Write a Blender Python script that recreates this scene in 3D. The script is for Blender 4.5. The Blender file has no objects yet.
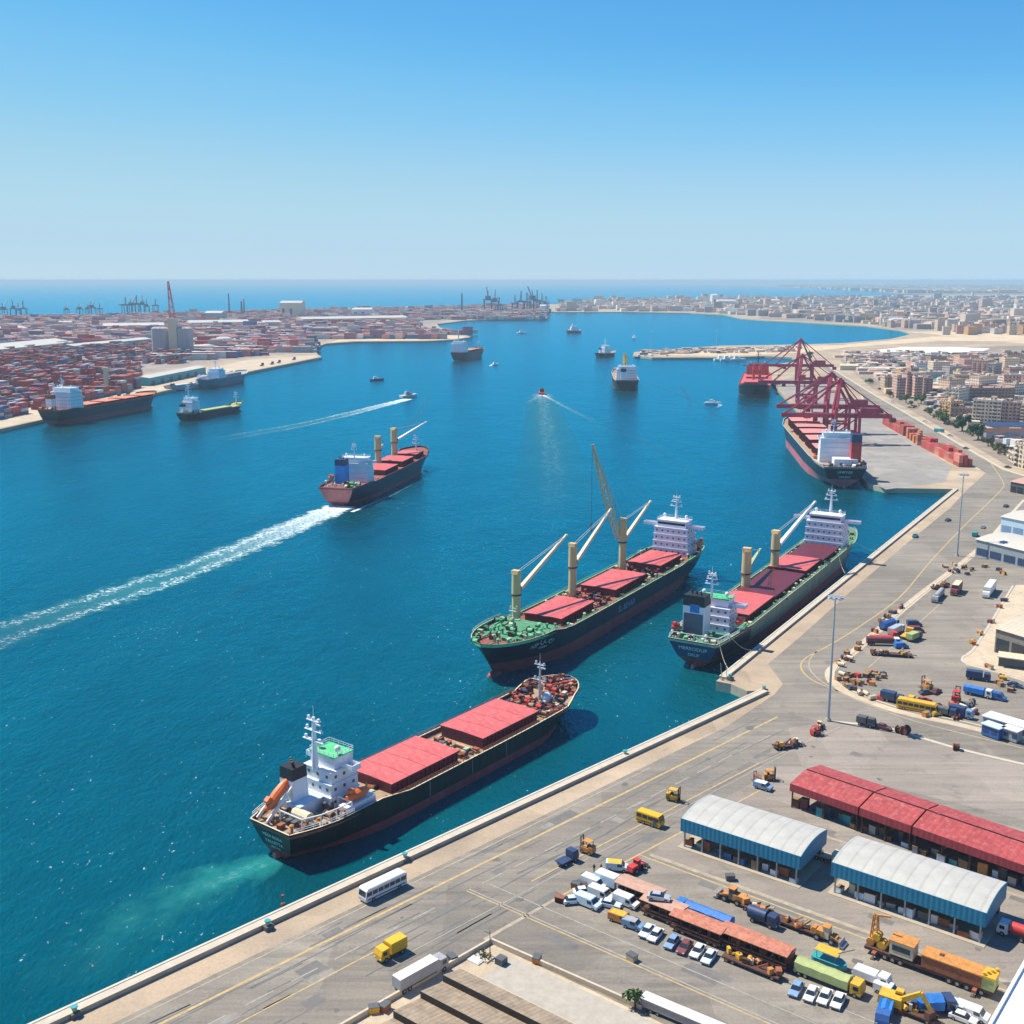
import bpy, math, random
from mathutils import Vector, Matrix
from mathutils.geometry import tessellate_polygon
R = math.radians
rnd = random.Random(7)
scene = bpy.context.scene
COL = scene.collection

# ------------------------------------------------------------------ camera, sky, sun, exposure
F_PX, HZ, CAM_H = 1120.0, 280.0, 120.0
PITCH = math.atan((512 - HZ) / F_PX)
cam_d = bpy.data.cameras.new("camera"); cam = bpy.data.objects.new("camera", cam_d); COL.objects.link(cam)
cam.location = (0, 0, CAM_H); cam.rotation_euler = (math.pi / 2 - PITCH, 0, 0)
cam_d.sensor_width = 36; cam_d.lens = F_PX / 1024 * 36; cam_d.clip_start = 1; cam_d.clip_end = 200000
scene.camera = cam
SUN_AZ = Vector((-0.88, 0.47, 0)).normalized(); SUN_EL = R(57)
SUN = Vector((SUN_AZ.x * math.cos(SUN_EL), SUN_AZ.y * math.cos(SUN_EL), math.sin(SUN_EL)))
world = bpy.data.worlds.new("World"); scene.world = world; world.use_nodes = True
wn = world.node_tree; bg = wn.nodes["Background"]
sky = wn.nodes.new("ShaderNodeTexSky"); sky.sky_type = 'NISHITA'; sky.sun_disc = False
sky.sun_elevation = SUN_EL; sky.sun_rotation = math.atan2(SUN.x, SUN.y)
sky.air_density = 0.6; sky.dust_density = 0.0; sky.ozone_density = 8.0; sky.altitude = 0
# film response of the sky: compress the bright horizon, keep the blue zenith
vm = wn.nodes.new("ShaderNodeVectorMath"); vm.operation = 'SCALE'; vm.inputs["Scale"].default_value = .1
wn.links.new(sky.outputs[0], vm.inputs[0])
rc = wn.nodes.new("ShaderNodeRGBCurve"); wn.links.new(vm.outputs[0], rc.inputs["Color"])
for i, pts in enumerate((((.114, .127), (.156, .235), (.267, .43), (.51, .505), (1, .7)), ((.235, .45), (.31, .575), (.471, .685), (.684, .70), (1, .82)), ((.5, .855), (.615, .885), (.77, .845), (1, .87)))):
    cv = rc.mapping.curves[i]; cv.points[0].location = (0, 0); cv.points[1].location = pts[-1]
    for p_ in pts[:-1]: cv.points.new(*p_)
rc.mapping.update()
vm2 = wn.nodes.new("ShaderNodeVectorMath"); vm2.operation = 'SCALE'; vm2.inputs["Scale"].default_value = 5.9
wn.links.new(rc.outputs[0], vm2.inputs[0]); wn.links.new(vm2.outputs[0], bg.inputs[0]); bg.inputs[1].default_value = 0.12
sun_d = bpy.data.lights.new("sun", 'SUN'); sun_d.energy = 5.0; sun_d.angle = R(0.5); sun_d.color = (1, .925, .78)
sun = bpy.data.objects.new("sun", sun_d); COL.objects.link(sun)
sun.rotation_euler = SUN.to_track_quat('Z', 'Y').to_euler()
vs = scene.view_settings; vs.view_transform = 'Standard'; vs.look = 'None'; vs.gamma = 1; vs.exposure = 0.5
vs.use_curve_mapping = False
scene.cycles.volume_bounces = 0; scene.cycles.max_bounces = 6

def at(px, py, z=0.0):
    """ground point (at height z) seen at a pixel of the survey photograph"""
    u = (px - 512) / F_PX; v = (512 - py) / F_PX
    c, s = math.cos(PITCH), math.sin(PITCH)
    t = (z - CAM_H) / (-s + v * c)
    return Vector((u * t, (c + v * s) * t, z))
def head(a, b):
    d = b - a; return math.atan2(d.y, d.x)

# ------------------------------------------------------------------ materials
MATS = {}
def mat(name, rgb=None, rough=.6, var=.18, scale=.6, metal=0.0, dirt=0.0, dirtc=(.16, .11, .07), streak=False, spec=.4, bump=0.0, rand=0.0, coord='Object'):
    if name in MATS: return MATS[name]
    m = bpy.data.materials.new(name); m.use_nodes = True; MATS[name] = m
    nt = m.node_tree; N = nt.nodes; L = nt.links; b = N["Principled BSDF"]
    b.inputs["Roughness"].default_value = rough; b.inputs["Metallic"].default_value = metal
    b.inputs["Specular IOR Level"].default_value = spec
    tc = N.new("ShaderNodeTexCoord"); mp = N.new("ShaderNodeMapping")
    L.new(tc.outputs[coord], mp.inputs[0])
    if streak: mp.inputs["Scale"].default_value = (1, 1, .12)
    n1 = N.new("ShaderNodeTexNoise"); n1.inputs["Scale"].default_value = scale; n1.inputs["Detail"].default_value = 5; n1.inputs["Roughness"].default_value = .65
    L.new(mp.outputs[0], n1.inputs[0])
    mr = N.new("ShaderNodeMapRange"); mr.inputs[1].default_value = .25; mr.inputs[2].default_value = .75
    mr.inputs[3].default_value = 1 - var; mr.inputs[4].default_value = 1 + var
    L.new(n1.outputs[0], mr.inputs[0])
    hs = N.new("ShaderNodeHueSaturation"); hs.inputs["Color"].default_value = (*rgb, 1)
    val = mr.outputs[0]
    if rand:
        oi = N.new("ShaderNodeObjectInfo"); r2 = N.new("ShaderNodeMapRange"); r2.inputs[3].default_value = 1 - rand; r2.inputs[4].default_value = 1 + rand
        L.new(oi.outputs["Random"], r2.inputs[0]); mm = N.new("ShaderNodeMath"); mm.operation = 'MULTIPLY'
        L.new(val, mm.inputs[0]); L.new(r2.outputs[0], mm.inputs[1]); val = mm.outputs[0]
    L.new(val, hs.inputs["Value"]); out = hs.outputs[0]
    if dirt:
        n2 = N.new("ShaderNodeTexNoise"); n2.inputs["Scale"].default_value = scale * 2.3; n2.inputs["Detail"].default_value = 7; n2.inputs["Roughness"].default_value = .7
        L.new(mp.outputs[0], n2.inputs[0])
        cr = N.new("ShaderNodeMapRange"); cr.inputs[1].default_value = .5; cr.inputs[2].default_value = .72; cr.inputs[4].default_value = dirt
        L.new(n2.outputs[0], cr.inputs[0])
        mx = N.new("ShaderNodeMixRGB"); mx.inputs[2].default_value = (*dirtc, 1)
        L.new(cr.outputs[0], mx.inputs[0]); L.new(out, mx.inputs[1]); out = mx.outputs[0]
    L.new(out, b.inputs["Base Color"])
    if bump:
        bp = N.new("ShaderNodeBump"); bp.inputs["Strength"].default_value = bump; bp.inputs["Distance"].default_value = .1
        L.new(n1.outputs[0], bp.inputs["Height"]); L.new(bp.outputs[0], b.inputs["Normal"])
    return m
def ribbed(name, rgb, period, axis=0, depth=.35, **k):
    """corrugated sheet: ribs along one local axis"""
    m = mat(name, rgb, **k)
    if m.get('ribbed'): return m
    m['ribbed'] = 1
    nt = m.node_tree; N = nt.nodes; L = nt.links; b = N["Principled BSDF"]
    tc = N.new("ShaderNodeTexCoord"); w = N.new("ShaderNodeTexWave"); w.bands_direction = 'XYZ'[axis]
    w.inputs["Scale"].default_value = .314 / period
    L.new(tc.outputs["Object"], w.inputs[0])
    bp = N.new("ShaderNodeBump"); bp.inputs["Strength"].default_value = depth; bp.inputs["Distance"].default_value = .15
    L.new(w.outputs[1], bp.inputs["Height"]); L.new(bp.outputs[0], b.inputs["Normal"])
    src = b.inputs["Base Color"].links[0].from_socket
    mx = N.new("ShaderNodeMixRGB"); mx.blend_type = 'MULTIPLY'; mx.inputs[0].default_value = .22
    cr = N.new("ShaderNodeMapRange"); cr.inputs[1].default_value = 0; cr.inputs[2].default_value = .12; cr.inputs[3].default_value = .35
    L.new(w.outputs[1], cr.inputs[0]); L.new(src, mx.inputs[1]); L.new(cr.outputs[0], mx.inputs[2]); L.new(mx.outputs[0], b.inputs["Base Color"])
    return m
def facade(name, rgb, wx=3.2, wz=3.0, glass=(.13, .12, .12)):
    """masonry wall with a regular grid of window panes"""
    if name in MATS: return MATS[name]
    m = mat(name, rgb, rough=.8, var=.12, scale=.08, rand=.2)
    nt = m.node_tree; N = nt.nodes; L = nt.links; b = N["Principled BSDF"]
    tc = N.new("ShaderNodeTexCoord"); sp = N.new("ShaderNodeSeparateXYZ"); L.new(tc.outputs["Object"], sp.inputs[0])
    def mth(op, a, bb):
        n = N.new("ShaderNodeMath"); n.operation = op
        for i, q in enumerate((a, bb)):
            if isinstance(q, (int, float)): n.inputs[i].default_value = q
            else: L.new(q, n.inputs[i])
        return n.outputs[0]
    xy = mth('ADD', sp.outputs[0], sp.outputs[1])
    fx = mth('FRACT', mth('DIVIDE', xy, wx), 0); fz = mth('FRACT', mth('DIVIDE', sp.outputs[2], wz), 0)
    ax = mth('LESS_THAN', mth('ABSOLUTE', mth('SUBTRACT', fx, .5), 0), .24)
    az = mth('LESS_THAN', mth('ABSOLUTE', mth('SUBTRACT', fz, .52), 0), .24)
    mask = mth('MULTIPLY', ax, az)
    src = b.inputs["Base Color"].links[0].from_socket
    mx = N.new("ShaderNodeMixRGB"); mx.inputs[2].default_value = (*glass, 1)
    L.new(mask, mx.inputs[0]); L.new(src, mx.inputs[1]); L.new(mx.outputs[0], b.inputs["Base Color"])
    return m
P = {}
def C(key, *a, **k): P[key] = mat(key.replace('_', ' '), *a, **k); return P[key]
C('white', (.72, .72, .71), rough=.45, var=.08, scale=.9, dirt=.4, dirtc=(.45, .38, .3))
C('ship_white', (.74, .75, .78), rough=.5, var=.06, scale=.3, dirt=.25, dirtc=(.5, .42, .36), streak=True)
C('shaded_white', (.70, .66, .74), rough=.5, var=.08, scale=.3, dirt=.15, dirtc=(.45, .38, .36), streak=True)  # white house paint with the lavender cast of shade put into its colour
C('glass', (.02, .03, .045), rough=.12, var=.3, spec=.6)
C('black', (.018, .018, .02), rough=.5, var=.3)
C('tyre', (.025, .024, .023), rough=.85, var=.3)
C('steel', (.35, .36, .38), rough=.45, metal=.4, var=.15, dirt=.3)
C('grey', (.33, .34, .36), rough=.6, var=.15, dirt=.25)
C('dark_grey', (.09, .1, .11), rough=.6, var=.2, dirt=.3)
C('hull_black', (.008, .012, .014), rough=.42, var=.4, scale=.35, dirt=.5, dirtc=(.075, .05, .04), streak=True)
C('hull_navy', (.007, .015, .034), rough=.42, var=.35, scale=.3, dirt=.45, dirtc=(.06, .055, .06), streak=True)
C('hull_blue', (.012, .05, .13), rough=.38, var=.3, scale=.2, dirt=.2, dirtc=(.08, .07, .08), streak=True)
C('hull_green', (.10, .17, .14), rough=.5, var=.25, scale=.2, dirt=.35, dirtc=(.05, .07, .07), streak=True)
C('boot_red', (.27, .045, .05), rough=.55, var=.3, scale=.25, dirt=.35, dirtc=(.09, .06, .07), streak=True)
C('boot_bright', (.62, .16, .14), rough=.5, var=.2, scale=.5, dirt=.2)
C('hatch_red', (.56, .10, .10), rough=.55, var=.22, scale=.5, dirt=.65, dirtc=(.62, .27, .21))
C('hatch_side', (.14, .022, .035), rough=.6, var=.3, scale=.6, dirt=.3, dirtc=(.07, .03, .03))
C('deck_red', (.26, .07, .055), rough=.75, var=.3, scale=.5, dirt=.5, dirtc=(.30, .20, .12))
C('deck_tan', (.36, .25, .16), rough=.8, var=.3, scale=.6, dirt=.5, dirtc=(.18, .10, .07))
C('deck_green', (.07, .25, .13), rough=.7, var=.3, scale=.5, dirt=.35, dirtc=(.22, .16, .09))
C('rail_green', (.14, .50, .25), rough=.6, var=.25, scale=.8, dirt=.2)
C('pale_green', (.36, .46, .30), rough=.7, var=.25, scale=.6, dirt=.3)
C('bright_green', (.08, .48, .20), rough=.6, var=.15, dirt=.15)
C('crane_tan', (.66, .46, .22), rough=.55, var=.12, scale=.5, dirt=.35, dirtc=(.30, .17, .08), streak=True)
C('crane_cream', (.72, .60, .42), rough=.55, var=.12, dirt=.2)
C('cable', (.45, .46, .46), rough=.5, var=.1)
C('orange', (.80, .16, .035), rough=.45, var=.12, dirt=.15)
C('machine_orange', (.55, .24, .06), rough=.6, var=.3, scale=1.2, dirt=.7, dirtc=(.20, .09, .04))
C('machine_yellow', (.66, .38, .035), rough=.55, var=.22, scale=1.2, dirt=.5, dirtc=(.28, .15, .04))
C('taxi_yellow', (.74, .42, .02), rough=.45, var=.1, dirt=.3, dirtc=(.35, .22, .08))
C('rust', (.30, .10, .05), rough=.85, var=.35, scale=1.0, dirt=.5, dirtc=(.12, .05, .03))
C('rust_roof', (.44, .16, .10), rough=.85, var=.35, scale=.8, dirt=.7, dirtc=(.62, .36, .27))
C('dusty_roof', (.46, .27, .20), rough=.85, var=.22, scale=.7, dirt=.5, dirtc=(.55, .44, .34))
C('dark_rust', (.10, .045, .035), rough=.85, var=.4, scale=1.2, dirt=.4, dirtc=(.03, .02, .02))
C('maroon', (.18, .045, .055), rough=.6, var=.25, dirt=.45)
C('funnel_blue', (.02, .28, .70), rough=.45, var=.08, dirt=.1)
C('red', (.55, .05, .045), rough=.45, var=.15, dirt=.2)
C('gantry_red', (.42, .045, .085), rough=.55, var=.15, scale=.2, dirt=.25, dirtc=(.16, .04, .06))
C('blue', (.03, .12, .36), rough=.55, var=.2, dirt=.35)
C('tarp_blue', (.02, .16, .50), rough=.6, var=.3, scale=1.5, dirt=.3, dirtc=(.12, .18, .28), bump=.6)
C('sky_blue', (.20, .33, .50), rough=.45, var=.15, dirt=.35)
C('pale_blue', (.55, .68, .78), rough=.4, var=.08, dirt=.15)
C('navy', (.03, .06, .14), rough=.5, var=.2, dirt=.25)
C('teal', (.03, .30, .34), rough=.5, var=.12, dirt=.2)
C('silver', (.50, .54, .58), rough=.35, var=.06, metal=.3)
C('olive', (.36, .42, .17), rough=.75, var=.18, scale=1.2, dirt=.25, bump=.4)
C('cream', (.62, .54, .38), rough=.6, var=.12, dirt=.25)
C('tan', (.48, .38, .26), rough=.8, var=.2, dirt=.3)
C('concrete', (.40, .34, .26), rough=.9, var=.2, scale=.25, dirt=.4, dirtc=(.28, .23, .18))
C('kerb_stone', (.50, .44, .35), rough=.85, var=.15, scale=.4, dirt=.3, dirtc=(.35, .30, .24))
C('wood', (.30, .18, .09), rough=.85, var=.3, dirt=.3)
C('rock', (.33, .28, .22), rough=.95, var=.3, scale=.8, dirt=.4)
C('trunk', (.14, .09, .06), rough=.9, var=.3)
C('leaf', (.085, .15, .045), rough=.8, var=.5, scale=.7)
C('leaf_dark', (.045, .10, .045), rough=.8, var=.5, scale=.7)
C('leaf_dry', (.14, .13, .05), rough=.85, var=.4, scale=.7)
C('skin', (.40, .23, .15), rough=.6, var=.05)
C('cloth_dark', (.035, .03, .035), rough=.9, var=.2)

KIDS = {}                                       # children by parent name
# ------------------------------------------------------------------ mesh helper
class MB:
    def __init__(s): s.v = []; s.f = []; s.m = []; s.mats = []
    def mi(s, m):
        m = P[m] if isinstance(m, str) else m
        if m not in s.mats: s.mats.append(m)
        return s.mats.index(m)
    def add(s, vs, fs, m):
        o = len(s.v); s.v += [tuple(x) for x in vs]; k = s.mi(m)
        for f in fs: s.f.append(tuple(i + o for i in f)); s.m.append(k)
        return s
    def box(s, c, d, m, rz=0.0, top=None, tx=1.0, ty=1.0, ry=0.0):
        """box with base-centre c; tx,ty taper the top"""
        cx, cy, cz = c; x, y, z = d[0] / 2, d[1] / 2, d[2]
        vs = [(-x, -y, 0), (x, -y, 0), (x, y, 0), (-x, y, 0), (-x * tx, -y * ty, z), (x * tx, -y * ty, z), (x * tx, y * ty, z), (-x * tx, y * ty, z)]
        M_ = Matrix.Rotation(rz, 3, 'Z') @ Matrix.Rotation(ry, 3, 'Y')
        vs = [M_ @ Vector(q) + Vector(c) for q in vs]
        s.add(vs, [(3, 2, 1, 0), (0, 1, 5, 4), (1, 2, 6, 5), (2, 3, 7, 6), (3, 0, 4, 7)], m)
        s.add([vs[4], vs[5], vs[6], vs[7]], [(0, 1, 2, 3)], top or m)
        return s
    def cyl(s, a, b, r0, r1=None, m='grey', n=8, caps=True):
        r1 = r0 if r1 is None else r1
        a = Vector(a); b = Vector(b); d = (b - a).normalized()
        u = d.orthogonal().normalized(); w = d.cross(u)
        vs = []
        for p, r in ((a, r0), (b, r1)):
            for i in range(n):
                t = 2 * math.pi * i / n; vs.append(p + (u * math.cos(t) + w * math.sin(t)) * r)
        fs = [(i, (i + 1) % n, n + (i + 1) % n, n + i) for i in range(n)]
        if caps: fs += [tuple(range(n - 1, -1, -1)), tuple(range(n, 2 * n))]
        return s.add(vs, fs, m)
    def bar(s, a, b, w, h, m):
        a = Vector(a); b = Vector(b); d = (b - a).normalized()
        side = d.cross(Vector((0, 0, 1)))
        side = Vector((1, 0, 0)) if side.length < 1e-4 else side.normalized()
        up = side.cross(d).normalized(); vs = []
        for p in (a, b):
            for i, j in ((-1, -1), (1, -1), (1, 1), (-1, 1)): vs.append(p + side * i * w / 2 + up * j * h / 2)
        return s.add(vs, [(0, 3, 2, 1), (4, 5, 6, 7), (0, 1, 5, 4), (1, 2, 6, 5), (2, 3, 7, 6), (3, 0, 4, 7)], m)
    def ext(s, prof, y0, y1, m, axis='y', side=None):
        """side profile [(x,z)...] (counter-clockwise seen from -y) extruded across y"""
        n = len(prof)
        vs = [(x, y0, z) for x, z in prof] + [(x, y1, z) for x, z in prof]
        s.add(vs, [(i, (i + 1) % n, n + (i + 1) % n, n + i) for i in range(n)], m)
        s.add(vs, [tuple(range(n - 1, -1, -1)), tuple(range(n, 2 * n))], side or m)
        return s
    def prism(s, poly, z0, z1, m, top=None):
        n = len(poly); vs = [(x, y, z0) for x, y in poly] + [(x, y, z1) for x, y in poly]
        s.add(vs, [(i, (i + 1) % n, n + (i + 1) % n, n + i) for i in range(n)], m)
        return s.add(vs, [tuple(range(n, 2 * n))], top or m)
    def loft(s, rings, m, cap=True):
        n = len(rings[0]); vs = [p for r in rings for p in r]; fs = []
        for k in range(len(rings) - 1):
            for i in range(n): fs.append((k * n + i, k * n + (i + 1) % n, (k + 1) * n + (i + 1) % n, (k + 1) * n + i))
        if cap: fs += [tuple(range(n - 1, -1, -1)), tuple((len(rings) - 1) * n + i for i in range(n))]
        return s.add(vs, fs, m)
    def ball(s, c, r, m, n=8, k=5, jit=0.0, rng=None):
        rings = []
        for j in range(k + 1):
            t = math.pi * (j + .02) / (k + .04) - math.pi / 2
            rings.append([(c[0] + r[0] * math.cos(t) * math.cos(2 * math.pi * i / n) * (1 + (rng.uniform(-jit, jit) if rng else 0)),
                           c[1] + r[1] * math.cos(t) * math.sin(2 * math.pi * i / n) * (1 + (rng.uniform(-jit, jit) if rng else 0)),
                           c[2] + r[2] * math.sin(t)) for i in range(n)])
        return s.loft(rings, m)
    def mesh(s, name, smooth=False):
        me = bpy.data.meshes.new(name); me.from_pydata(s.v, [], s.f)
        for m in s.mats: me.materials.append(m)
        me.polygons.foreach_set("material_index", s.m)
        if smooth:
            me.shade_smooth(); me.set_sharp_from_angle(angle=R(35))
        me.update(); return me
    def build(s, name, parent=None, loc=None, rz=0.0, smooth=False):
        o = bpy.data.objects.new(name, s.mesh(name, smooth)); COL.objects.link(o)
        if parent is not None: o.parent = parent; KIDS.setdefault(parent.name, []).append(o)
        if loc is not None: o.location = loc
        o.rotation_euler = (0, 0, rz); return o
def tag(o, label=None, cat=None, group=None, kind=None):
    for k, v in (('label', label), ('category', cat), ('group', group), ('kind', kind)):
        if v: o[k] = v
    return o
def thing(name, label, cat, loc=(0, 0, 0), rz=0.0, group=None):
    o = bpy.data.objects.new(name, None); COL.objects.link(o); o.location = loc; o.rotation_euler = (0, 0, rz)
    o.empty_display_size = .5
    return tag(o, label, cat, group)
def inst(src, parent=None, loc=(0, 0, 0), rz=0.0, name=None):
    """a part sharing the mesh of an existing part"""
    o = bpy.data.objects.new(name or src.name.split('.')[0], src.data); COL.objects.link(o)
    o.parent = parent; o.location = loc; o.rotation_euler = (0, 0, rz)
    if parent is not None: KIDS.setdefault(parent.name, []).append(o)
    return o
def dup(root, loc, rz, label=None, group=None, scale=None):
    def cp(o, par):
        c = o.copy(); COL.objects.link(c); c.parent = par
        for ch in KIDS.get(o.name, ()): cp(ch, c)
        return c
    r = cp(root, None); r.location = loc; r.rotation_euler = (0, 0, rz)
    if label: r['label'] = label
    if group: r['group'] = group
    if scale: r.scale = (scale,) * 3
    return r
HAZE = 0.00008
# ------------------------------------------------------------------ sea
def node_helpers(m):
    nt = m.node_tree; N = nt.nodes; L = nt.links
    def mk(t, ins=(), **kw):
        n = N.new(t)
        for k, v in kw.items(): setattr(n, k, v)
        for k, v in ins:
            if hasattr(v, 'is_output'): L.new(v, n.inputs[k])
            else: n.inputs[k].default_value = v
        return n
    return nt, N, L, mk
WATER = -3.0
def sea_material():
    m = bpy.data.materials.new("sea water"); m.use_nodes = True
    nt, N, L, mk = node_helpers(m); b = N["Principled BSDF"]
    geo = mk("ShaderNodeNewGeometry"); pos = geo.outputs["Position"]
    mp = mk("ShaderNodeMapping", [("Vector", pos), ("Scale", (1.0, .55, 1)), ("Rotation", (0, 0, R(20)))])
    n0 = mk("ShaderNodeTexNoise", [("Vector", mp.outputs[0]), ("Scale", .035), ("Detail", 3.0)])
    n1 = mk("ShaderNodeTexNoise", [("Vector", mp.outputs[0]), ("Scale", .16), ("Detail", 4.0), ("Roughness", .6)])
    n2 = mk("ShaderNodeTexNoise", [("Vector", mp.outputs[0]), ("Scale", .9), ("Detail", 3.0), ("Roughness", .6)])
    big = mk("ShaderNodeTexNoise", [("Vector", pos), ("Scale", .004), ("Detail", 4.0)])
    a1 = mk("ShaderNodeMath", [(0, n1.outputs[0]), (1, 1.4)], operation='MULTIPLY')
    a2 = mk("ShaderNodeMath", [(0, n2.outputs[0]), (1, .55)], operation='MULTIPLY')
    a3 = mk("ShaderNodeMath", [(0, a1.outputs[0]), (1, a2.outputs[0])], operation='ADD')
    a4 = mk("ShaderNodeMath", [(0, n0.outputs[0]), (1, 2.0)], operation='MULTIPLY')
    a5 = mk("ShaderNodeMath", [(0, a3.outputs[0]), (1, a4.outputs[0])], operation='ADD')
    bp = mk("ShaderNodeBump", [("Strength", .6), ("Distance", 1.1), ("Height", a5.outputs[0])])
    mid = mk("ShaderNodeTexNoise", [("Vector", mp.outputs[0]), ("Scale", .022), ("Detail", 5.0), ("Roughness", .65)])
    bm = mk("ShaderNodeMath", [(0, big.outputs[0]), (1, mk("ShaderNodeMath", [(0, mk("ShaderNodeMath", [(0, mid.outputs[0]), (1, .5)], operation='SUBTRACT').outputs[0]), (1, .8)], operation='MULTIPLY').outputs[0])], operation='ADD')
    ramp = mk("ShaderNodeMapRange", [(0, bm.outputs[0]), (1, .30), (2, .70)])
    mx = mk("ShaderNodeMixRGB", [(0, ramp.outputs[0]), (1, (.000, .055, .075, 1)), (2, (.000, .084, .109, 1))])
    fk = mk("ShaderNodeTexNoise", [("Vector", mp.outputs[0]), ("Scale", .75), ("Detail", 4.0), ("Roughness", .7)])
    fk2 = mk("ShaderNodeMath", [(0, fk.outputs[0]), (1, mk("ShaderNodeMath", [(0, mid.outputs[0]), (1, .22)], operation='MULTIPLY').outputs[0])], operation='ADD')
    fl = mk("ShaderNodeMapRange", [(0, fk2.outputs[0]), (1, .785), (2, .84), (4, .75)])
    mxf = mk("ShaderNodeMixRGB", [(0, fl.outputs[0]), (1, mx.outputs[0]), (2, (.62, .74, .78, 1))])
    N.remove(b); df = mk("ShaderNodeBsdfDiffuse", [("Color", mxf.outputs[0]), ("Normal", bp.outputs[0])])
    gl = mk("ShaderNodeBsdfGlossy", [("Color", (.0, .68, .93, 1)), ("Roughness", .14), ("Normal", bp.outputs[0])])
    fr = mk("ShaderNodeFresnel", [("IOR", 1.33), ("Normal", bp.outputs[0])]); ff = mk("ShaderNodeMath", [(0, fr.outputs[0]), (1, 1.35)], operation='MULTIPLY', use_clamp=True)
    ms = mk("ShaderNodeMixShader", [(0, ff.outputs[0])]); L.new(df.outputs[0], ms.inputs[1]); L.new(gl.outputs[0], ms.inputs[2])
    L.new(ms.outputs[0], N["Material Output"].inputs[0]); return m
SEA = sea_material()
q = 68000.0
tag(MB().add([(-q, -900, WATER), (q, -900, WATER), (q, q, WATER), (-q, q, WATER)], [(0, 1, 2, 3)], SEA).build("sea"), kind='structure')

# ------------------------------------------------------------------ land
def ground_mat(name, c1, c2, c3, s1=.02, s2=.2, rough=.9, streak=None):
    c1, c2, c3 = (tuple(a * k for a, k in zip(c, (1.13, 1.09, 1.03))) for c in (c1, c2, c3))
    m = bpy.data.materials.new(name); m.use_nodes = True; nt, N, L, mk = node_helpers(m); b = N["Principled BSDF"]
    geo = mk("ShaderNodeNewGeometry"); v = geo.outputs["Position"]
    a = mk("ShaderNodeTexNoise", [("Vector", v), ("Scale", s1), ("Detail", 6.0), ("Roughness", .6)])
    if streak is not None:
        rot = mk("ShaderNodeMapping", [("Vector", v), ("Rotation", (0, 0, -streak)), ("Scale", (.05, 1, 1))], vector_type='TEXTURE' if False else 'POINT')
        v2 = rot.outputs[0]
    else: v2 = v
    d = mk("ShaderNodeTexNoise", [("Vector", v2), ("Scale", s2), ("Detail", 8.0), ("Roughness", .7)])
    r1 = mk("ShaderNodeMapRange", [(0, a.outputs[0]), (1, .35), (2, .65)]); r2 = mk("ShaderNodeMapRange", [(0, d.outputs[0]), (1, .42), (2, .72)])
    m1 = mk("ShaderNodeMixRGB", [(0, r1.outputs[0]), (1, (*c1, 1)), (2, (*c2, 1))])
    m2 = mk("ShaderNodeMixRGB", [(0, r2.outputs[0]), (1, m1.outputs[0]), (2, (*c3, 1))])
    # small oil spots and patches
    sp = mk("ShaderNodeTexNoise", [("Vector", v), ("Scale", .11), ("Detail", 9.0), ("Roughness", .75)])
    r3 = mk("ShaderNodeMapRange", [(0, sp.outputs[0]), (1, .56), (2, .72), (3, 1.0), (4, .6)])
    m3 = mk("ShaderNodeMixRGB", [(0, 1.0), (1, m2.outputs[0]), (2, r3.outputs[0])], blend_type='MULTIPLY')
    fg = mk("ShaderNodeTexNoise", [("Vector", v), ("Scale", 1.6), ("Detail", 6.0), ("Roughness", .8)])
    r4 = mk("ShaderNodeMapRange", [(0, fg.outputs[0]), (1, .3), (2, .7), (3, .84), (4, 1.16)])
    m4 = mk("ShaderNodeMixRGB", [(0, 1.0), (1, m3.outputs[0]), (2, r4.outputs[0])], blend_type='MULTIPLY')
    pv_ = mk("ShaderNodeTexVoronoi", [("Vector", v), ("Scale", .045)], distance='CHEBYCHEV')
    r5 = mk("ShaderNodeMapRange", [(0, mk("ShaderNodeSeparateColor", [(0, pv_.outputs["Color"])]).outputs[0]), (3, .90), (4, 1.08)])
    m3 = mk("ShaderNodeMixRGB", [(0, 1.0), (1, m4.outputs[0]), (2, r5.outputs[0])], blend_type='MULTIPLY')
    L.new(m3.outputs[0], b.inputs["Base Color"]); b.inputs["Roughness"].default_value = rough; b.inputs["Specular IOR Level"].default_value = .25
    return m
G_LAND = ground_mat("dusty ground", (.34, .27, .20), (.42, .34, .25), (.24, .20, .16), s1=.006, s2=.03)
G_APRON = ground_mat("quay concrete", (.44, .37, .28), (.50, .43, .33), (.35, .29, .22), s1=.05, s2=.35)
QDIR = R(45)
G_ROAD = ground_mat("worn asphalt", (.185, .172, .152), (.255, .234, .203), (.135, .128, .119), s1=.03, s2=.35, streak=QDIR)
G_LOT = ground_mat("lot asphalt", (.205, .188, .164), (.265, .242, .209), (.15, .141, .129), s1=.04, s2=.35, streak=R(-38))
G_YARD = ground_mat("yard concrete", (.235, .21, .188), (.29, .26, .232), (.18, .165, .15), s1=.03, s2=.35, streak=R(-38))
G_PIER = ground_mat("pier concrete", (.25, .245, .235), (.29, .28, .265), (.215, .21, .205), s1=.02, s2=.12)
G_SAND = ground_mat("sand", (.52, .41, .28), (.60, .49, .35), (.40, .31, .22), s1=.01, s2=.05)
G_CITY = ground_mat("city ground", (.30, .24, .19), (.24, .20, .17), (.15, .14, .12), s1=.008, s2=.04)
G_PORT = ground_mat("container yard ground", (.27, .23, .22), (.33, .28, .25), (.20, .17, .17), s1=.01, s2=.05)

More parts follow.
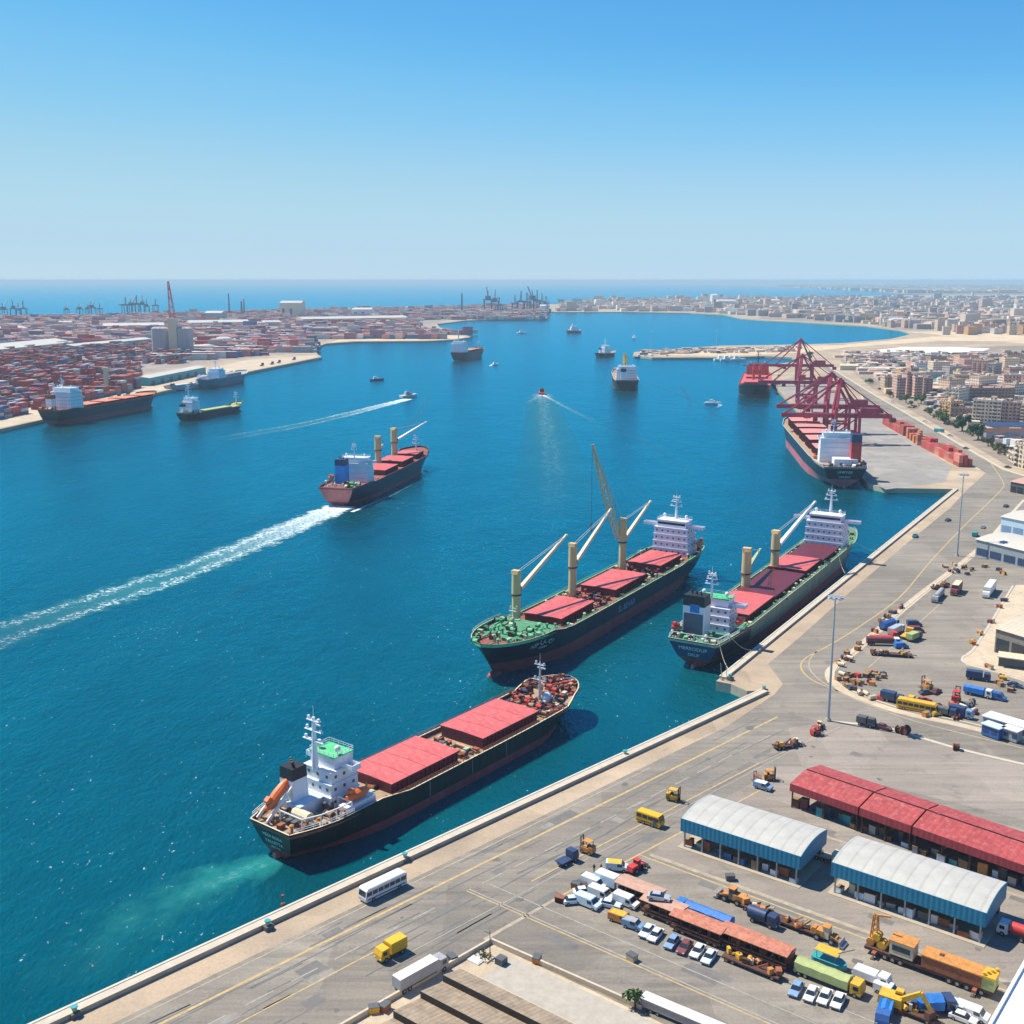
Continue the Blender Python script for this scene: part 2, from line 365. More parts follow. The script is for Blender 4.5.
def sheet(name, poly, z, m, skirt=None, sm=None):
    pts = [Vector((p[0], p[1], 0)) for p in poly]
    ar = sum(pts[i].x * pts[(i + 1) % len(pts)].y - pts[(i + 1) % len(pts)].x * pts[i].y for i in range(len(pts)))
    if ar < 0: pts.reverse()
    tris = tessellate_polygon([pts]); mb = MB()
    fs = []
    for t in tris:
        a, b, c = (pts[i] for i in t)
        fs.append(t if (b - a).cross(c - a).z > 0 else (t[0], t[2], t[1]))
    mb.add([(p.x, p.y, z) for p in pts], fs, m)
    if skirt is not None:
        n = len(pts)
        mb.add([(p.x, p.y, z) for p in pts] + [(p.x, p.y, skirt) for p in pts], [(i, n + i, n + (i + 1) % n, (i + 1) % n) for i in range(n)], sm or m)
    return tag(mb.build(name), kind='structure')
def px(*pts, z=0): return [at(a, b, z) for a, b in pts]
QO = Vector((-75.4, 165.8)); QU = Vector((.7071, .7071)); QN = Vector((.7071, -.7071))
def quw(u, w):
    """quay frame: u metres along the near quay edge, w metres inland"""
    p = QU * u + QN * (w - 170.6); return Vector((p.x, p.y, 0))
S1 = quw(-260, 0); QC = quw(277.3, 0)
Q2A = at(716, 681); Q2B = at(955, 489)
PIER = [Q2B, at(886, 488), Vector((214, 662, 0)), Vector((235, 815, 0)), Vector((280, 1131, 0)), Vector((303, 1290, 0)), Vector((318, 1400, 0)), Vector((335, 1580, 0))]
land = [S1, QC, at(747, 691), at(731, 684), Q2A] + PIER + px((800, 361), (792, 357.5), (764, 356), (717, 357.5), (652, 357.5), (633, 355.5), (634, 352), (659, 350), (724, 345.5), (768, 345), (800, 344.5), (843, 343), (890, 339), (912, 334),
    (900, 330), (868, 326), (800, 322), (768, 320.5), (742, 318.5), (724, 314.5), (690, 313), (637, 312), (552, 312), (535, 315), (512, 318), (465, 320.5), (437, 324), (440, 327.5), (458, 332), (471, 337), (456, 339.5), (426, 341), (356, 341.5), (326, 343.5), (313, 349), (318, 354.5), (322, 357),
    (250, 371.5), (160, 392), (100, 407), (0, 429), (-150, 462), (-500, 540))
land += [Vector((-9000, 700, 0)), Vector((-9000, 3500, 0))] + px((-300, 318), (0, 317.5), (62, 316.5), (150, 312.5), (256, 310.5), (356, 307.5), (451, 305.5), (512, 304.5), (544, 304.5), (662, 301.5), (768, 297.5), (893, 295.5), (935, 294.5), (1400, 294.3))
land += [Vector((9000, 2000, 0)), Vector((2600, -300, 0)), quw(-260, 900)]
sheet("ground", land, 0.0, G_LAND, skirt=-6, sm=P['concrete'])
sheet("far_coast", [at(935, 294.45), at(893, 293.4), at(868, 290.6), at(768, 286.6), at(690, 284.6), at(600, 283.0), at(600, 282.3), at(1700, 282.3), at(1700, 294.2), at(1400, 294.25)], 1.0, G_CITY, skirt=-5)

# paving sheets
asp = [quw(-200, 8.3), quw(120, 8.3), quw(245, 8.0)] + px((775, 694), (783, 684), (768, 664), (800, 637), (850, 592), (900, 549), (950, 508), (968, 489)) + \
      px((986, 473), (958, 456), (914, 434), (869, 410), (860, 392), (818, 365), (828, 367), (873, 395), (891, 405), (935, 431), (969, 451), (1003, 470), (1060, 488)) + [Vector((330, 560, 0)), Vector((420, 420, 0)), Vector((420, 120, 0)), quw(-200, 420)]
sheet("road", asp, .03, G_ROAD)
EA = Vector((.787, -.617)); EB = Vector((.617, .787)); EO = at(640, 856)
def lot(a, b, z=0):
    p = EO.xy + EA * a + EB * b; return Vector((p.x, p.y, z))
sheet("parking_lot", [quw(148, 34.5), quw(174, 35.4), lot(120, 0.2), lot(120, -28), lot(20, -29)], .036, G_LOT)
sheet("shed_apron", [lot(1, 1.5), lot(1, 30), lot(4, 60), lot(120, 66), lot(120, 1.5)], .036, G_YARD)
sheet("storage_yard", px((788, 728), (830, 722), (881, 726), (911, 734), (962, 749), (1024, 764)) + [lot(150, 76), lot(120, 72), lot(8, 64)], .040, G_YARD)
sheet("upper_lot", px((965, 566), (905, 616), (866, 652), (838, 672), (842, 688), (866, 698), (910, 712), (960, 722), (1030, 738), (1060, 690), (1060, 572)), .036, G_LOT)
pier_poly = [at(886, 489.5), Vector((217, 664, 0)), Vector((239, 815, 0)), Vector((284, 1131, 0)), Vector((310, 1330, 0))] + px((800, 374), (825, 385), (862, 405), (905, 436), (952, 466), (945, 482))
sheet("pier_paving", pier_poly, .03, G_PIER)
sheet("breakwater_ground", px((640, 354.5), (700, 350), (768, 347), (843, 345), (905, 339), (1000, 330), (1030, 338), (1030, 341), (940, 341), (850, 347), (800, 353), (764, 354.5), (717, 356)), .05, G_SAND)
sheet("city_ground", px((873, 389), (935, 424), (1003, 463), (1100, 500), (1300, 500), (1300, 345), (1000, 346), (880, 352), (840, 360)), .05, G_CITY)
sheet("town_ground", px((760, 319), (868, 324), (905, 330), (1300, 332), (1300, 297), (900, 297), (768, 299)), .08, G_CITY)
sheet("sandy_shore", px((905, 332), (925, 333.5), (1000, 341), (1100, 352), (1100, 340), (1000, 334.5), (960, 331)), .09, G_SAND)
sheet("container_yard", px((-250, 450), (0, 405), (40, 395), (130, 376), (210, 362), (300, 353), (305, 347), (330, 339), (440, 336), (430, 326), (460, 316), (300, 312), (60, 320), (-250, 322)), .06, G_PORT)
sheet("quay_pavement", px((-160, 462), (0, 428), (100, 406.4), (160, 391.4), (250, 371), (318, 357), (316, 355), (250, 359.5), (200, 370), (130, 386), (40, 404), (-160, 448)), .07, G_APRON)
sheet("spit_ground", px((330, 342.5), (356, 340.8), (426, 340.2), (456, 338.8), (467, 337), (450, 334.5), (400, 336), (340, 339)), .08, G_SAND)
# planted verge round the beige warehouse, tan kerb strips
sheet("verge", px((1016, 585), (975, 647), (962, 657), (966, 665), (1000, 674), (1050, 690), (1060, 585)), .05, G_APRON)
def strip(name, pts, w, z, m, closed=False):
    mb = MB(); n = len(pts); L_, R_ = [], []
    for i, p in enumerate(pts):
        a = pts[max(0, i - 1)]; b = pts[min(n - 1, i + 1)]; d = (b - a); d = Vector((d.x, d.y)).normalized(); s = Vector((-d.y, d.x)) * w / 2
        L_.append((p.x + s.x, p.y + s.y, z)); R_.append((p.x - s.x, p.y - s.y, z))
    mb.add(L_ + R_, [(n + i, n + i + 1, i + 1, i) for i in range(n - 1)], m)
    return tag(mb.build(name), kind='structure')
def kerb(pts, w=1.2, h=.14, m='kerb_stone', name='kerb'):
    mb = MB(); n = len(pts); ring = []
    rings = []
    for i, p in enumerate(pts):
        a = pts[max(0, i - 1)]; b = pts[min(n - 1, i + 1)]; d = Vector((b.x - a.x, b.y - a.y)).normalized(); s = Vector((-d.y, d.x)) * w / 2
        rings.append([(p.x + s.x, p.y + s.y, 0), (p.x - s.x, p.y - s.y, 0), (p.x - s.x, p.y - s.y, h), (p.x + s.x, p.y + s.y, h)])
    return tag(mb.loft(rings, m).build(name), kind='structure')
def curve(pts, k=6):
    out = []
    for i in range(len(pts) - 1):
        p0 = pts[max(0, i - 1)]; p1 = pts[i]; p2 = pts[i + 1]; p3 = pts[min(len(pts) - 1, i + 2)]
        for j in range(k):
            t = j / k
            out.append(.5 * ((2 * p1) + (p2 - p0) * t + (2 * p0 - 5 * p1 + 4 * p2 - p3) * t * t + (3 * p1 - p0 - 3 * p2 + p3) * t ** 3))
    return out + [pts[-1]]
verge_line = curve(px((1003, 528), (965, 561), (920, 595), (880, 629), (850, 655), (833, 668), (830, 677), (838, 687), (862, 699), (904, 713), (960, 725), (1024, 741), (1060, 750)))
strip("verge_strip", verge_line, 3.0, .045, G_APRON)
kerb(curve(px((1000, 531), (963, 563), (918, 597), (878, 631), (848, 657), (836, 668), (834, 677), (842, 686), (864, 696), (906, 710), (960, 721), (1024, 737)), 4), .7)
kerb(curve(px((834, 722), (881, 727), (911, 735), (962, 750), (1030, 766)), 4), 1.3)
kerb(curve(px((1013, 586), (976, 646), (963, 657), (967, 664), (1000, 673), (1045, 684)), 4), .8)
kerb(px((818, 366), (860, 393), (869, 411), (914, 435), (957, 457), (980, 470)), 1.6)
kerb(px((828, 366), (873, 394), (935, 430), (970, 450), (1003, 469), (1060, 487)), 2.0)
kerb(px((1024, 500), (1004, 522), (985, 545)), 1.6)
# ------------------------------------------------------------------ painted markings
Y_LINE = mat("worn yellow paint", (.46, .33, .15), rough=.8, var=.3, scale=.7, dirt=.9, dirtc=(.25, .22, .18))
W_LINE = mat("worn white paint", (.33, .31, .27), rough=.8, var=.25, scale=.7, dirt=.95, dirtc=(.23, .215, .195))
T_LINE = mat("faded tan paint", (.37, .31, .22), rough=.8, var=.3, scale=.6, dirt=.8, dirtc=(.24, .215, .19))
def line(pts, w, m, z=.05): return strip("road_marking", pts, w, z, m)
line([quw(-160, 14.0), quw(262, 14.0)], .62, Y_LINE)
line([quw(-160, 9.6), quw(210, 9.6)], .3, T_LINE)
for i in range(34):
    if 20 < i < 22: continue
    line([quw(-60 + i * 9.2, 19.7), quw(-60 + i * 9.2 + 5.6, 19.7)], .3, W_LINE)
line([quw(-160, 23.9), quw(112, 22.9)], .32, Y_LINE)
line([quw(150, 26.2), quw(232, 27.4)], .36, Y_LINE)
line([quw(232, 27.4), quw(268, 30)], .3, T_LINE)
line([quw(112, 27.6), quw(250, 29.2)], .22, W_LINE)
line([quw(129, 34.3), quw(150, 34.2)], .8, T_LINE)
line([quw(150, 34.2), quw(222, 36.2)], .45, Y_LINE)
for b0, w_, m_ in ((-28.6, .25, W_LINE), (-32.6, .3, W_LINE), (-33.4, .3, Y_LINE), (-2.6, .0, W_LINE)):
    if w_: line([lot(-20 if b0 < -30 else -18, b0), lot(120, b0 - 1.0)], w_, m_)
line([lot(0, .3), lot(120, -1.2)], .4, Y_LINE)
line([lot(1.5, 1.8), lot(118, 2.2)], 1.1, T_LINE)
line([lot(-2, -22.8), lot(60, -22.8)], .22, W_LINE)
line([lot(4, 32), lot(120, 34)], .8, T_LINE)
line(curve(px((990, 462), (1003, 482), (1001, 490), (985, 506), (960, 530), (930, 562), (900, 597), (862, 625), (830, 645), (806, 658), (801, 668), (812, 680), (840, 692))), .55, Y_LINE)
line(curve(px((818, 650), (809, 662), (815, 676), (845, 695), (905, 718), (960, 733), (1030, 750))), .5, T_LINE)
line(px((860, 389), (900, 414), (960, 448), (990, 462)), .5, T_LINE)
line(px((940, 604), (900, 640), (868, 668)), .4, T_LINE)
strip("tyre_marks", [quw(150, 22), quw(175, 24), quw(205, 22)], .5, .046, mat("tyre rubber marks", (.14, .137, .135), rough=.9, var=.3, scale=.3))
for _ in range(70):
    u_, w_ = rnd.uniform(40, 240), rnd.uniform(10, 32)
    strip("tyre_marks", [quw(u_, w_), quw(u_ + rnd.uniform(6, 25), w_ + rnd.uniform(-.6, .6))], .3, .047, MATS["tyre rubber marks"])
# patched asphalt, oil stains and drain covers
PATCH = [mat("asphalt patch " + str(i), c, rough=.9, var=.2, scale=.5, dirt=.3, dirtc=(.15, .14, .13)) for i, c in enumerate(((.155, .147, .138), (.25, .232, .205), (.17, .16, .148)))]
STAIN = mat("oil stain", (.125, .118, .108), rough=.8, var=.3, scale=.8, dirt=.95, dirtc=(.17, .16, .145))
for i in range(46):
    c = quw(rnd.uniform(40, 250), rnd.uniform(11, 33)) if i % 2 else lot(rnd.uniform(2, 95), rnd.choice((rnd.uniform(-38, -22), rnd.uniform(-4, 8), rnd.uniform(28, 36), rnd.uniform(60, 85))))
    a = QDIR if i % 2 else R(-38); l_, w_ = rnd.uniform(2, 9), rnd.uniform(1, 3.2)
    ca, sa = math.cos(a), math.sin(a)
    sheet("asphalt_patch", [(c.x + ca * x - sa * y, c.y + sa * x + ca * y) for x, y in ((-l_ / 2, -w_ / 2), (l_ / 2, -w_ / 2), (l_ / 2, w_ / 2), (-l_ / 2, w_ / 2))], .0412 + i * .00012, PATCH[i % 3])
for i in range(36):
    c = quw(rnd.uniform(40, 260), rnd.uniform(10, 33)) if i % 2 else lot(rnd.uniform(2, 95), rnd.uniform(-40, 80)); r_ = rnd.uniform(.4, 1.3)
    sheet("oil_stain", [(c.x + r_ * rnd.uniform(.5, 1.2) * math.cos(k * .7), c.y + r_ * rnd.uniform(.5, 1.2) * math.sin(k * .7)) for k in range(9)], .048 + i * .0001, STAIN)
# ------------------------------------------------------------------ quay parapets
def parapet(a, b, w, h, label, gap=()):
    d = (b - a).normalized(); n = Vector((d.y, -d.x, 0)); ln = (b - a).length
    o = thing("quay_wall", label, "quay wall", a, head(a, b))
    MB().box((ln / 2, -w / 2, -.0), (ln, w, h), 'concrete', top='kerb_stone').build("wall", o)
    MB().box((ln / 2, -.18, h), (ln, .5, .12), mat("pale coping", (.58, .52, .43), rough=.85, var=.12, dirt=.2)).build("coping", o)
    k = int(ln / 12)
    f = MB().box((0, .32, -2.4), (1.0, .55, 2.2), 'tyre').build("fender", o, (8, 0, 0))
    for i in range(1, min(k, 60)): inst(f, o, (8 + i * 12, 0, 0))
    return o
parapet(quw(-120, 0.02), quw(275.5, 0.02), 2.3, .95, "long tan concrete quay wall beside the road where the white bus drives")
parapet(Q2A + Vector((1.4, 2.2, 0)), Q2B + Vector((-1, -1.5, 0)), 2.2, .8, "pale concrete quay wall alongside the moored green hulled ship")
# ------------------------------------------------------------------ ships
def sstep(t): t = max(0, min(1, t)); return t * t * (3 - 2 * t)
class Ship:
    def __init__(s, name, label, cat, stern, bow, L, B, D, zb=1.8, c='hull_black', boot='boot_red', deck='deck_tan', rail='kerb_stone', inner=None,
                 bf=.80, fc=2.2, fcs=.885, poop=1.2, pe=.2, ws=.72, bulw=1.1, rake=.05, lod=0, group=None, c2=None, c2s=0, transom=None):
        s.L, s.B, s.D, s.bulw = L, B, D, bulw; s.rng = random.Random(hash(label) % 1000 if False else len(label) * 7 + int(L))
        s.bf, s.fc, s.fcs, s.poop, s.pe, s.ws, s.rake = bf, fc, fcs, poop, pe, ws, rake
        s.o = thing(name, label, cat, (stern.x, stern.y, WATER), head(stern, bow), group)
        S = [0, .012, .03, .06, .1, .15, .2, .22, .3, .4, .5, .6, .7, .76, .8, .84, .87, .89, .91, .93, .95, .965, .98, .99, 1.0]
        def zl(st):
            t = s.top(st); zz = zb + (.6 if st > .9 else 0) * (st - .9) * 10
            return [-2.5, -.2, zz, zz + (t - zz) * .33, zz + (t - zz) * .66, t]
        mb = MB(); rows = {1: [], -1: []}
        for st in S:
            for sg in (1, -1): rows[sg].append([s.skin(st, z, sg) for z in zl(st)])
        for sg in (1, -1):
            rs = rows[sg]; n = len(rs[0]); vs = [p for r in rs for p in r]
            for k in range(len(rs) - 1):
                for i in range(n - 1):
                    f = (k * n + i, k * n + i + 1, (k + 1) * n + i + 1, (k + 1) * n + i)
                    if sg < 0: f = f[::-1]
                    mm = boot if i < 2 else (c2 if c2 and S[k] > c2s else c)
                    mb.add([vs[j] for j in f], [(0, 1, 2, 3)], mm)
        a, b = rows[1][0], rows[-1][0]
        for i in range(len(a) - 1): mb.add([a[i], a[i + 1], b[i + 1], b[i]], [(0, 1, 2, 3)], (boot if i < 2 else (transom or c)))
        # welded so shading is smooth
        h = mb; key = {}; nv = []; idx = []
        for v in h.v:
            k = (round(v[0], 3), round(v[1], 3), round(v[2], 3))
            if k not in key: key[k] = len(nv); nv.append(v)
            idx.append(key[k])
        h.v = nv; ff = []; mm = []
        for f, m_ in zip(h.f, h.m):
            g = []
            for i in f:
                if idx[i] not in g: g.append(idx[i])
            if len(g) > 2: ff.append(tuple(g)); mm.append(m_)
        h.f, h.m = ff, mm
        s.hull = h.build("hull", s.o, smooth=True)
        # deck with inner bulwark and capping rail
        mb = MB(); cap = MB(); m_in = inner or deck
        for k in range(len(S) - 1):
            q = []
            for st in (S[k], S[k + 1]):
                t = s.top(st); hb = max(.02, s.bd(st) - .16); x = st * L - (.16 if st > .98 else 0) + (.16 if st < .02 else 0)
                q.append((x, hb, t, t - bulw))
            (x0, h0, t0, d0), (x1, h1, t1, d1) = q
            mb.add([(x0, -h0, d0), (x1, -h1, d1), (x1, h1, d1), (x0, h0, d0)], [(0, 1, 2, 3)], deck)
            for sg in (1, -1):
                v = [(x0, sg * h0, d0), (x1, sg * h1, d1), (x1, sg * h1, t1), (x0, sg * h0, t0)]
                mb.add(v, [(0, 1, 2, 3) if sg < 0 else (3, 2, 1, 0)], m_in)
                w = .28
                cap.add([(x0, sg * (h0 + w - .04), t0 + .02), (x1, sg * (h1 + w - .04), t1 + .02), (x1, sg * max(0, h1 - .1), t1 + .02), (x0, sg * max(0, h0 - .1), t0 + .02)], [(0, 1, 2, 3) if sg < 0 else (3, 2, 1, 0)], rail)
        t = s.top(0); hb = s.bd(0)
        mb.add([(.17, -hb + .16, t - bulw), (.17, hb - .16, t - bulw), (.17, hb - .16, t), (.17, -hb + .16, t)], [(0, 1, 2, 3)], m_in)
        cap.add([(-.06, -hb, t + .02), (.3, -hb, t + .02), (.3, hb, t + .02), (-.06, hb, t + .02)], [(0, 1, 2, 3)], rail)
        mb.build("deck", s.o); cap.build("rail_cap", s.o)
        if lod < 2:
            rd = MB().box((.8, 0, -2.5), (3.4, .9, 3.9 if lod == 0 else 3.2), 'boot_bright', tx=.8).build("rudder", s.o, (1.6, 0, 0))
            bx = L * (1 - rake) ; MB().ball((0, 0, -.6), (4.6, 2.0, 2.1), 'boot_red', 10, 8).build("bulbous_bow", s.o, (bx - .6, 0, 0), smooth=True)
    def top(s, st):
        return s.D + s.bulw + s.fc * sstep((st - s.fcs) / .03) + 1.2 * max(0, (st - .6) / .4) ** 2 + s.poop * sstep((s.pe - st) / .015)
    def zd(s, x): return s.top(x / s.L) - s.bulw
    def bd(s, st):
        h = s.B / 2
        if st < .12: return h * (s.ws + (1 - s.ws) * math.sin(math.pi / 2 * st / .12))
        if st > s.bf: return h * max(0.0, 1 - ((st - s.bf) / (1 - s.bf)) ** 2.4) ** .62
        return h
    def bw(s, st):
        h = s.B / 2; w = h
        if st < .28: w = h * (.16 + .84 * math.sin(math.pi / 2 * st / .28))
        if st > s.bf - .06: w = min(w, h * max(0, 1 - ((st - s.bf + .06) / (1.06 - s.bf)) ** 1.7))
        return w
    def skin(s, st, z, sg):
        t = max(0.0, min(1.0, z / s.top(st))); p = 1.5 if st > .75 else (.42 if st < .12 else .62 if st < .2 else 1.0)
        hb = s.bw(st) + (s.bd(st) - s.bw(st)) * t ** p
        xw = s.L * (.022 + st * (1 - s.rake - .022)); xd = s.L * st
        return (xw + (xd - xw) * t ** .9, sg * hb, z)
    # --- parts
    def hatch(s, x0, x1, w, h=1.7, y=0, cover='hatch_red', side='hatch_side', panels=2, along=False, open_=False):
        z = s.D - .02; cx, cy = (x0 + x1) / 2, y; l = x1 - x0
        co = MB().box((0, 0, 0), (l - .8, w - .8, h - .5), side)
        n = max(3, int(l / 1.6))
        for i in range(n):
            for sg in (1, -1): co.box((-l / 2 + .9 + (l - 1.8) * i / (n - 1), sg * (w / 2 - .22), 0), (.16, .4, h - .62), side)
        if open_:
            co = MB()
            for sg in (1, -1):
                co.box((0, sg * (w / 2 - .3), 0), (l, .5, h), side); co.box((sg * (l / 2 - .3), 0, 0), (.5, w - 1.12, h - .003), side)
            co.add([(-l / 2, -w / 2, .05), (l / 2, -w / 2, .05), (l / 2, w / 2, .05), (-l / 2, w / 2, .05)], [(0, 1, 2, 3)], 'maroon')
        c = co.build("hatch_coaming", s.o, (cx, cy, z))
        if open_: return c
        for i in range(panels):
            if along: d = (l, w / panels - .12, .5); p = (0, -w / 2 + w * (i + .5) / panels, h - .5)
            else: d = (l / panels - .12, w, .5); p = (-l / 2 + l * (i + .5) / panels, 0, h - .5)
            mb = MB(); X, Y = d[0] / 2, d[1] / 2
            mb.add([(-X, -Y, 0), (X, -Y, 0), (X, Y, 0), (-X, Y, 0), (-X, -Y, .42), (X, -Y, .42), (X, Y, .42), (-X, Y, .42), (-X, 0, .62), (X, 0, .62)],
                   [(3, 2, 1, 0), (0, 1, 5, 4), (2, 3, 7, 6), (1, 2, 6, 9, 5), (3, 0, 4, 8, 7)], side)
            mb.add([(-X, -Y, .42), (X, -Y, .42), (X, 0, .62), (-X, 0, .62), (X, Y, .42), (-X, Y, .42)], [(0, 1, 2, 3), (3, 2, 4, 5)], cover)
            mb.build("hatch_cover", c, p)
        return c
    def house(s, x0, x1, w, tiers=4, th=2.7, wall='ship_white', roof='bright_green', front=1, wings=True, wingw=None, win=True, step=.6, z=None, y=0.0):
        z = s.zd((x0 + x1) / 2) if z is None else z; cx = (x0 + x1) / 2; l = x1 - x0
        o = thing_part = MB()
        for t in range(tiers):
            ll = l - step * t; ww = w - (step * .6) * t
            o.box((front * step * t * .25, 0, t * th), (ll, ww, th - .12), wall); o.box((front * step * t * .25, 0, t * th + th - .12), (ll + .3, ww + .3, .12), wall)
        d = o.build("deckhouse", s.o, (cx, y, z))
        H = tiers * th; ll = l - step * tiers
        b = MB().box((front * .8, 0, H), (ll * .8, w * .8, th - .1), wall, tx=1.03, ty=1.02).box((front * .8, 0, H + th - .1), (ll * .86, w * .84, .22), roof, top=roof).build("wheelhouse", d)
        X = ll * .4
        MB().box((front * .8 + front * (X + .02), 0, H + 1.15), (.14, w * .76, .95), 'glass').build("bridge_windows", b)
        if wings:
            ww = wingw or s.B * .5 + .8
            for sg in (1, -1):
                wg = MB().box((front * 1.2, sg * (w * .4 + (ww - w * .4) / 2), H - .1), (2.6, ww - w * .4, .3), wall)
                wg.box((front * 1.2, sg * (ww - .1), H + .2), (2.8, .16, 1.0), wall).box((front * 2.45, sg * (w * .4 + (ww - w * .4) / 2), H + .2), (.14, ww - w * .4, 1.0), wall).box((front * -.05, sg * (w * .4 + (ww - w * .4) / 2), H + .2), (.14, ww - w * .4, 1.0), wall)
                wg.build("bridge_wing", d)
        if win:
            src = {}
            for t in range(tiers):
                ll_ = l - step * t; ww = w - step * .6 * t; off = front * step * t * .25
                n = max(3, int(ww / 2.3))
                for i in range(n):
                    y = -ww / 2 + ww * (i + .5) / n
                    for sg in (1, -1):
                        if 'x' not in src: src['x'] = MB().box((0, 0, 0), (.1, .7, .7), mat('ship window', (.10, .10, .125), rough=.3, var=.2)).build("window", d, (off + sg * (ll_ / 2 + .02), y, t * th + 1.1))
                        else: inst(src['x'], d, (off + sg * (ll_ / 2 + .02), y, t * th + 1.1))
                n = max(2, int(ll_ / 2.6))
                for i in range(n):
                    x = off - ll_ / 2 + ll_ * (i + .5) / n
                    for sg in (1, -1): inst(src['x'], d, (x, sg * (ww / 2 + .02), t * th + 1.1), math.pi / 2)
        # roof railing
        r = MB(); zr = H + th + .12; X = ll * .42; Y = w * .41
        for a_, b_ in (((-X, -Y), (X, -Y)), ((X, -Y), (X, Y)), ((X, Y), (-X, Y)), ((-X, Y), (-X, -Y))):
            for q_ in (.5, 1.0): r.bar((a_[0] + front * .8, a_[1], zr + q_), (b_[0] + front * .8, b_[1], zr + q_), .07, .07, wall)
            for k in range(6):
                t = k / 5; r.bar((a_[0] + (b_[0] - a_[0]) * t + front * .8, a_[1] + (b_[1] - a_[1]) * t, zr), (a_[0] + (b_[0] - a_[0]) * t + front * .8, a_[1] + (b_[1] - a_[1]) * t, zr + 1.0), .07, .07, wall)
        r.build("roof_railing", d)
        for sg in (1, -1):
            MB().ball((0, 0, 1.3), (.75, .75, .85), 'white', 8, 6).cyl((0, 0, 0), (0, 0, .7), .14, None, 'white', 6).build("radar_dome", d, (front * .8 - front * X * .3, sg * Y * .75, zr), smooth=True)
        s.ztop = z + zr; return d
    def mast(s, x, y, z, h, m='ship_white', yards=3, r=.4):
        o = MB().cyl((0, 0, 0), (0, 0, h), r, r * .45, m, 8).build("mast", s.o, (x, y, z))
        for i in range(yards):
            zz = h * (.55 + .38 * i / max(1, yards - 1)); w = (3.4 - .7 * i) * max(.7, r / .4)
            p = MB().box((0, 0, 0), (.9, w, .18), m).box((0, w * .4, .18), (.5, .5, .8), m).box((0, -w * .4, .18), (.5, .5, .6), m).build("yard", o, (0, 0, zz))
        MB().box((.2, 0, .25), (.35, 2.6, .35), 'white').cyl((.2, 0, 0), (.2, 0, .3), .2, None, 'white', 6).build("radar_scanner", o, (.5, 0, h * .8))
        MB().cyl((0, 0, 0), (0, 0, h * .22), .07, .04, m, 5).build("aerial", o, (0, 0, h))
        return o
    def funnel(s, x, y, z, l, w, h, body='ship_white', cap='black', band=None, rake_=.8):
        prof = [(-l / 2, 0), (l / 2, 0), (l / 2 - rake_ * .6, h * .78), (-l / 2 - rake_ * .2, h * .78)]
        o = MB().ext(prof, -w / 2, w / 2, body).build("funnel", s.o, (x, y, z))
        MB().box((-rake_ * .4, 0, 0), (l - rake_ * .35, w + .12, h * .26), cap, tx=.95, ty=.95).build("funnel_top", o, (0, 0, h * .745))
        for i in range(3):
            MB().cyl((0, 0, 0), (-.5, 0, 1.5), .3, .26, 'black', 7).build("exhaust_pipe", o, (-rake_ * .4 - .7 + i * .7, (i - 1) * w * .25, h))
        if band:
            for sg in (1, -1): MB().box((0, 0, 0), (l * .55, .08, h * .24), band).build("funnel_emblem", o, (-.2, sg * (w / 2 + .05), h * .45))
        return o
    def post(s, x, y, h, d=2.2, m='crane_tan', jib=None, jl=30, ja=15, jaz=0, jm='crane_cream', lattice=False, z=None, collar=.55, extra=None, _o=None):
        z = (s.zd(x) if z is None else z)
        o = _o or MB().cyl((0, 0, 0), (0, 0, h * collar), d / 2, d / 2 * .95, m, 14).cyl((0, 0, h * collar), (0, 0, h * collar + .5), d / 2 * 1.2, None, 'dark_rust', 14).build("crane_post", s.o, (x, y, z), smooth=True)
        if _o is None: hd = MB().cyl((0, 0, h * collar + .5), (0, 0, h - .5), d * .53, d * .5, m, 14).box((-.1, 0, h - .6), (d * .8, d * .9, 1.2), m, tx=.8)
        if _o is None: hd.box((d * .55, 0, h * collar + 1.0), (.9, d * .6, 1.8), 'dark_rust').build("crane_house", o, rz=R(jaz), smooth=True)
        a, b = R(ja), R(jaz); p0 = Vector((math.cos(b) * d * .6, math.sin(b) * d * .6, h * collar + 1.4))
        p1 = p0 + Vector((math.cos(b) * math.cos(a), math.sin(b) * math.cos(a), math.sin(a))) * jl
        j = MB(); sd = Vector((-math.sin(b), math.cos(b), 0)); up = (p1 - p0).normalized().cross(sd) * -1
        if lattice:
            n = 14; ch = []
            def w_(t): return (.5 + 1.25 * math.sin(math.pi * min(1, t * 1.05 + .08)) ** .7)
            for i, k_ in ((-1, -1), (1, -1), (1, 1), (-1, 1)):
                ch.append([p0.lerp(p1, t / n) + sd * i * w_(t / n) * .7 + up * k_ * w_(t / n) * .7 for t in range(n + 1)])
            for c_ in ch:
                for t in range(n): j.bar(c_[t], c_[t + 1], .46, .46, jm)
            for t in range(n):
                for q in range(4):
                    c1, c2 = ch[q], ch[(q + 1) % 4]
                    j.bar(c1[t], c2[t + 1], .24, .24, jm); j.bar(c1[t], c2[t], .2, .2, jm)
        else:
            rings = []
            for t, wy, hz_ in ((0, .34, .45), (.08, .36, .6), (.55, .26, .62), (1, .14, .4)):
                q = p0.lerp(p1, t); rings.append([q + sd * i * wy * d * .62 + up * k_ * hz_ for i, k_ in ((-1, -1), (1, -1), (1, 1), (-1, 1))])
            j.loft(rings, jm); j.bar(p1 - sd * .5, p1 + sd * .5, .7, .8, jm)
        jo = j.build("jib", o)
        top = Vector((0, 0, h - .4)); r = MB()
        for sg in (1, -1): r.cyl(top + sd * sg * .5, p1 + sd * sg * .3, .09, None, 'cable', 4)
        r.build("luffing_wire", jo)
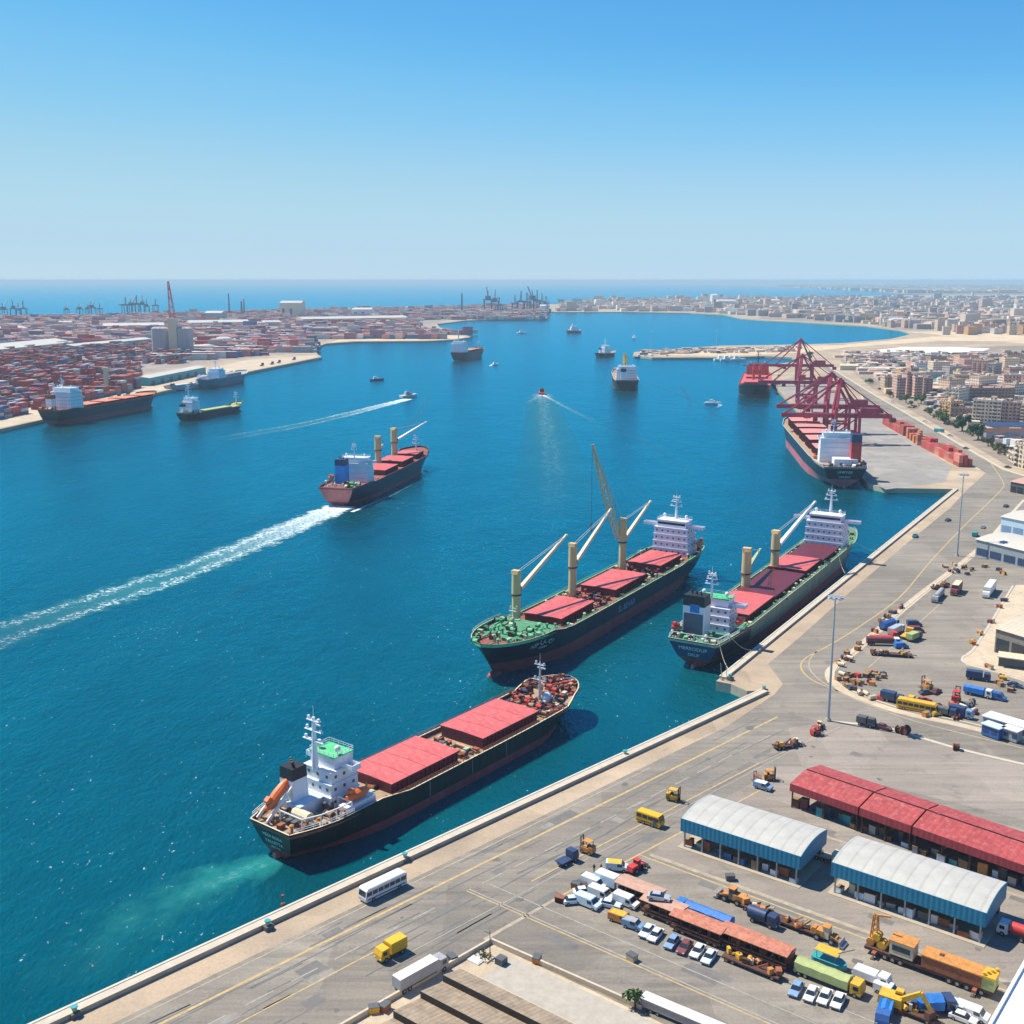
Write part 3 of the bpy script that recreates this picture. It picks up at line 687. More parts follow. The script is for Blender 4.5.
        if lattice:
            hk = Vector((p1.x, p1.y, p1.z - jl * .8)); MB().cyl(p1, hk, .09, None, 'dark_grey', 4).build("hoist_wire", jo)
            MB().box((hk.x, hk.y, hk.z - 2.6), (.9, .9, 2.6), 'dark_grey', tx=.6, ty=.6).ball((hk.x, hk.y, hk.z - 3), (.5, .5, .6), 'black', 6, 4).build("hook_block", jo)
        if extra: s.post(x, y, h, d, m, jl=extra[0], ja=extra[1], jaz=extra[2], jm='crane_tan', lattice=True, z=z, collar=collar, _o=o)
        return o
    def lifeboat(s, x, y, z, rz=0, l=6.5, m='orange', tilt=0.0, ramp=False):
        mb = MB(); rings = []
        for i in range(9):
            t = i / 8; xx = (t - .5) * l; r = 1.25 * max(.12, math.sin(math.pi * (t * .86 + .07))) ** .5
            rings.append([(xx, r * math.cos(a) * 1.0, 1.2 + r * math.sin(a) * (1.0 if math.sin(a) > 0 else .9)) for a in [2 * math.pi * k / 10 for k in range(10)]])
        mb.loft(rings, m)
        b = mb.build("lifeboat", s.o, (x, y, z), rz, smooth=True); b.rotation_euler = (0, tilt, rz)
        MB().box((-l * .28, 0, 2.25), (1.5, 1.4, .75), m, tx=.8, ty=.8).build("lifeboat_cabin", b)
        MB().box((0, 0, -.25), (l * .8, .4, .3), 'steel').build("cradle", b)
        if ramp:
            for sg in (1, -1):
                MB().bar((-l * .75, sg * 1.65, .3), (l * .75, sg * 1.65, .3), .3, .8, 'white').build("launch_rail", b)
        return b
    def railing(s, x0, x1, m='ship_white', h=1.0, step=2.4, sides=(1, -1)):
        for sg in sides:
            r = MB(); n = max(2, int((x1 - x0) / step)); pts = []
            for i in range(n + 1):
                x = x0 + (x1 - x0) * i / n; st = x / s.L; pts.append(Vector((x, sg * (s.bd(st) - .1), s.top(st) + .02)))
            for i, p in enumerate(pts):
                r.box(p, (.1, .1, h), m)
                if i:
                    for q in (.55, 1.0): r.bar(pts[i - 1] + Vector((0, 0, h * q)), p + Vector((0, 0, h * q)), .08, .08, m)
            r.build("railing", s.o)
    def clutter(s, x0, x1, n, cols, kinds=None, ymax=None, big=1.0, y0=None):
        g = s.rng; lib = {}
        for i in range(n):
            x = g.uniform(x0, x1); st = x / s.L; hb = (ymax if ymax else s.bd(st) - .9); hb = max(.3, hb); y = g.uniform(-hb, hb) if y0 is None else g.choice((-1, 1)) * g.uniform(y0, hb)
            k = g.choice(kinds or ("winch", "bollard", "ventilator", "deck_box", "rope_coil", "pipe")); c = g.choice(cols); key = (k, c)
            z = s.zd(x)
            if key not in lib:
                mb = MB()
                if k == "winch":
                    mb.box((0, 0, 0), (1.9, 2.4, .35), c).cyl((0, -1.0, .95), (0, 1.0, .95), .62, None, c, 9).cyl((0, -1.25, .95), (0, -1.0, .95), .85, None, 'dark_rust', 9).cyl((0, 1.0, .95), (0, 1.25, .95), .85, None, 'dark_rust', 9).box((.8, 0, .3), (.7, .9, .9), c)
                elif k == "bollard":
                    mb.box((0, 0, 0), (1.5, .7, .15), c).cyl((-.45, 0, .1), (-.45, 0, .95), .26, .3, c, 8).cyl((.45, 0, .1), (.45, 0, .95), .26, .3, c, 8)
                elif k == "ventilator":
                    mb.cyl((0, 0, 0), (0, 0, 1.6), .32, .3, c, 8).ball((0, 0, 1.75), (.62, .62, .42), c, 8, 5)
                elif k == "deck_box":
                    mb.box((0, 0, 0), (1.6, 1.1, 1.0), c).box((0, 0, 1.0), (1.75, 1.25, .12), c)
                elif k == "rope_coil":
                    for q in range(3): mb.cyl((0, 0, q * .2), (0, 0, q * .2 + .19), .75 - q * .1, .7 - q * .1, c, 10)
                else:
                    mb.cyl((-2.0, 0, .5), (2.0, 0, .5), .17, None, c, 6).box((-1.4, 0, 0), (.2, .3, .5), c).box((1.4, 0, 0), (.2, .3, .5), c)
                lib[key] = mb.build(k, s.o, (x, y, z), g.choice((0, .1, 1.57, g.uniform(0, 3))))
                if big != 1: lib[key].scale = (big,) * 3
            else:
                o = inst(lib[key], s.o, (x, y, z), g.choice((0, .1, 1.57, g.uniform(0, 3))))
                if big != 1: o.scale = (big,) * 3
    def text(s, name, body, size, loc, rot, m='white'):
        cu = bpy.data.curves.new(name, 'FONT'); cu.body = body; cu.size = size; cu.align_x = 'CENTER'; cu.extrude = .02; cu.materials.append(P[m])
        o = bpy.data.objects.new(name, cu); COL.objects.link(o); o.parent = s.o; o.location = loc; o.rotation_euler = rot; return o
def stern_text(sh, body, size, z, m='white', y=0):
    t = max(0, z / sh.top(0)); x = sh.skin(0, z, 1)[0] - .1
    z2 = z + .5; x2 = sh.skin(0, z2, 1)[0] - .1
    lean = math.atan2(x - x2, z2 - z)
    return sh.text("ship_name", body, size, (x, y, z), (math.pi / 2 + lean * 1.0, 0, -math.pi / 2), m)
def side_text(sh, body, size, st, z, sg, m='white', name="ship_name"):
    p = Vector(sh.skin(st, z, sg)); p2 = Vector(sh.skin(st + .02, z, sg)); up = Vector(sh.skin(st, z + 1, sg)) - p
    d = (p2 - p).normalized() * (1 if sg < 0 else -1); up = (up - d * up.dot(d)).normalized(); nrm = d.cross(up)
    o = sh.text(name, body, size, p + nrm * .12, (0, 0, 0), m)
    M_ = Matrix((d, up, nrm)).transposed(); o.rotation_euler = M_.to_euler(); return o

# --- A: black hulled coaster under way beside the near quay
hA = Vector((.613, .79, 0)).normalized(); sA = Vector((-52.2, 222.0, 0))
A = Ship("cargo_ship", "black hulled cargo ship with two long red hatch covers and a green wheelhouse roof", "cargo ship", sA, sA + hA, 113, 19.5, 5.4, zb=2.1,
         c='hull_black', deck='deck_tan', rail='cream', inner='deck_red', fc=2.0, fcs=.875, poop=1.4, pe=.245, ws=.66, bf=.83)
A.hatch(30, 54.5, 14.8, 3.3, panels=4); A.hatch(63.5, 87.5, 14.8, 3.3, panels=4)
for x_ in (31, 42, 53, 65, 76, 86):
    pass
A.house(15.0, 24.0, 9.6, 3, 2.8, wall='ship_white', roof='bright_green', front=1, wingw=7.6, y=1.8)
A.mast(15.6, 2.2, A.ztop - 3.2, 12.5, r=.8)
A.funnel(11.0, 4.0, A.zd(11), 4.6, 4.2, 10.4, body='ship_white')
MB().box((0, 0, 0), (6.8, 7.6, 2.7), 'ship_white').box((0, 0, 2.7), (7.2, 8.2, .15), 'pale_blue').build("engine_casing", A.o, (11.4, 3.0, A.zd(13) - .05))
A.lifeboat(6.6, 4.0, A.zd(6) + 4.2, 0, 8.2, 'orange', tilt=-R(36), ramp=True)
for sg in (-1, 1):
    MB().cyl((0, 0, 0), (0, 0, 3.9), .2, None, 'white', 6).build("ramp_support", A.o, (9.2, 4.0 + sg * 1.7, A.zd(9)))
A.lifeboat(19.5, -7.0, A.zd(22) + 2.2, 0, 6.6, 'orange')
MB().box((0, 0, 0), (9, 2.6, 2.0), 'ship_white').build("boat_deck", A.o, (19.5, -7.0, A.zd(22)))
for i_, (x_, y_) in enumerate(((4, -6), (8, -7.6), (12, -8.2), (16.5, -8.4), (4, 1.0), (16.5, -4))):
    MB().box((0, 0, 0), (.22, .22, 3.0), 'white').build("deck_post", A.o, (x_, y_, A.zd(4)))
fr = MB()
for a_, b_ in (((4, -6), (8, -7.6)), ((8, -7.6), (12, -8.2)), ((12, -8.2), (16.5, -8.4)), ((4, -6), (4, 1)), ((16.5, -8.4), (16.5, -4))):
    fr.bar((a_[0], a_[1], 3.0), (b_[0], b_[1], 3.0), .25, .25, 'white')
fr.build("awning_frame", A.o, (0, 0, A.zd(4)))
MB().cyl((0, -2.5, 1.3), (0, 2.5, 1.3), 1.3, None, 'cream', 10).build("mooring_drum", A.o, (7.6, -2.0, A.zd(7)))
A.mast(98, 0, A.zd(98), 12.0, m='silver', yards=2, r=.5)
MB().ball((0, 0, 1.4), (1.5, 1.5, 1.6), 'pale_blue', 8, 6).cyl((0, 0, 0), (0, 0, 1), .9, None, 'pale_blue', 8).build("vent_dome", A.o, (99.2, -1.6, A.zd(99)), smooth=True)
A.clutter(1.2, 15, 44, ['deck_tan', 'rust', 'dark_grey', 'cream', 'machine_orange'])
A.clutter(90, 111.5, 190, ['rust', 'deck_red', 'deck_red', 'rust', 'cream', 'navy', 'red', 'maroon', 'deck_tan', 'dark_rust'], big=.95)
A.clutter(55.5, 62.5, 34, ['pale_green', 'cream', 'rust', 'dark_grey'], ymax=7)
A.clutter(27.8, 30, 8, ['machine_yellow', 'cream', 'rust', 'pale_green'])
A.clutter(88.5, 92, 10, ['cream', 'deck_tan', 'rust'])
for x_ in (57, 61): MB().bar((0, -7, .5), (0, 7, .5), .5, .5, 'rust').build("cross_beam", A.o, (x_, 0, A.D))
A.railing(28, 98, 'rust', 1.0, 1.9)
A.railing(1, 16, 'ship_white', 1.0, 2.0)
stern_text(A, "MEDI ROSA", 1.25, 4.9); stern_text(A, "VALLETTA", 1.25, 3.3)
stern_text(A, "IMO 914", .8, 2.1)
for st in (.36, .50, .62): MB().bar((0, 0, 0), (0, 0, -3.6), .1, .1, 'steel').build("draught_mark", A.o, (A.L * st, -9.8, A.D + .6))

# --- B: geared carrier with tall lattice boom in the middle of the basin
dB = Vector((.512, .859, 0)).normalized(); LB = 168.0
bB = Vector((-5.6, 338.8, 0)); sB = bB + dB * (LB * .95)
B = Ship("bulk_carrier", "navy hulled bulk carrier with three tan crane posts and green bulwarks, moored mid basin", "cargo ship", sB, bB, LB, 23.5, 8.4, zb=4.0, c='hull_navy', deck='deck_red', rail='pale_green',
         inner='rail_green', fc=1.8, fcs=.79, poop=.8, pe=.16, bf=.84)
def bx(a): return LB * .95 - a      # metres aft of the stem
for a0, a1, pn in ((31, 56, 2), (73, 100.5, 2), (114.5, 137, 2)):
    B.hatch(bx(a1), bx(a0), 14.6, 3.0, panels=pn, along=(a0 != 73))
B.house(bx(151.5), bx(141), 16.0, 4, 2.9, wall='shaded_white', roof='ship_white', front=1, wingw=13.5)
B.mast(bx(147), 0, B.ztop - .2, 10, r=.65)
B.funnel(5, 0, B.zd(6), 4.4, 5, 11, body='ship_white', band='blue')
B.post(bx(26.5), -7.6, 18, 3.0, jl=36, ja=20, jaz=180)
B.post(bx(67), -7.4, 19.5, 3.0, jl=33, ja=27, jaz=180)
p3_ = B.post(bx(110), -7.4, 21, 3.0, jl=27, ja=24, jaz=180, extra=(39.5, 74, -66))
MB().prism([(-32, -10.6), (-18, -9.6), (-8, -6.4), (-1.5, -3), (-.5, 0), (-1.5, 3), (-8, 6.4), (-18, 9.6), (-32, 10.6)], 0, .06, 'deck_green').build("foredeck", B.o, (LB - 1.2, 0, B.zd(LB * .90) + .05))
B.mast(bx(12), 0, B.zd(bx(12)), 8.5, m='pale_green', yards=2, r=.4)
B.lifeboat(bx(149), 10.2, B.zd(6) + 3.5, 0, 6.0, 'orange')
B.clutter(bx(25), bx(-6), 84, ['deck_green', 'deck_green', 'rail_green', 'pale_green', 'rail_green', 'deck_green', 'cream'], big=1.0)
for a0, a1 in ((57, 72), (101.5, 113.5)): B.clutter(bx(a1), bx(a0), 48, ['deck_red', 'maroon', 'dark_rust', 'rust', 'cream'], ymax=8.5)
B.clutter(bx(140), bx(28), 64, ['rail_green', 'pale_green', 'cream', 'dark_rust'], kinds=["bollard", "deck_box", "pipe", "ventilator"], y0=8.6)
B.clutter(1, 6, 10, ['rail_green', 'cream', 'rust'])
B.railing(bx(30), bx(0.5), 'pale_green', .9, 2.4); B.railing(bx(138), bx(34), 'rail_green', .9, 2.6)
side_text(B, "ريم البحر", 2.3, .885, 8.4, 1); side_text(B, "NADRA", 1.1, .885, 6.6, 1)
side_text(B, "EL-BEHAR", 3.2, .52, 5.0, 1, m='sky_blue', name="hull_logo")

# --- C: carrier at the right-hand quay with a house at each end
hC = Vector((.508, .861, 0)).normalized(); sC = Vector((57.6, 343.0, 0)); LC = 190.0
Cc = Ship("bulk_carrier", "green grey bulk carrier with navy stern, two tan crane posts and two deckhouses", "cargo ship", sC, sC + hC, LC, 20.5, 8.0, zb=3.2, c='hull_navy', c2='hull_green', c2s=.135,
          deck='deck_green', rail='pale_green', inner='pale_green', fc=1.4, fcs=.9, poop=.6, pe=.13, ws=.8, bf=.86, transom='hull_blue')
HOLD_SHADE = mat("open hold shade", (.115, .016, .032), rough=.55, var=.12, scale=.3, dirt=.2, dirtc=(.10, .03, .04))  # dark covers paint in the shaded inside of open holds
Cc.hatch(33, 60.5, 15.2, 3.0, panels=1); Cc.hatch(62, 99.5, 15.2, 2.4, cover=HOLD_SHADE, panels=1)
Cc.hatch(101, 123.5, 15.2, 3.2, panels=1); Cc.hatch(125, 152, 15.2, 2.4, cover=HOLD_SHADE, panels=1)
Cc.house(16, 25, 13, 3, 2.7, wall='shaded_white', roof='bright_green', front=1, wingw=10.4)
Cc.mast(18, .5, Cc.ztop - .2, 9, r=.55)
Cc.funnel(11.6, 3.0, Cc.zd(11), 6, 7.4, 13.5, body='ship_white')
MB().box((-.04, 0, 0), (.12, 6.6, 7.6), mat("slate panel", (.07, .10, .15), rough=.5)).build("funnel_panel", Cc.o, (8.45, 3.0, Cc.zd(11)))
MB().box((0, 0, 0), (.1, 3.2, 2.6), 'tarp_blue').build("funnel_emblem", Cc.o, (8.4, 2.6, Cc.zd(11) + 8.0))
Cc.lifeboat(20.5, -8.9, Cc.zd(20) + 2.6, 0, 6.4, 'red')
Cc.lifeboat(6.0, 8.0, Cc.zd(6) + 2.0, 0, 4.5, 'red')
for x_, y_ in ((2, -8), (2, 8), (9, -9.4), (9, 9.4), (2, 0)): MB().box((0, 0, 0), (.22, .22, 2.6), 'white').build("deck_post", Cc.o, (x_, y_, Cc.zd(3)))
fr = MB()
for a_, b_ in (((2, -8), (2, 8)), ((2, -8), (9, -9.4)), ((2, 8), (9, 9.4)), ((9, 9.4), (9, -9.4))): fr.bar((*a_, 2.6), (*b_, 2.6), .22, .22, 'white')
fr.build("awning_frame", Cc.o, (0, 0, Cc.zd(3)))
Cc.clutter(1.2, 10, 34, ['deck_green', 'rail_green', 'white', 'cream', 'dark_grey', 'machine_orange'])
Cc.post(70.5, 6.4, 16.5, 3.4, jl=26, ja=4, jaz=8, jm='pale_green', collar=.42)
Cc.post(103, 5.6, 17, 3.4, jl=34, ja=23, jaz=-10, jm='ship_white')
Cc.house(153.5, 164, 17.0, 4, 2.9, wall='shaded_white', roof='ship_white', front=-1, wingw=14.5)
Cc.mast(163, 0, Cc.ztop - .2, 10, r=.7)
Cc.clutter(26, 150, 60, ['pale_green', 'rail_green', 'cream', 'dark_grey'], kinds=["bollard", "deck_box", "pipe", "ventilator"], y0=8.4)
Cc.clutter(168, 186, 16, ['deck_green', 'cream', 'rust'])
Cc.railing(26, 186, 'pale_green', .9, 2.6); Cc.railing(1, 24, 'ship_white', .9, 2.2)
stern_text(Cc, "MEREODUP", 1.9, 6.1); stern_text(Cc, "DELIP", 1.6, 3.9)

# --- D: ship steaming away with a long wake
sD = at(336, 507, WATER); hD = at(424, 463, WATER); 
Dd = Ship("cargo_ship", "dark hulled cargo ship with blue funnel and red transom trailing a long white wake", "cargo ship", sD, hD, 150, 24, 8.6, zb=2.4, c='hull_navy', deck='deck_red', rail='maroon', inner='maroon', transom='boot_bright', lod=1, ws=.85)
Dd.hatch(56, 80, 17, 3.2, panels=1); Dd.hatch(88, 110, 17, 3.6, panels=1); Dd.hatch(118, 134, 15, 3.6, panels=1)
Dd.house(26, 37, 18, 4, 2.9, wall='ship_white', roof='ship_white', wingw=12, win=False)
Dd.mast(29, 0, Dd.ztop, 8); Dd.funnel(20, 4, Dd.zd(20), 6.5, 6, 14, body='funnel_blue', cap='navy')
Dd.post(84, 6, 19, 4.2, jl=6, ja=10, jaz=0); Dd.post(114, 6, 20, 4.2, jl=34, ja=14, jaz=-18, jm='ship_white')
Dd.mast(134, -2, Dd.zd(134), 13, r=.6); Dd.lifeboat(14, 8, Dd.zd(14) + 3, 0, 7, 'orange')
Dd.clutter(3, 14, 20, ['bright_green', 'cream', 'rail_green', 'white'], big=1.5); Dd.clutter(38, 50, 12, ['red', 'cream', 'white', 'rust'], big=1.4)

# --- E: bulk carrier under the gantry cranes
sE = Vector((200, 663, 0)); hE = Vector((.126, .992, 0)); LE = 240
E_ = Ship("bulk_carrier", "navy and red bulk carrier with red funnel lying under the red gantry crane", "cargo ship", sE, sE + hE, LE, 31, 11.5, zb=5.2, c='hull_navy', deck='deck_tan', rail='pale_blue', lod=0, boot=mat("faded antifouling", (.42, .10, .12), rough=.55, var=.25, scale=.1, dirt=.3, dirtc=(.2, .08, .1), streak=True), ws=.82, poop=.6)
for i in range(5): E_.hatch(50 + i * 34, 74 + i * 34, 21, 6.5 if i else 5.5, cover=mat("pale hatch red", (.66, .25, .22), rough=.6, var=.1), panels=1)  # paler than the common hatch red
E_.house(24, 33, 20, 5, 3.0, wall='ship_white', roof='pale_blue', wingw=11, win=False, y=2, step=.2)
E_.mast(27, 4, E_.ztop, 8); E_.funnel(16, -8, E_.zd(15), 6, 6, 19, body='red', cap='navy')
MB().box((0, 0, 0), (10, 14, 4), 'ship_white').build("engine_casing", E_.o, (16, -2, E_.zd(15)))
E_.clutter(3, 12, 24, ['dark_grey', 'white', 'steel', 'navy'], big=1.5); E_.clutter(38, 48, 14, ['machine_orange', 'cream', 'navy'], big=1.8)
E_.railing(1, 22, 'ship_white', 1.2, 3); E_.lifeboat(40, 13, E_.D + 1, 0, 8, 'orange')
stern_text(E_, "LIMETOS", 2.3, 9.0); stern_text(E_, "VALON", 2.0, 6.0)

# --- F: red ship farther along the pier
sF = Vector((300, 1372, 0)); hF = Vector((-.24, -1, 0))
F_ = Ship("bulk_carrier", "black ship with bright red decks and red deckhouse at the far end of the pier", "cargo ship", sF, sF + hF, 185, 34, 11, zb=2.0, c='hull_navy', deck='hatch_red', rail='red', inner='red', bf=.9, lod=1, fcs=.94)
F_.house(14, 28, 26, 3, 3.2, wall='red', roof='maroon', win=False); F_.mast(20, 0, F_.ztop, 14, m='maroon', r=.9)
F_.hatch(40, 70, 24, 2, panels=1); F_.hatch(110, 140, 24, 2, panels=1)
for y_ in (-3, 4): F_.post(92, y_, 17, 3.4, m='red', jl=8, ja=50, jaz=0, jm='red')

# --- G/H/I/J : ships out in the channel
sG = at(627, 391, WATER)
G_ = Ship("cargo_ship", "dark blue cargo ship seen from astern with yellow deck crane, alone in the channel", "cargo ship", sG, sG + Vector((.06, 1, 0)), 150, 29, 10, zb=2.0, c='hull_navy', deck='deck_tan', rail='ship_white', lod=1, ws=.9)
G_.house(16, 30, 24, 4, 3.0, wall='ship_white', roof='pale_blue', wingw=14, front=1); G_.mast(22, 0, G_.ztop, 9)
G_.post(48, 0, 26, 4.5, m='machine_yellow', jl=8, ja=30, jaz=0); G_.post(78, 0, 26, 4.5, m='machine_yellow', jl=8, ja=30, jaz=0)
G_.hatch(54, 72, 18, 3); G_.hatch(84, 120, 18, 3); G_.funnel(10, 4, G_.zd(9), 6, 6, 13, body='pale_blue')
sH = at(456, 361, WATER)
H_ = Ship("cargo_ship", "grey blue cargo ship with pale stern house, nearest to the sandy spit", "cargo ship", sH, at(480, 356.5, WATER), 112, 25, 11, zb=1.5, c='hull_navy', deck='maroon', rail='grey', lod=1)
H_.house(8, 22, 24, 4, 3.4, wall='ship_white', roof='pale_blue', win=False); H_.mast(12, 0, H_.ztop, 18, r=1); H_.hatch(34, 66, 20, 4, cover='dusty_roof', panels=1); H_.hatch(70, 94, 20, 4, cover='rust_roof', panels=1); H_.mast(102, 0, H_.zd(102), 12, r=.8)
sI = at(597, 357, WATER)
I_ = Ship("tugboat", "white topped dark hulled work boat off the tip of the breakwater", "work boat", sI, sI + Vector((.7, .7, 0)), 44, 15, 4.5, zb=.8, c='hull_navy', deck='grey', rail='ship_white', lod=1, fc=2.5)
I_.house(12, 28, 11, 3, 3.2, wall='ship_white', roof='pale_blue', win=False); I_.mast(20, 0, I_.ztop, 11, r=.8); I_.funnel(8, 0, I_.zd(8), 4, 4, 8)
sJ = at(567, 333, WATER)
J_ = Ship("ferry", "small white and navy vessel far up the channel, nearest the city shore", "ferry", sJ, sJ + Vector((.9, .4, 0)), 38, 12, 4, zb=1, c='hull_navy', deck='grey', rail='white', lod=1)
J_.house(8, 26, 9, 3, 3, wall='ship_white', roof='ship_white', win=False, wings=False); J_.mast(14, 0, J_.ztop, 6, r=.8); J_.funnel(5, 0, J_.zd(5), 3, 3, 6)
# --- ships on the left
sL = at(49, 426, WATER)
L_ = Ship("bulk_carrier", "long dark blue bulk carrier with orange red hatches moored below the container yard", "cargo ship", sL, at(147, 408, WATER), 158, 25, 11.5, zb=4.5, c='hull_navy', deck='rust', rail='rust', inner='rust', lod=1, ws=.85)
L_.house(16, 34, 22, 5, 3.0, wall='ship_white', roof='pale_blue', wingw=13); L_.mast(22, 0, L_.ztop, 7); L_.funnel(10, 4, L_.zd(9), 6, 6, 13, body='ship_white', cap='rust')
for i in range(4): L_.hatch(40 + i * 28, 63 + i * 28, 18, 3.0, cover=mat("orange hatch paint", (.62, .20, .10), rough=.6, var=.15), panels=1)
L_.clutter(2, 12, 14, ['rust', 'cream', 'orange'], big=1.8)
sM = at(181, 421, WATER)
M_ = Ship("coaster", "small black coaster with white stern house passing the long moored bulk carrier", "cargo ship", sM, at(228, 413, WATER), 88, 15, 5, zb=.6, c='hull_navy', deck='olive', rail='dark_grey', lod=1)
M_.house(8, 20, 12, 3, 3.2, wall='ship_white', roof='pale_blue', win=False); M_.mast(12, 0, M_.ztop, 12, r=.8); M_.hatch(28, 68, 9, 1.8, cover='olive', side='dark_grey'); M_.mast(80, 0, M_.zd(80), 11, r=.7); M_.funnel(6, 2, M_.zd(6), 4, 4, 8); M_.clutter(3, 24, 14, ['white', 'cream', 'rust'], big=1.6)
sN = at(203, 389, WATER)
N_ = Ship("cargo_ship", "teal blue ship with grey decks berthed at the sandy end of the left quay", "cargo ship", sN, at(243, 381, WATER), 112, 20, 9, zb=.8, c=mat("hull teal", (.03, .12, .18), rough=.5, var=.2), deck='grey', rail='steel', lod=1)
N_.house(26, 44, 15, 3, 3, wall='pale_blue', roof='ship_white', win=False); N_.hatch(50, 90, 13, 4, cover='steel', side='grey'); N_.mast(34, 0, N_.ztop, 9, r=.7)
sN2 = at(167, 391.5, WATER)
N2 = Ship("supply_boat", "low white work boat berthed between the bulk carrier and the teal ship", "work boat", sN2, at(204, 387, WATER), 95, 14, 4, zb=.6, c='grey', deck='steel', rail='white', lod=1)
N2.house(52, 64, 10, 2, 3, wall='ship_white', roof='white', win=False); N2.hatch(12, 44, 8, 2.5, cover='pale_blue', side='grey'); N2.clutter(4, 80, 14, ['white', 'rust', 'grey'], big=1.8)

# --- small craft
def motorboat(label, p, d, l=12, w=4, c='white', top='white', cat="boat", name="motorboat", group=None, mast=0):
    o = thing(name, label, cat, (p.x, p.y, WATER), math.atan2(d[1], d[0]), group); mb = MB(); rings = []
    for t in (0, .05, .3, .6, .8, .93, 1):
        h = w / 2 * (1 if t < .5 else max(.04, 1 - ((t - .5) / .5) ** 2.2)); z1 = l * .11 * (1 + .35 * t * t); x = (t - .5) * l
        rings.append([(x, -h * .6, -.5), (x, h * .6, -.5), (x, h, z1), (x, h * .9, z1 + .02), (x, -h * .9, z1 + .02), (x, -h, z1)])
    mb.loft(rings, c).build("hull", o)
    MB().box((-l * .06, 0, l * .1), (l * .42, w * .62, l * .11), top, tx=.86, ty=.88).box((-l * .12, 0, l * .21), (l * .24, w * .5, l * .08), top, tx=.8).build("cabin", o)
    MB().box((l * .155, 0, l * .145), (.1, w * .5, l * .04), 'glass').build("windscreen", o)
    if mast: MB().cyl((0, 0, l * .2), (0, 0, mast), .12, .08, 'white', 5).build("mast", o)
    return o
motorboat("red cabined white ferry throwing a V wake in mid channel", at(542, 394, WATER), (.05, 1), 22, 8, 'red', 'dark_rust', "ferry", "ferry_boat")
motorboat("white ferry trailing a long straight wake towards the left", at(409, 397, WATER), (.72, .69), 22, 7, 'white', 'grey', "ferry", "ferry_boat")
motorboat("small dark launch with white cabin off the left quay", at(377, 380.5, WATER), (.95, .3), 18, 5, 'navy', 'white', "launch", "motorboat")
motorboat("tiny white launch in the channel beyond the grey blue ship", at(495, 365, WATER), (.7, .7), 14, 4, 'white', 'white', "launch")
motorboat("white speedboat in a splash of foam left of the gantry pier", at(713, 404, WATER), (.9, -.3), 16, 5, 'white', 'white', "speedboat", "speedboat")
motorboat("lone white yacht anchored above the dark work boat", at(634, 338.5, WATER), (.1, 1), 26, 8, 'white', 'white', "yacht", "sailing_yacht", mast=30)
motorboat("speck of a white boat at anchor far up the channel", at(522, 333.5, WATER), (1, .2), 24, 8, 'white', 'white', "yacht", "motorboat")
for i, x_ in enumerate((722, 728, 733, 738)):
    motorboat("white motor yacht moored under the sandy breakwater", at(x_, 360.5 + .2 * (i % 2), WATER), (1, .15), 26, 8, 'white', 'white', "yacht", "motor_yacht", "yachts moored at the breakwater")
for i, x_ in enumerate((640, 646, 653, 668)):
    motorboat("dark fishing boat moored at the tip of the breakwater", at(x_, 358, WATER), (1, .1), 18, 6, 'navy', 'pale_blue', "fishing boat", "fishing_boat", "fishing boats at the breakwater tip")
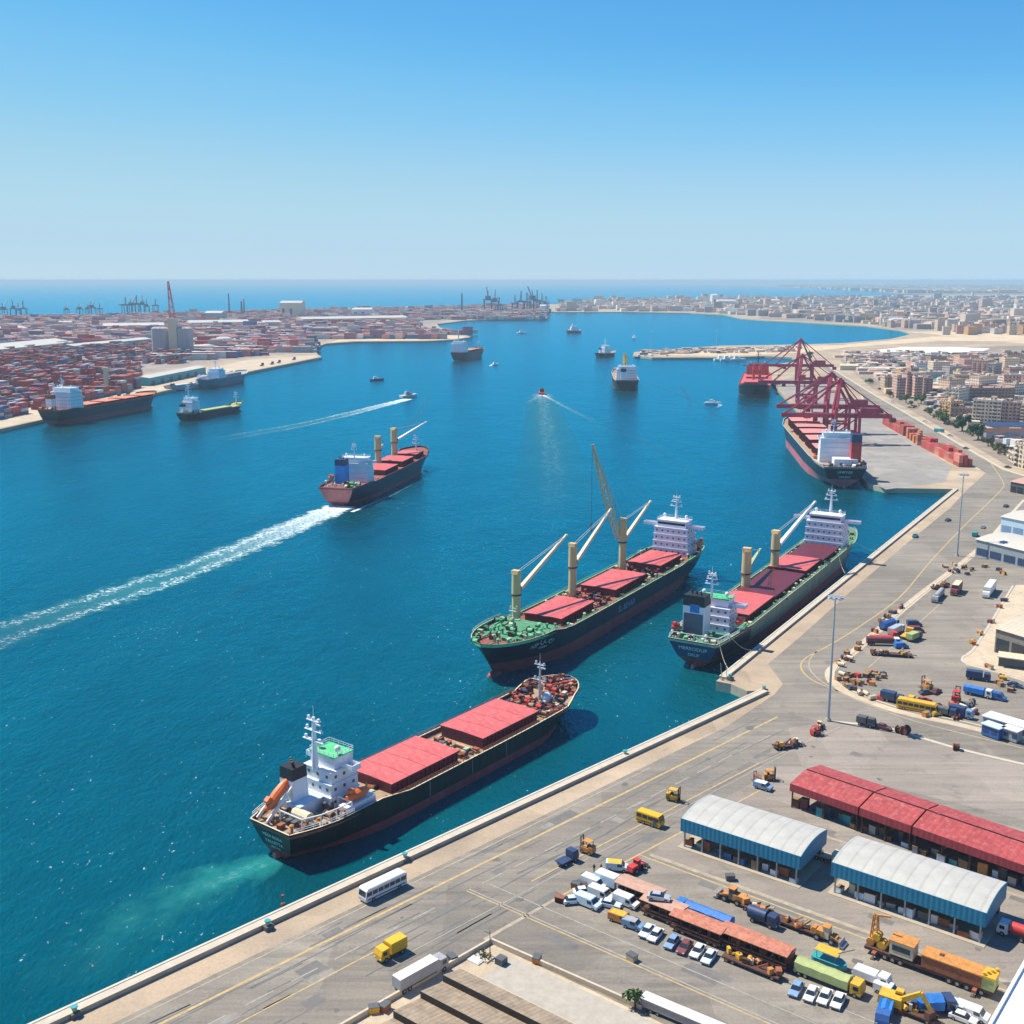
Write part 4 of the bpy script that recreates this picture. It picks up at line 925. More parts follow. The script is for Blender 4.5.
# ------------------------------------------------------------------ wakes: foam lying on the water
def foam_mat(name, foam_at, turq, fade, edge=.8, scale=.25, strength=1.0, white=1.0, soft=.16, rag=1.3):
    """strip material: u runs away from the boat, v across"""
    m = bpy.data.materials.new(name); m.use_nodes = True; nt, N, L, mk = node_helpers(m); b = N["Principled BSDF"]; out = N["Material Output"]
    uv = mk("ShaderNodeUVMap"); sp = mk("ShaderNodeSeparateXYZ", [(0, uv.outputs[0])]); u, v = sp.outputs[0], sp.outputs[1]
    geo = mk("ShaderNodeNewGeometry")
    n = mk("ShaderNodeTexNoise", [("Vector", geo.outputs["Position"]), ("Scale", scale), ("Detail", 8.0), ("Roughness", .72)])
    def M_(op, a, c): return mk("ShaderNodeMath", [(0, a), (1, c)], operation=op).outputs[0]
    d = M_('ABSOLUTE', M_('SUBTRACT', v, .5), 0); d2 = M_('MULTIPLY', d, 2.0)          # 0 centre .. 1 edge
    nn = M_('MULTIPLY', M_('SUBTRACT', n.outputs[0], .5), rag)
    dd = M_('ADD', d2, nn)
    edge_lo = mk("ShaderNodeMapRange", [(0, dd), (1, edge), (2, edge + soft), (3, 1.0), (4, 0.0)]).outputs[0]      # inside mask
    ridge = mk("ShaderNodeMapRange", [(0, M_('ABSOLUTE', M_('SUBTRACT', dd, edge - .2), 0)), (1, .02), (2, .22), (3, 1.0), (4, 0.0)]).outputs[0]
    near = mk("ShaderNodeMapRange", [(0, u), (1, 0.0), (2, foam_at), (3, 1.0), (4, 0.0)]).outputs[0]
    far = mk("ShaderNodeMapRange", [(0, u), (1, fade), (2, 1.0), (3, 1.0), (4, 0.0)]).outputs[0]
    fm = M_('MAXIMUM', M_('MULTIPLY', ridge, .85), near)
    fine = mk("ShaderNodeTexNoise", [("Vector", geo.outputs["Position"]), ("Scale", scale * 3.5), ("Detail", 6.0), ("Roughness", .75)])
    fth = mk("ShaderNodeMapRange", [(0, M_('ADD', fine.outputs[0], M_('MULTIPLY', near, .16))), (1, .47), (2, .60)]).outputs[0]
    foam = M_('MULTIPLY', M_('MULTIPLY', fm, fth), white)
    col = mk("ShaderNodeMixRGB", [(0, foam), (1, (*turq, 1)), (2, (.80, .84, .84, 1))])
    L.new(col.outputs[0], b.inputs["Base Color"]); b.inputs["Roughness"].default_value = .55; b.inputs["Specular IOR Level"].default_value = .2
    tr = mk("ShaderNodeBsdfTransparent")
    al = M_('MULTIPLY', M_('MULTIPLY', edge_lo, far), M_('ADD', M_('MULTIPLY', foam, .5 * strength), .5 * strength))
    al2 = mk("ShaderNodeClamp", [(0, al)]).outputs[0]
    mix = mk("ShaderNodeMixShader", [(0, al2)]); L.new(tr.outputs[0], mix.inputs[1]); L.new(b.outputs[0], mix.inputs[2]); L.new(mix.outputs[0], out.inputs[0])
    return m
def wake(name, pts, w0, w1, m, label, z=.05, pw=1.0):
    pts = curve(pts, 10); n = len(pts); me = bpy.data.meshes.new(name); vs = []; uvs = []; fs = []; K = 4
    for i, p in enumerate(pts):
        a = pts[max(0, i - 1)]; b = pts[min(n - 1, i + 1)]; d = Vector((b.x - a.x, b.y - a.y)).normalized(); s = Vector((-d.y, d.x)); t = i / (n - 1)
        w = w0 + (w1 - w0) * t ** pw
        for k in range(K + 1):
            q = k / K - .5; vs.append((p.x + s.x * w * q, p.y + s.y * w * q, WATER + z)); uvs.append((t, k / K))
    for i in range(n - 1):
        for k in range(K): a = i * (K + 1) + k; fs.append((a, a + K + 1, a + K + 2, a + 1)[::-1])
    me.from_pydata(vs, [], fs); ul = me.uv_layers.new(name="UVMap")
    for l in me.loops: ul.data[l.index].uv = uvs[l.vertex_index]
    me.materials.append(m); o = bpy.data.objects.new(name, me); COL.objects.link(o)
    return tag(o, label, "wake", kind='stuff')
def wpx(*p): return px(*p, z=WATER)
TQ = (.02, .27, .31)
wake("wake", wpx((342, 506), (325, 513), (255, 543), (180, 573), (95, 602), (0, 634), (-60, 655)), 20, 38, foam_mat("long wake foam", .5, (.010, .19, .24), .6, edge=.62, scale=.18, strength=1.35, soft=.25, rag=1.7), "long white foaming wake behind the dark hulled steaming ship")
wake("wake", wpx((408, 399), (380, 406), (340, 416), (300, 425), (256, 433), (215, 440)), 14, 34, foam_mat("ferry wake foam", .45, (.03, .25, .33), .3, edge=.7, scale=.12, strength=1.0), "thin pale wake trailing left from the white ferry")
wake("wake", wpx((542, 394), (544, 410), (549, 440), (553, 480), (552, 520)), 18, 58, foam_mat("v wake foam", .16, (.012, .19, .25), .05, edge=.3, scale=.08, strength=1.3, white=.28, soft=.9, rag=1.5), "turquoise wake spreading toward the camera from the red ferry", pw=.6)
for s_, pt in ((-1, ((541, 395), (534, 399), (526, 404))), (1, ((543, 395), (556, 402), (575, 412), (600, 424)))):
    wake("wake", wpx(*pt), 5, 8, foam_mat("v wake arm foam", .3, (.05, .28, .36), .4, edge=.6, scale=.2), "thin foam arm of the wake spreading from the red ferry", z=.08)
wake("wash", wpx((275, 858), (245, 872), (210, 884), (165, 905), (120, 925), (98, 950), (92, 985)), 4, 26, foam_mat("propeller wash", .0, (.006, .27, .26), .2, edge=.12, scale=.075, strength=1.2, white=.12, soft=.8, rag=3.2), "turquoise propeller wash behind the black hulled ship", pw=.5)
for pts_, w_ in ((((352, 512), (385, 498), (412, 484)), 4), (((425, 470), (428, 472), (432, 473)), 5)):
    wake("bow_wave", wpx(*pts_), w_, w_ * 1.2, foam_mat("bow wave foam", .5, (.02, .2, .28), .6, edge=.5, scale=.3), "white bow wave along the side of the steaming ship", z=.09)
for pts_ in (((713, 402), (720, 405), (716, 408)), ((490, 366), (494, 364), (498, 362.5)), ((705, 403), (712, 402), (716, 403))):
    wake("wake", wpx(*pts_), 5, 4, foam_mat("splash foam", .9, (.1, .35, .42), .7, edge=.7, scale=.2), "short white splash of foam behind a small boat", z=.1)
def faint(pts, w, s=.22):
    wake("ripple_line", wpx(*pts), w, w * 2.2, foam_mat("faint ripple", .0, (.02, .13, .22), .3, edge=.45, scale=.05, strength=s, white=.15), "faint pale ripple line left on the water", z=.03)
for pts_, w_, s_ in ((((330, 503), (280, 514), (180, 532), (60, 556), (0, 566)), 3, .16), (((345, 512), (300, 545), (240, 590), (120, 655), (0, 705)), 6, .10), (((640, 380), (690, 400), (740, 430), (790, 462)), 8, .2), (((680, 385), (690, 402), (684, 420)), 4, .5), (((600, 424), (650, 445), (700, 480)), 5, .35), (((430, 395), (400, 430), (300, 440), (180, 438)), 8, .25)): faint(pts_, w_, s_)
# mooring lines of the two berthed carriers
def mooring(p, q, label):
    o = thing("mooring_line", label, "mooring line", p, 0, None); n = 8; mb = MB(); d = q - p; prev = Vector((0, 0, 0))
    for i in range(1, n + 1):
        t = i / n; c = d * t - Vector((0, 0, 1.2 * math.sin(math.pi * t))); mb.cyl(prev, c, .09, None, 'cream', 5, False); prev = c
    mb.build("rope", o)
def ship_pt(sh, x, y, z): return sh.o.matrix_basis @ Vector((x, y, z))
for x_, dx, lb in ((2, -6, "stern mooring line of the green grey carrier, running to the quay tip"), (10, 8, "spring mooring line close to the stern of the green grey carrier"), (168, 14, "bow mooring line of the green grey carrier"), (140, -10, "forward spring line of the green grey carrier")):
    p = ship_pt(Cc, x_, -Cc.bd(x_ / Cc.L), Cc.top(x_ / Cc.L)); q = Q2A.lerp(Q2B, max(.005, min(.98, ((p + Vector((.525, .851, 0)) * dx) - Q2A).dot(Vector((.525, .851, 0))) / (Q2B - Q2A).length))); mooring(p, Vector((q.x + .5, q.y - .3, .85)), lb)
# ------------------------------------------------------------------ lamp masts
def lamp_mast(p, h, label, simple=False):
    o = thing("lamp_mast", label, "lamp mast", (p.x, p.y, 0), .3)
    MB().cyl((0, 0, 0), (0, 0, .8), .95, .7, 'concrete', 10).build("base", o)
    MB().cyl((0, 0, .7), (0, 0, h), .42, .17, mat("galvanised mast", (.36, .40, .44), rough=.5, var=.1, metal=.2), 10).build("pole", o, smooth=True)
    MB().cyl((0, 0, h - .5), (0, 0, h - .1), 1.5, 1.5, 'steel', 12).cyl((0, 0, h - .9), (0, 0, h - .5), .3, .5, 'steel', 8).build("head_frame", o)
    lampm = MB().box((0, 0, 0), (1.0, .75, .55), 'silver', tx=.8).box((.42, 0, .02), (.08, .62, .45), 'white').build("floodlight", o, (1.7, 0, h - .65))
    for k in range(1, 8): inst(lampm, o, (1.7 * math.cos(k * math.pi / 4), 1.7 * math.sin(k * math.pi / 4), h - .65), k * math.pi / 4)
    return o
lamp_mast(at(828, 721), 36, "tall grey floodlight mast at the corner of the road junction")
lamp_mast(at(957, 556), 37, "tall grey floodlight mast beside the blue striped shed on the upper road")
for x_, y_, h_, lb in ((651, 351, 34, "thin lamp mast at the tip of the breakwater"), (716, 349, 32, "thin lamp mast midway along the breakwater")): lamp_mast(at(x_, y_), h_, lb)
# ------------------------------------------------------------------ gantry cranes
def gantry(p, rz, label, boom_up=False, hs=1.0):
    o = thing("gantry_crane", label, "gantry crane", (p.x, p.y, 0), rz); m = 'gantry_red'
    g, hb, ha, sp = 17.0, 21.0 * hs, 47.0 * hs, 8.0          # gauge, boom height, apex, half leg spacing (x: landward +)
    for x in (0, g):
        for y in (-sp, sp):
            MB().box((x, y, 1.2), (2.2, 2.0, hb + (2 if x else 6)), m, tx=.85, ty=.85).build("leg", o)
            MB().box((x, y, .0), (1.6, 5.0, 1.3), m).cyl((x - .3, y - 1.5, .5), (x + .3, y - 1.5, .5), .5, None, 'black', 8).cyl((x - .3, y + 1.5, .5), (x + .3, y + 1.5, .5), .5, None, 'black', 8).build("bogie", o)
    for x in (0, g):
        MB().box((x, 0, 3.0), (1.4, 2 * sp - 1.5, 1.6), m).build("sill_beam", o); MB().box((x, 0, hb + 1.5), (1.5, 2 * sp - 1.4, 1.8), m).build("portal_beam", o)
    for y in (-sp, sp):
        MB().bar((.8, y, 8.5), (g - .8, y, 8.5), 1.2, 1.5, m).bar((.8, y, 9), (g - .8, y, hb), .8, .8, m).build("portal_brace", o)
    MB().box((0, 0, 0), (.1, .1, .1), m)
    # boom and backreach girders
    for y in (-2.4, 2.4):
        MB().bar((-39, y, hb), (g + 24, y, hb), 1.7, 2.9, m).build("boom", o)
    t = MB()
    for i in range(14): t.bar((-38 + i * 6, -1.8, hb), (-38 + i * 6, 1.8, hb), .6, .9, m)
    t.build("boom_ties", o)
    # A-frame
    for y in (-sp * .55, sp * .55):
        MB().bar((0, y * 1.7, hb + 3), (2.5, y * .5, ha), 1.8, 1.8, m).bar((g, y * 1.7, hb + 2), (4.0, y * .5, ha - 1), .9, .9, m).bar((.9, y * 1.3, hb + 12), (g - 5, y * 1.3, hb + 12), .6, .6, m).build("mast_frame", o)
    MB().box((2.8, 0, ha - 1.5), (4.6, 6.0, 2.2), m).box((2.8, 0, ha + .7), (2.2, 2.5, 1.2), m).build("apex_sheave", o)
    for y in (-2.0, 2.0):
        MB().bar((2, y, ha), (-24, y, hb + 1.2), .8, .8, m).build("stay", o)
        MB().bar((2, y, ha), (-37, y, hb + 1.2), .8, .8, m).build("stay", o)
        MB().bar((4, y, ha), (g + 22, y, hb + 1.2), .8, .8, m).build("stay", o)
        MB().bar((4, y, ha), (g + 8, y, hb + 1.2), .45, .45, m).build("stay", o)
    MB().box((g + 8, 0, hb + 1.2), (13, 7, 4.6), m, top='maroon').build("machinery_house", o)
    MB().box((-14, 0, hb - 4.4), (3.2, 3, 3.0), m).box((-14, 0, hb - 3.6), (3.24, 3.04, 1.2), 'glass').build("operator_cab", o)
    MB().box((-20, 0, hb - 2.2), (5, 6, 1.2), m).build("trolley", o)
    MB().cyl((-20, 0, hb - 11), (-20, 0, hb - 2.2), .14, None, 'dark_grey', 5).box((-20, 0, hb - 13), (2.6, 6, 2), 'maroon', ty=.5).build("grab", o)
    MB().box((g + 25, 0, hb - 4.5), (4, 5, 3.2), 'maroon').build("counterweight", o)
    st = MB()
    for k in range(6): st.bar((g + .9, sp + .9 - (k % 2) * 2, 3 + k * 3), (g + .9, sp - .9 + (k % 2) * 2, 6 + k * 3), .5, .3, m)
    st.build("stair_tower", o); return o
PR = math.atan2(-.126, .992)
gantry(Vector((241, 834, 0)), PR, "large red ship to shore gantry crane over the navy and red bulk carrier")
gantry(Vector((251, 893, 0)), PR, "red gantry crane close behind the largest one")
gantry(Vector((329, 1300, 0)), PR, "farthest red gantry crane with tall thin frame, beside the all red ship", hs=1.12)
gantry(Vector((283, 1110, 0)), PR, "middle red gantry crane standing behind the largest one on the pier")
def hopper(p, label):
    o = thing("hopper", label, "hopper", (p.x, p.y, 0), PR); MB().box((0, 0, 8), (3, 3, 7), 'gantry_red', tx=3, ty=3).build("bin", o)
    for x in (-3.6, 3.6):
        for y in (-3.6, 3.6): MB().box((x, y, 0), (.7, .7, 14), 'gantry_red').build("leg", o)
hopper(at(801, 388), "red cargo hopper on the pier between the gantry cranes"); hopper(at(808, 412), "red cargo hopper close behind the largest gantry crane")
def far_crane(p, h, label, group, kind):
    o = thing("harbour_crane", label, "harbour crane", (p.x, p.y, 0), rnd.uniform(-.5, .5) + 1.57, group); m = 'navy'
    w = h * .16
    mb = MB()
    for x in (-w, w):
        for y in (-w, w): mb.box((x, y, 0), (h * .035, h * .035, h * .55), m)
    mb.box((0, 0, h * .5), (w * 2.4, w * 2.4, h * .06), m).build("portal", o)
    if kind: MB().bar((-h * .8, 0, h * .56), (h * .45, 0, h * .56), h * .05, h * .06, m).bar((0, 0, h * .55), (w * .4, 0, h), h * .05, h * .05, m).bar((0, 0, h), (-h * .7, 0, h * .58), h * .02, h * .02, m).build("boom", o)
    else: MB().box((0, 0, h * .55), (w * 1.6, w * 1.4, h * .14), m).bar((0, 0, h * .6), (h * .45, 0, h * 1.05), h * .04, h * .04, m).bar((-w * .5, 0, h * .66), (0, 0, h * .9), h * .03, h * .03, m).build("boom", o)
    return o
for i, (x_, y_, h_, k_) in enumerate(((4, 318, 52, 0), (14, 318, 56, 0), (19, 318, 48, 1), (24, 318, 56, 1), (67, 316, 40, 0), (80, 316, 44, 0), (88, 315.5, 42, 0), (92, 315.5, 52, 0), (100, 315, 40, 1))): far_crane(at(x_, y_), h_, "hazy blue harbour crane on the far left skyline", "far cranes on the left skyline", k_)
for i, (x_, y_, h_, k_) in enumerate(((126, 314, 60, 1), (132, 314, 60, 0), (137, 314, 66, 1), (143, 314, 64, 0), (147, 314, 52, 0), (156, 313, 52, 1))): far_crane(at(x_, y_), h_, "hazy blue harbour crane left of the silo tower skyline", "far cranes behind the silos", k_)
for i, (x_, y_, h_, k_) in enumerate(((488, 312, 88, 0), (495, 313, 80, 0), (499, 314, 60, 1), (515, 313, 66, 1), (521, 313, 80, 1), (527, 312.5, 74, 1), (532, 312, 90, 0), (537, 312, 82, 1), (542, 311.5, 70, 1), (546, 311, 58, 1))): far_crane(at(x_, y_), h_, "grey blue crane of the far middle port, above the channel head", "cranes of the far middle port", k_)
def chimney(p, h, r, label, m='navy'):
    o = thing("chimney", label, "chimney", (p.x, p.y, 0)); MB().cyl((0, 0, 0), (0, 0, h), r, r * .6, m, 10).build("shaft", o); MB().cyl((0, 0, h), (0, 0, h + 2), r * .75, None, 'white', 10).build("rim", o)
chimney(at(229.5, 315), 74, 3.4, "tall dark chimney on the left skyline"); chimney(at(242, 317), 52, 4, "shorter dark chimney right of the tall one"); chimney(at(244.5, 316), 58, 3, "thin dark chimney beside the shorter one"); chimney(at(462, 314), 74, 4, "lone dark chimney in the far middle port")
# ------------------------------------------------------------------ open sheds with arched roofs
LR = math.atan2(EA.y, EA.x)                     # lot direction
ROOF_W = ribbed("pale corrugated roof", (.44, .43, .39), 2.8, 0, .15, rough=.6, var=.12, scale=.35, dirt=.5, dirtc=(.42, .40, .36), streak=False)
SHED_B = ribbed("blue corrugated fascia", (.010, .19, .32), 1.0, 0, .3, rough=.5, var=.12, dirt=.2, dirtc=(.05, .11, .16))
def arched_shed(pa, pb, depth, label, eave=3.7, rise=1.15, fascia=2.9):
    rz = head(pa, pb); l = (pb - pa).length; o = thing("open_shed", label, "shed", (pa.x, pa.y, 0), rz)
    n = 12; arc = []
    for i in range(n + 1):
        t = i / n; arc.append((depth * t, eave + fascia + rise * math.sin(math.pi * min(1, t * .93 + .0)) ** .8))
    arc[0] = (0, eave + fascia); arc[-1] = (depth, eave + fascia + .35)
    mb = MB()
    for i in range(n):
        (y0, z0), (y1, z1) = arc[i], arc[i + 1]
        mb.add([(-.4, y0, z0), (l + .4, y0, z0), (l + .4, y1, z1), (-.4, y1, z1)], [(0, 1, 2, 3)], ROOF_W)
        mb.add([(-.4, y0, z0 - .18), (l + .4, y0, z0 - .18), (l + .4, y1, z1 - .18), (-.4, y1, z1 - .18)], [(3, 2, 1, 0)], 'grey')
    mb.build("roof", o, smooth=True)
    MB().box((l / 2, -.06, eave), (l + .8, .14, fascia + .05), SHED_B).build("fascia", o)
    MB().box((l / 2, depth + .06, eave), (l + .8, .14, fascia + .3), SHED_B).build("fascia", o)
    for x in (-.42, l + .42):
        vs = [(x, y, z - .02) for y, z in arc] + [(x, y, eave) for y, z in reversed(arc)]
        k = len(vs); vs2 = [(v[0] + (.1 if x > 0 else -.1), v[1], v[2]) for v in vs]
        MB().add(vs + vs2, [tuple(range(k)), tuple(range(2 * k - 1, k - 1, -1))] + [(i, (i + 1) % k, k + (i + 1) % k, k + i) for i in range(k)], SHED_B).build("gable", o)
    k = 6; src = None
    for i in range(k + 1):
        for y in (.35, depth - .35):
            p = (.4 + (l - .8) * i / k, y, 0)
            if src is None: src = MB().box((0, 0, 0), (.3, .3, eave), 'steel').build("post", o, p)
            else: inst(src, o, p)
    tr = MB()
    for i in range(k + 1): tr.bar((.4 + (l - .8) * i / k, .3, eave - .2), (.4 + (l - .8) * i / k, depth - .3, eave - .2), .22, .35, 'steel')
    tr.build("roof_beam", o)
    MB().box((l / 2, depth - .2, 0), (l * .96, .2, eave), 'navy').build("rear_wall", o)
    MB().box((l / 2, depth / 2, .0), (l + 1.5, depth + 1.5, .14), 'concrete').build("slab", o)
    return o, l
def crates_in(pa, rz, l, depth, n, where):
    """stored goods under the roof"""
    g = random.Random(int(l * 10)); c_, s_ = math.cos(rz), math.sin(rz)
    for i in range(n):
        x = l * (i + .5) / n + g.uniform(-.5, .5); y = g.uniform(.9, 2.6); w = g.uniform(1, 2.2); h = g.uniform(.8, 2.2); col = g.choice(['wood', 'cream', 'dark_grey', 'pale_blue', 'blue', 'rust', 'steel', 'white'])
        o = thing("crate", f"{col.replace('_', ' ')} crate stored under {where}", "crate", (pa.x + c_ * x - s_ * y, pa.y + s_ * x + c_ * y, .14), rz + g.uniform(-.2, .2), f"crates stored under {where}")
        MB().box((0, 0, 0), (w, 1.3, h), col).build("body", o); MB().box((0, 0, h), (w + .1, 1.4, .1), 'wood').build("lid", o)
def gshed(fl, fr): return at(*fl), at(*fr)
a_, b_ = gshed((682, 847), (797, 886)); sh1, l_ = arched_shed(a_, b_, 13.5, "white arched roof shed with blue fascia, the one farther from the yellow mobile crane"); crates_in(a_, head(a_, b_), l_, 13, 12, "the left white roofed shed")
a_, b_ = gshed((832, 893), (981, 945)); sh2, l_ = arched_shed(a_, b_, 13.0, "longer white arched roof shed with blue fascia behind the yellow mobile crane"); crates_in(a_, head(a_, b_), l_, 12.5, 14, "the right white roofed shed")
# ------------------------------------------------------------------ red roofed shed in sections
RED_ROOF = ribbed("red corrugated roof", (.36, .055, .055), 1.4, 0, .2, rough=.6, var=.25, scale=.4, dirt=.65, dirtc=(.52, .22, .19))
RED_SIDE = ribbed("red corrugated side", (.32, .045, .055), 1.2, 0, .2, rough=.6, var=.2, dirt=.35, dirtc=(.2, .08, .07))
pa = lot(15.5, 41.0); pb = lot(67.8, 35.0); rz = head(pa, pb); d_ = (pb - pa).normalized(); L0 = (pb - pa).length
red = thing("open_shed", "long red roofed freight shed in three sections with goods stacked beneath", "shed", (pa.x, pa.y, 0), rz)
def red_section(x0, x1, name="roof"):
    mb = MB(); e = 4.8; w = 12.4; X = (x0 + x1) / 2; l = x1 - x0
    mb.add([(x0, -.6, e + 1.3), (x1, -.6, e + 1.3), (x1, w / 2 - .3, e + 2.6), (x0, w / 2 - .3, e + 2.6)], [(0, 1, 2, 3)], RED_ROOF)
    mb.add([(x0, w / 2 + .3, e + 2.6), (x1, w / 2 + .3, e + 2.6), (x1, w + .4, e + 1.5), (x0, w + .4, e + 1.5)], [(0, 1, 2, 3)], RED_ROOF)
    r = mb.build(name, red)
    MB().box((X, w / 2, e + 2.25), (l, .6, .2), 'black').build("ridge_gutter", r)
    MB().box((X, -.66, e - .55), (l, .12, 1.87), RED_SIDE).build("fascia", r)
    MB().box((X, w + .46, e - .2), (l, .12, 1.7), RED_SIDE).build("fascia", r)
    for x in (x0 + .06, x1 - .06):
        MB().add([(x, -.55, e - .4), (x, w + .35, e - .2), (x, w + .35, e + 1.48), (x, w / 2, e + 2.5), (x, -.55, e + 1.28)], [(0, 1, 2, 3, 4)], RED_SIDE).build("gable", r)
    k = max(2, int(l / 6))
    for i in range(k + 1):
        for y in (0, w - .3): MB().box((x0 + .4 + (l - .8) * i / k, y, 0), (.28, .28, e), 'dark_rust').build("post", red)
    MB().box((X, w - .1, 0), (l * .98, .15, e - .3), 'dark_grey').build("rear_wall", red)
red_section(0, 17.0); red_section(17.4, 29.2); red_section(29.6, 66)
def along(pa, rz, x, y): c_, s_ = math.cos(rz), math.sin(rz); return Vector((pa.x + c_ * x - s_ * y, pa.y + s_ * x + c_ * y, 0))
g = random.Random(5)
for i in range(30):
    col = g.choice(['wood', 'navy', 'dark_grey', 'teal', 'rust', 'steel', 'machine_orange', 'pale_blue', 'maroon', 'dark_rust'])
    o = thing("crate", f"{col.replace('_', ' ')} crate stacked under the long red roof", "crate", along(pa, rz, 1.2 + i * 2.05 + g.uniform(-.4, .4), g.uniform(.2, 3)), rz + g.uniform(-.2, .2), "goods under the long red roof")
    w, h = g.uniform(1, 2.1), g.uniform(.9, 2.6); MB().box((0, 0, 0), (w, 1.4, h), col).build("body", o); MB().box((0, 0, h), (w + .12, 1.5, .12), 'wood').build("lid", o)
# ------------------------------------------------------------------ sheds at the upper right
def gable_shed(pa, pb, depth, label, wall, roof, eave=6, rise=1.6, band=None, cols=6, name="warehouse"):
    rz = head(pa, pb); l = (pb - pa).length; o = thing(name, label, "warehouse", (pa.x, pa.y, 0), rz)
    MB().prism([(0, 0), (l, 0), (l, depth), (0, depth)], 0, eave, wall).build("wall", o)
    mb = MB().ext([(-.5, eave), (0, eave + .25), (0, eave + .25)], 0, .01, roof) if False else MB()
    n = 8; ar = [(-.5 + (depth + 1) * i / n, eave + .15 + rise * math.sin(math.pi * i / n)) for i in range(n + 1)]
    for i in range(n):
        (y0, z0), (y1, z1) = ar[i], ar[i + 1]
        mb.add([(-.5, y0, z0), (l + .5, y0, z0), (l + .5, y1, z1), (-.5, y1, z1)], [(0, 1, 2, 3)], roof)
    for x in (-.5, l + .5): mb.add([(x, y, z) for y, z in ar], [tuple(range(n + 1)) if x > 0 else tuple(range(n, -1, -1))], wall)
    mb.build("roof", o)
    for i in range(cols):
        x = l * (i + .5) / cols; MB().box((x, -.04, .9 if band else .1), (l / cols * .82, .1, eave * (.42 if band else .62)), band or 'glass').build("window" if band else "door", o)
    return o
CREAM_ROOF = ribbed("cream sheet roof", (.52, .46, .35), 1.6, 0, .2, rough=.6, var=.1, dirt=.3, dirtc=(.45, .38, .28))
o = gable_shed(at(975, 556), at(1060, 578), 24, "white roofed shed with a grey fascia and blue window strip by the lamp mast", mat("shed grey wall", (.30, .34, .36), rough=.6), mat("shed white roof", (.52, .49, .42), rough=.6, var=.1, dirt=.3, dirtc=(.5, .45, .36)), 7.5, 1.5, band='navy')
o = gable_shed(at(1000, 533), at(1060, 546), 26, "white shed with pale blue front behind the grey fascia shed", 'pale_blue', MATS["shed white roof"], 8, 1.5, band='sky_blue', cols=5)
o = gable_shed(at(1010, 492), at(1050, 500), 22, "small dark gabled store at the bend of the upper road", 'dark_grey', 'dusty_roof', 6, 1.5)
o = gable_shed(at(994, 652), at(1075, 678), 26, "beige warehouse with a cream roof on the tan verge", mat("stained grey wall", (.22, .20, .18), rough=.9, var=.3, dirt=.4), CREAM_ROOF, 8, 2.2, cols=5)
o = thing("lean_to", "low cream roofed lean to in front of the beige warehouse", "lean-to", at(997, 666), LR + .2)
for x_ in (0, 8.6):
    MB().box((x_ + 4, 2, 3.2), (8.2, 6, .3), 'cream').build("roof", o); MB().box((x_ + 4, 2.4, 0), (7.4, 4.6, 3.2), 'dark_grey').build("wall", o)
# cabins with blue windows at the right edge
for (p_, q_, dp, lb, wl, rf) in (((982, 727), (1040, 745), 4.5, "white roofed cabin row with blue windows by the right hand lane", 'sky_blue', 'white'), ((981, 735), (998, 741), 3, "blue site cabin in front of the white roofed cabin row", 'blue', 'pale_blue'), ((1001, 739), (1016, 744), 3, "pale cabin beside the blue site cabin", 'grey', 'white')):
    a_, b_ = at(*p_), at(*q_); l_ = (b_ - a_).length; o = thing("site_cabin", lb, "cabin", a_, head(a_, b_))
    MB().box((l_ / 2, dp / 2, .3), (l_, dp, 2.9), wl).build("wall", o); MB().box((l_ / 2, dp / 2, 3.2), (l_ + .5, dp + .6, .25), rf).build("roof", o)
    for i in range(max(2, int(l_ / 2.4))): MB().box((1.2 + i * 2.4, -.02, 1.3), (1.4, .1, 1.1), 'navy').build("window", o)
# ------------------------------------------------------------------ beige compound at the bottom
PALE_WALL = mat("pale stucco", (.52, .45, .35), rough=.9, var=.15, dirt=.3)
BEIGE_ROOF = ribbed("weathered tile roof", (.31, .24, .17), .9, 0, .25, rough=.9, var=.4, scale=.5, dirt=.85, dirtc=(.24, .20, .16))
def cpt(a, b): return lot(a, b)
sheet("compound_ground", [quw(60, 36.5), quw(129, 36.2), lot(120, -45), quw(60, 140)], .045, ground_mat("compound dirt", (.44, .37, .28), (.50, .43, .33), (.33, .28, .22), s1=.05, s2=.3))
o = thing("boundary_wall", "low pale wall round the beige compound corner", "wall", at(490, 943), 0)
w_ = MB(); org = at(490, 943)
for a_, b_ in ((quw(60, 36.3), at(491, 943)), (at(491, 943), at(642, 1010))):
    w_.bar((a_ - org) + Vector((0, 0, .5)), (b_ - org) + Vector((0, 0, .5)), .45, 1.0, PALE_WALL)
w_.build("wall", o)
# saw-tooth warehouse
pa = lot(0, -58.3); rz = LR; saw = thing("warehouse", "low warehouse with tan saw tooth tile roof inside the beige compound", "warehouse", (pa.x, pa.y, 0), rz)
SL = 60; ys = [0, -4.7, -10.3, -16.7, -23, -29]
for i in range(5):
    y1, y0 = ys[i], ys[i + 1]
    MB().add([(0, y0, 5.4), (SL, y0, 5.4), (SL, y1, 4.1), (0, y1, 4.1)], [(0, 1, 2, 3)], BEIGE_ROOF).build("roof", saw)
    MB().add([(0, y0, 0), (0, y1, 0), (0, y1, 4.0), (0, y0, 5.3)], [(3, 2, 1, 0)], PALE_WALL).build("wall", saw)
    MB().box((SL / 2, y0 + .07, 4.12), (SL, .12, 1.25), 'black').build("shaded_clerestory", saw)  # step face coloured black for the shade lying on it
MB().box((SL / 2, .1, 0), (SL, .2, 4.05), PALE_WALL).build("wall", saw)
MB().box((SL / 2 + 2, 4.5, 0), (SL - 4, 8.4, 3.6), PALE_WALL, top=mat("felt roof", (.40, .36, .30), rough=.95, var=.15, dirt=.4, dirtc=(.3, .27, .23))).build("annexe", saw)
MB().box((4, 6.0, 3.6), (1.6, 1.6, 1.2), 'dark_grey').build("roof_hatch", saw)
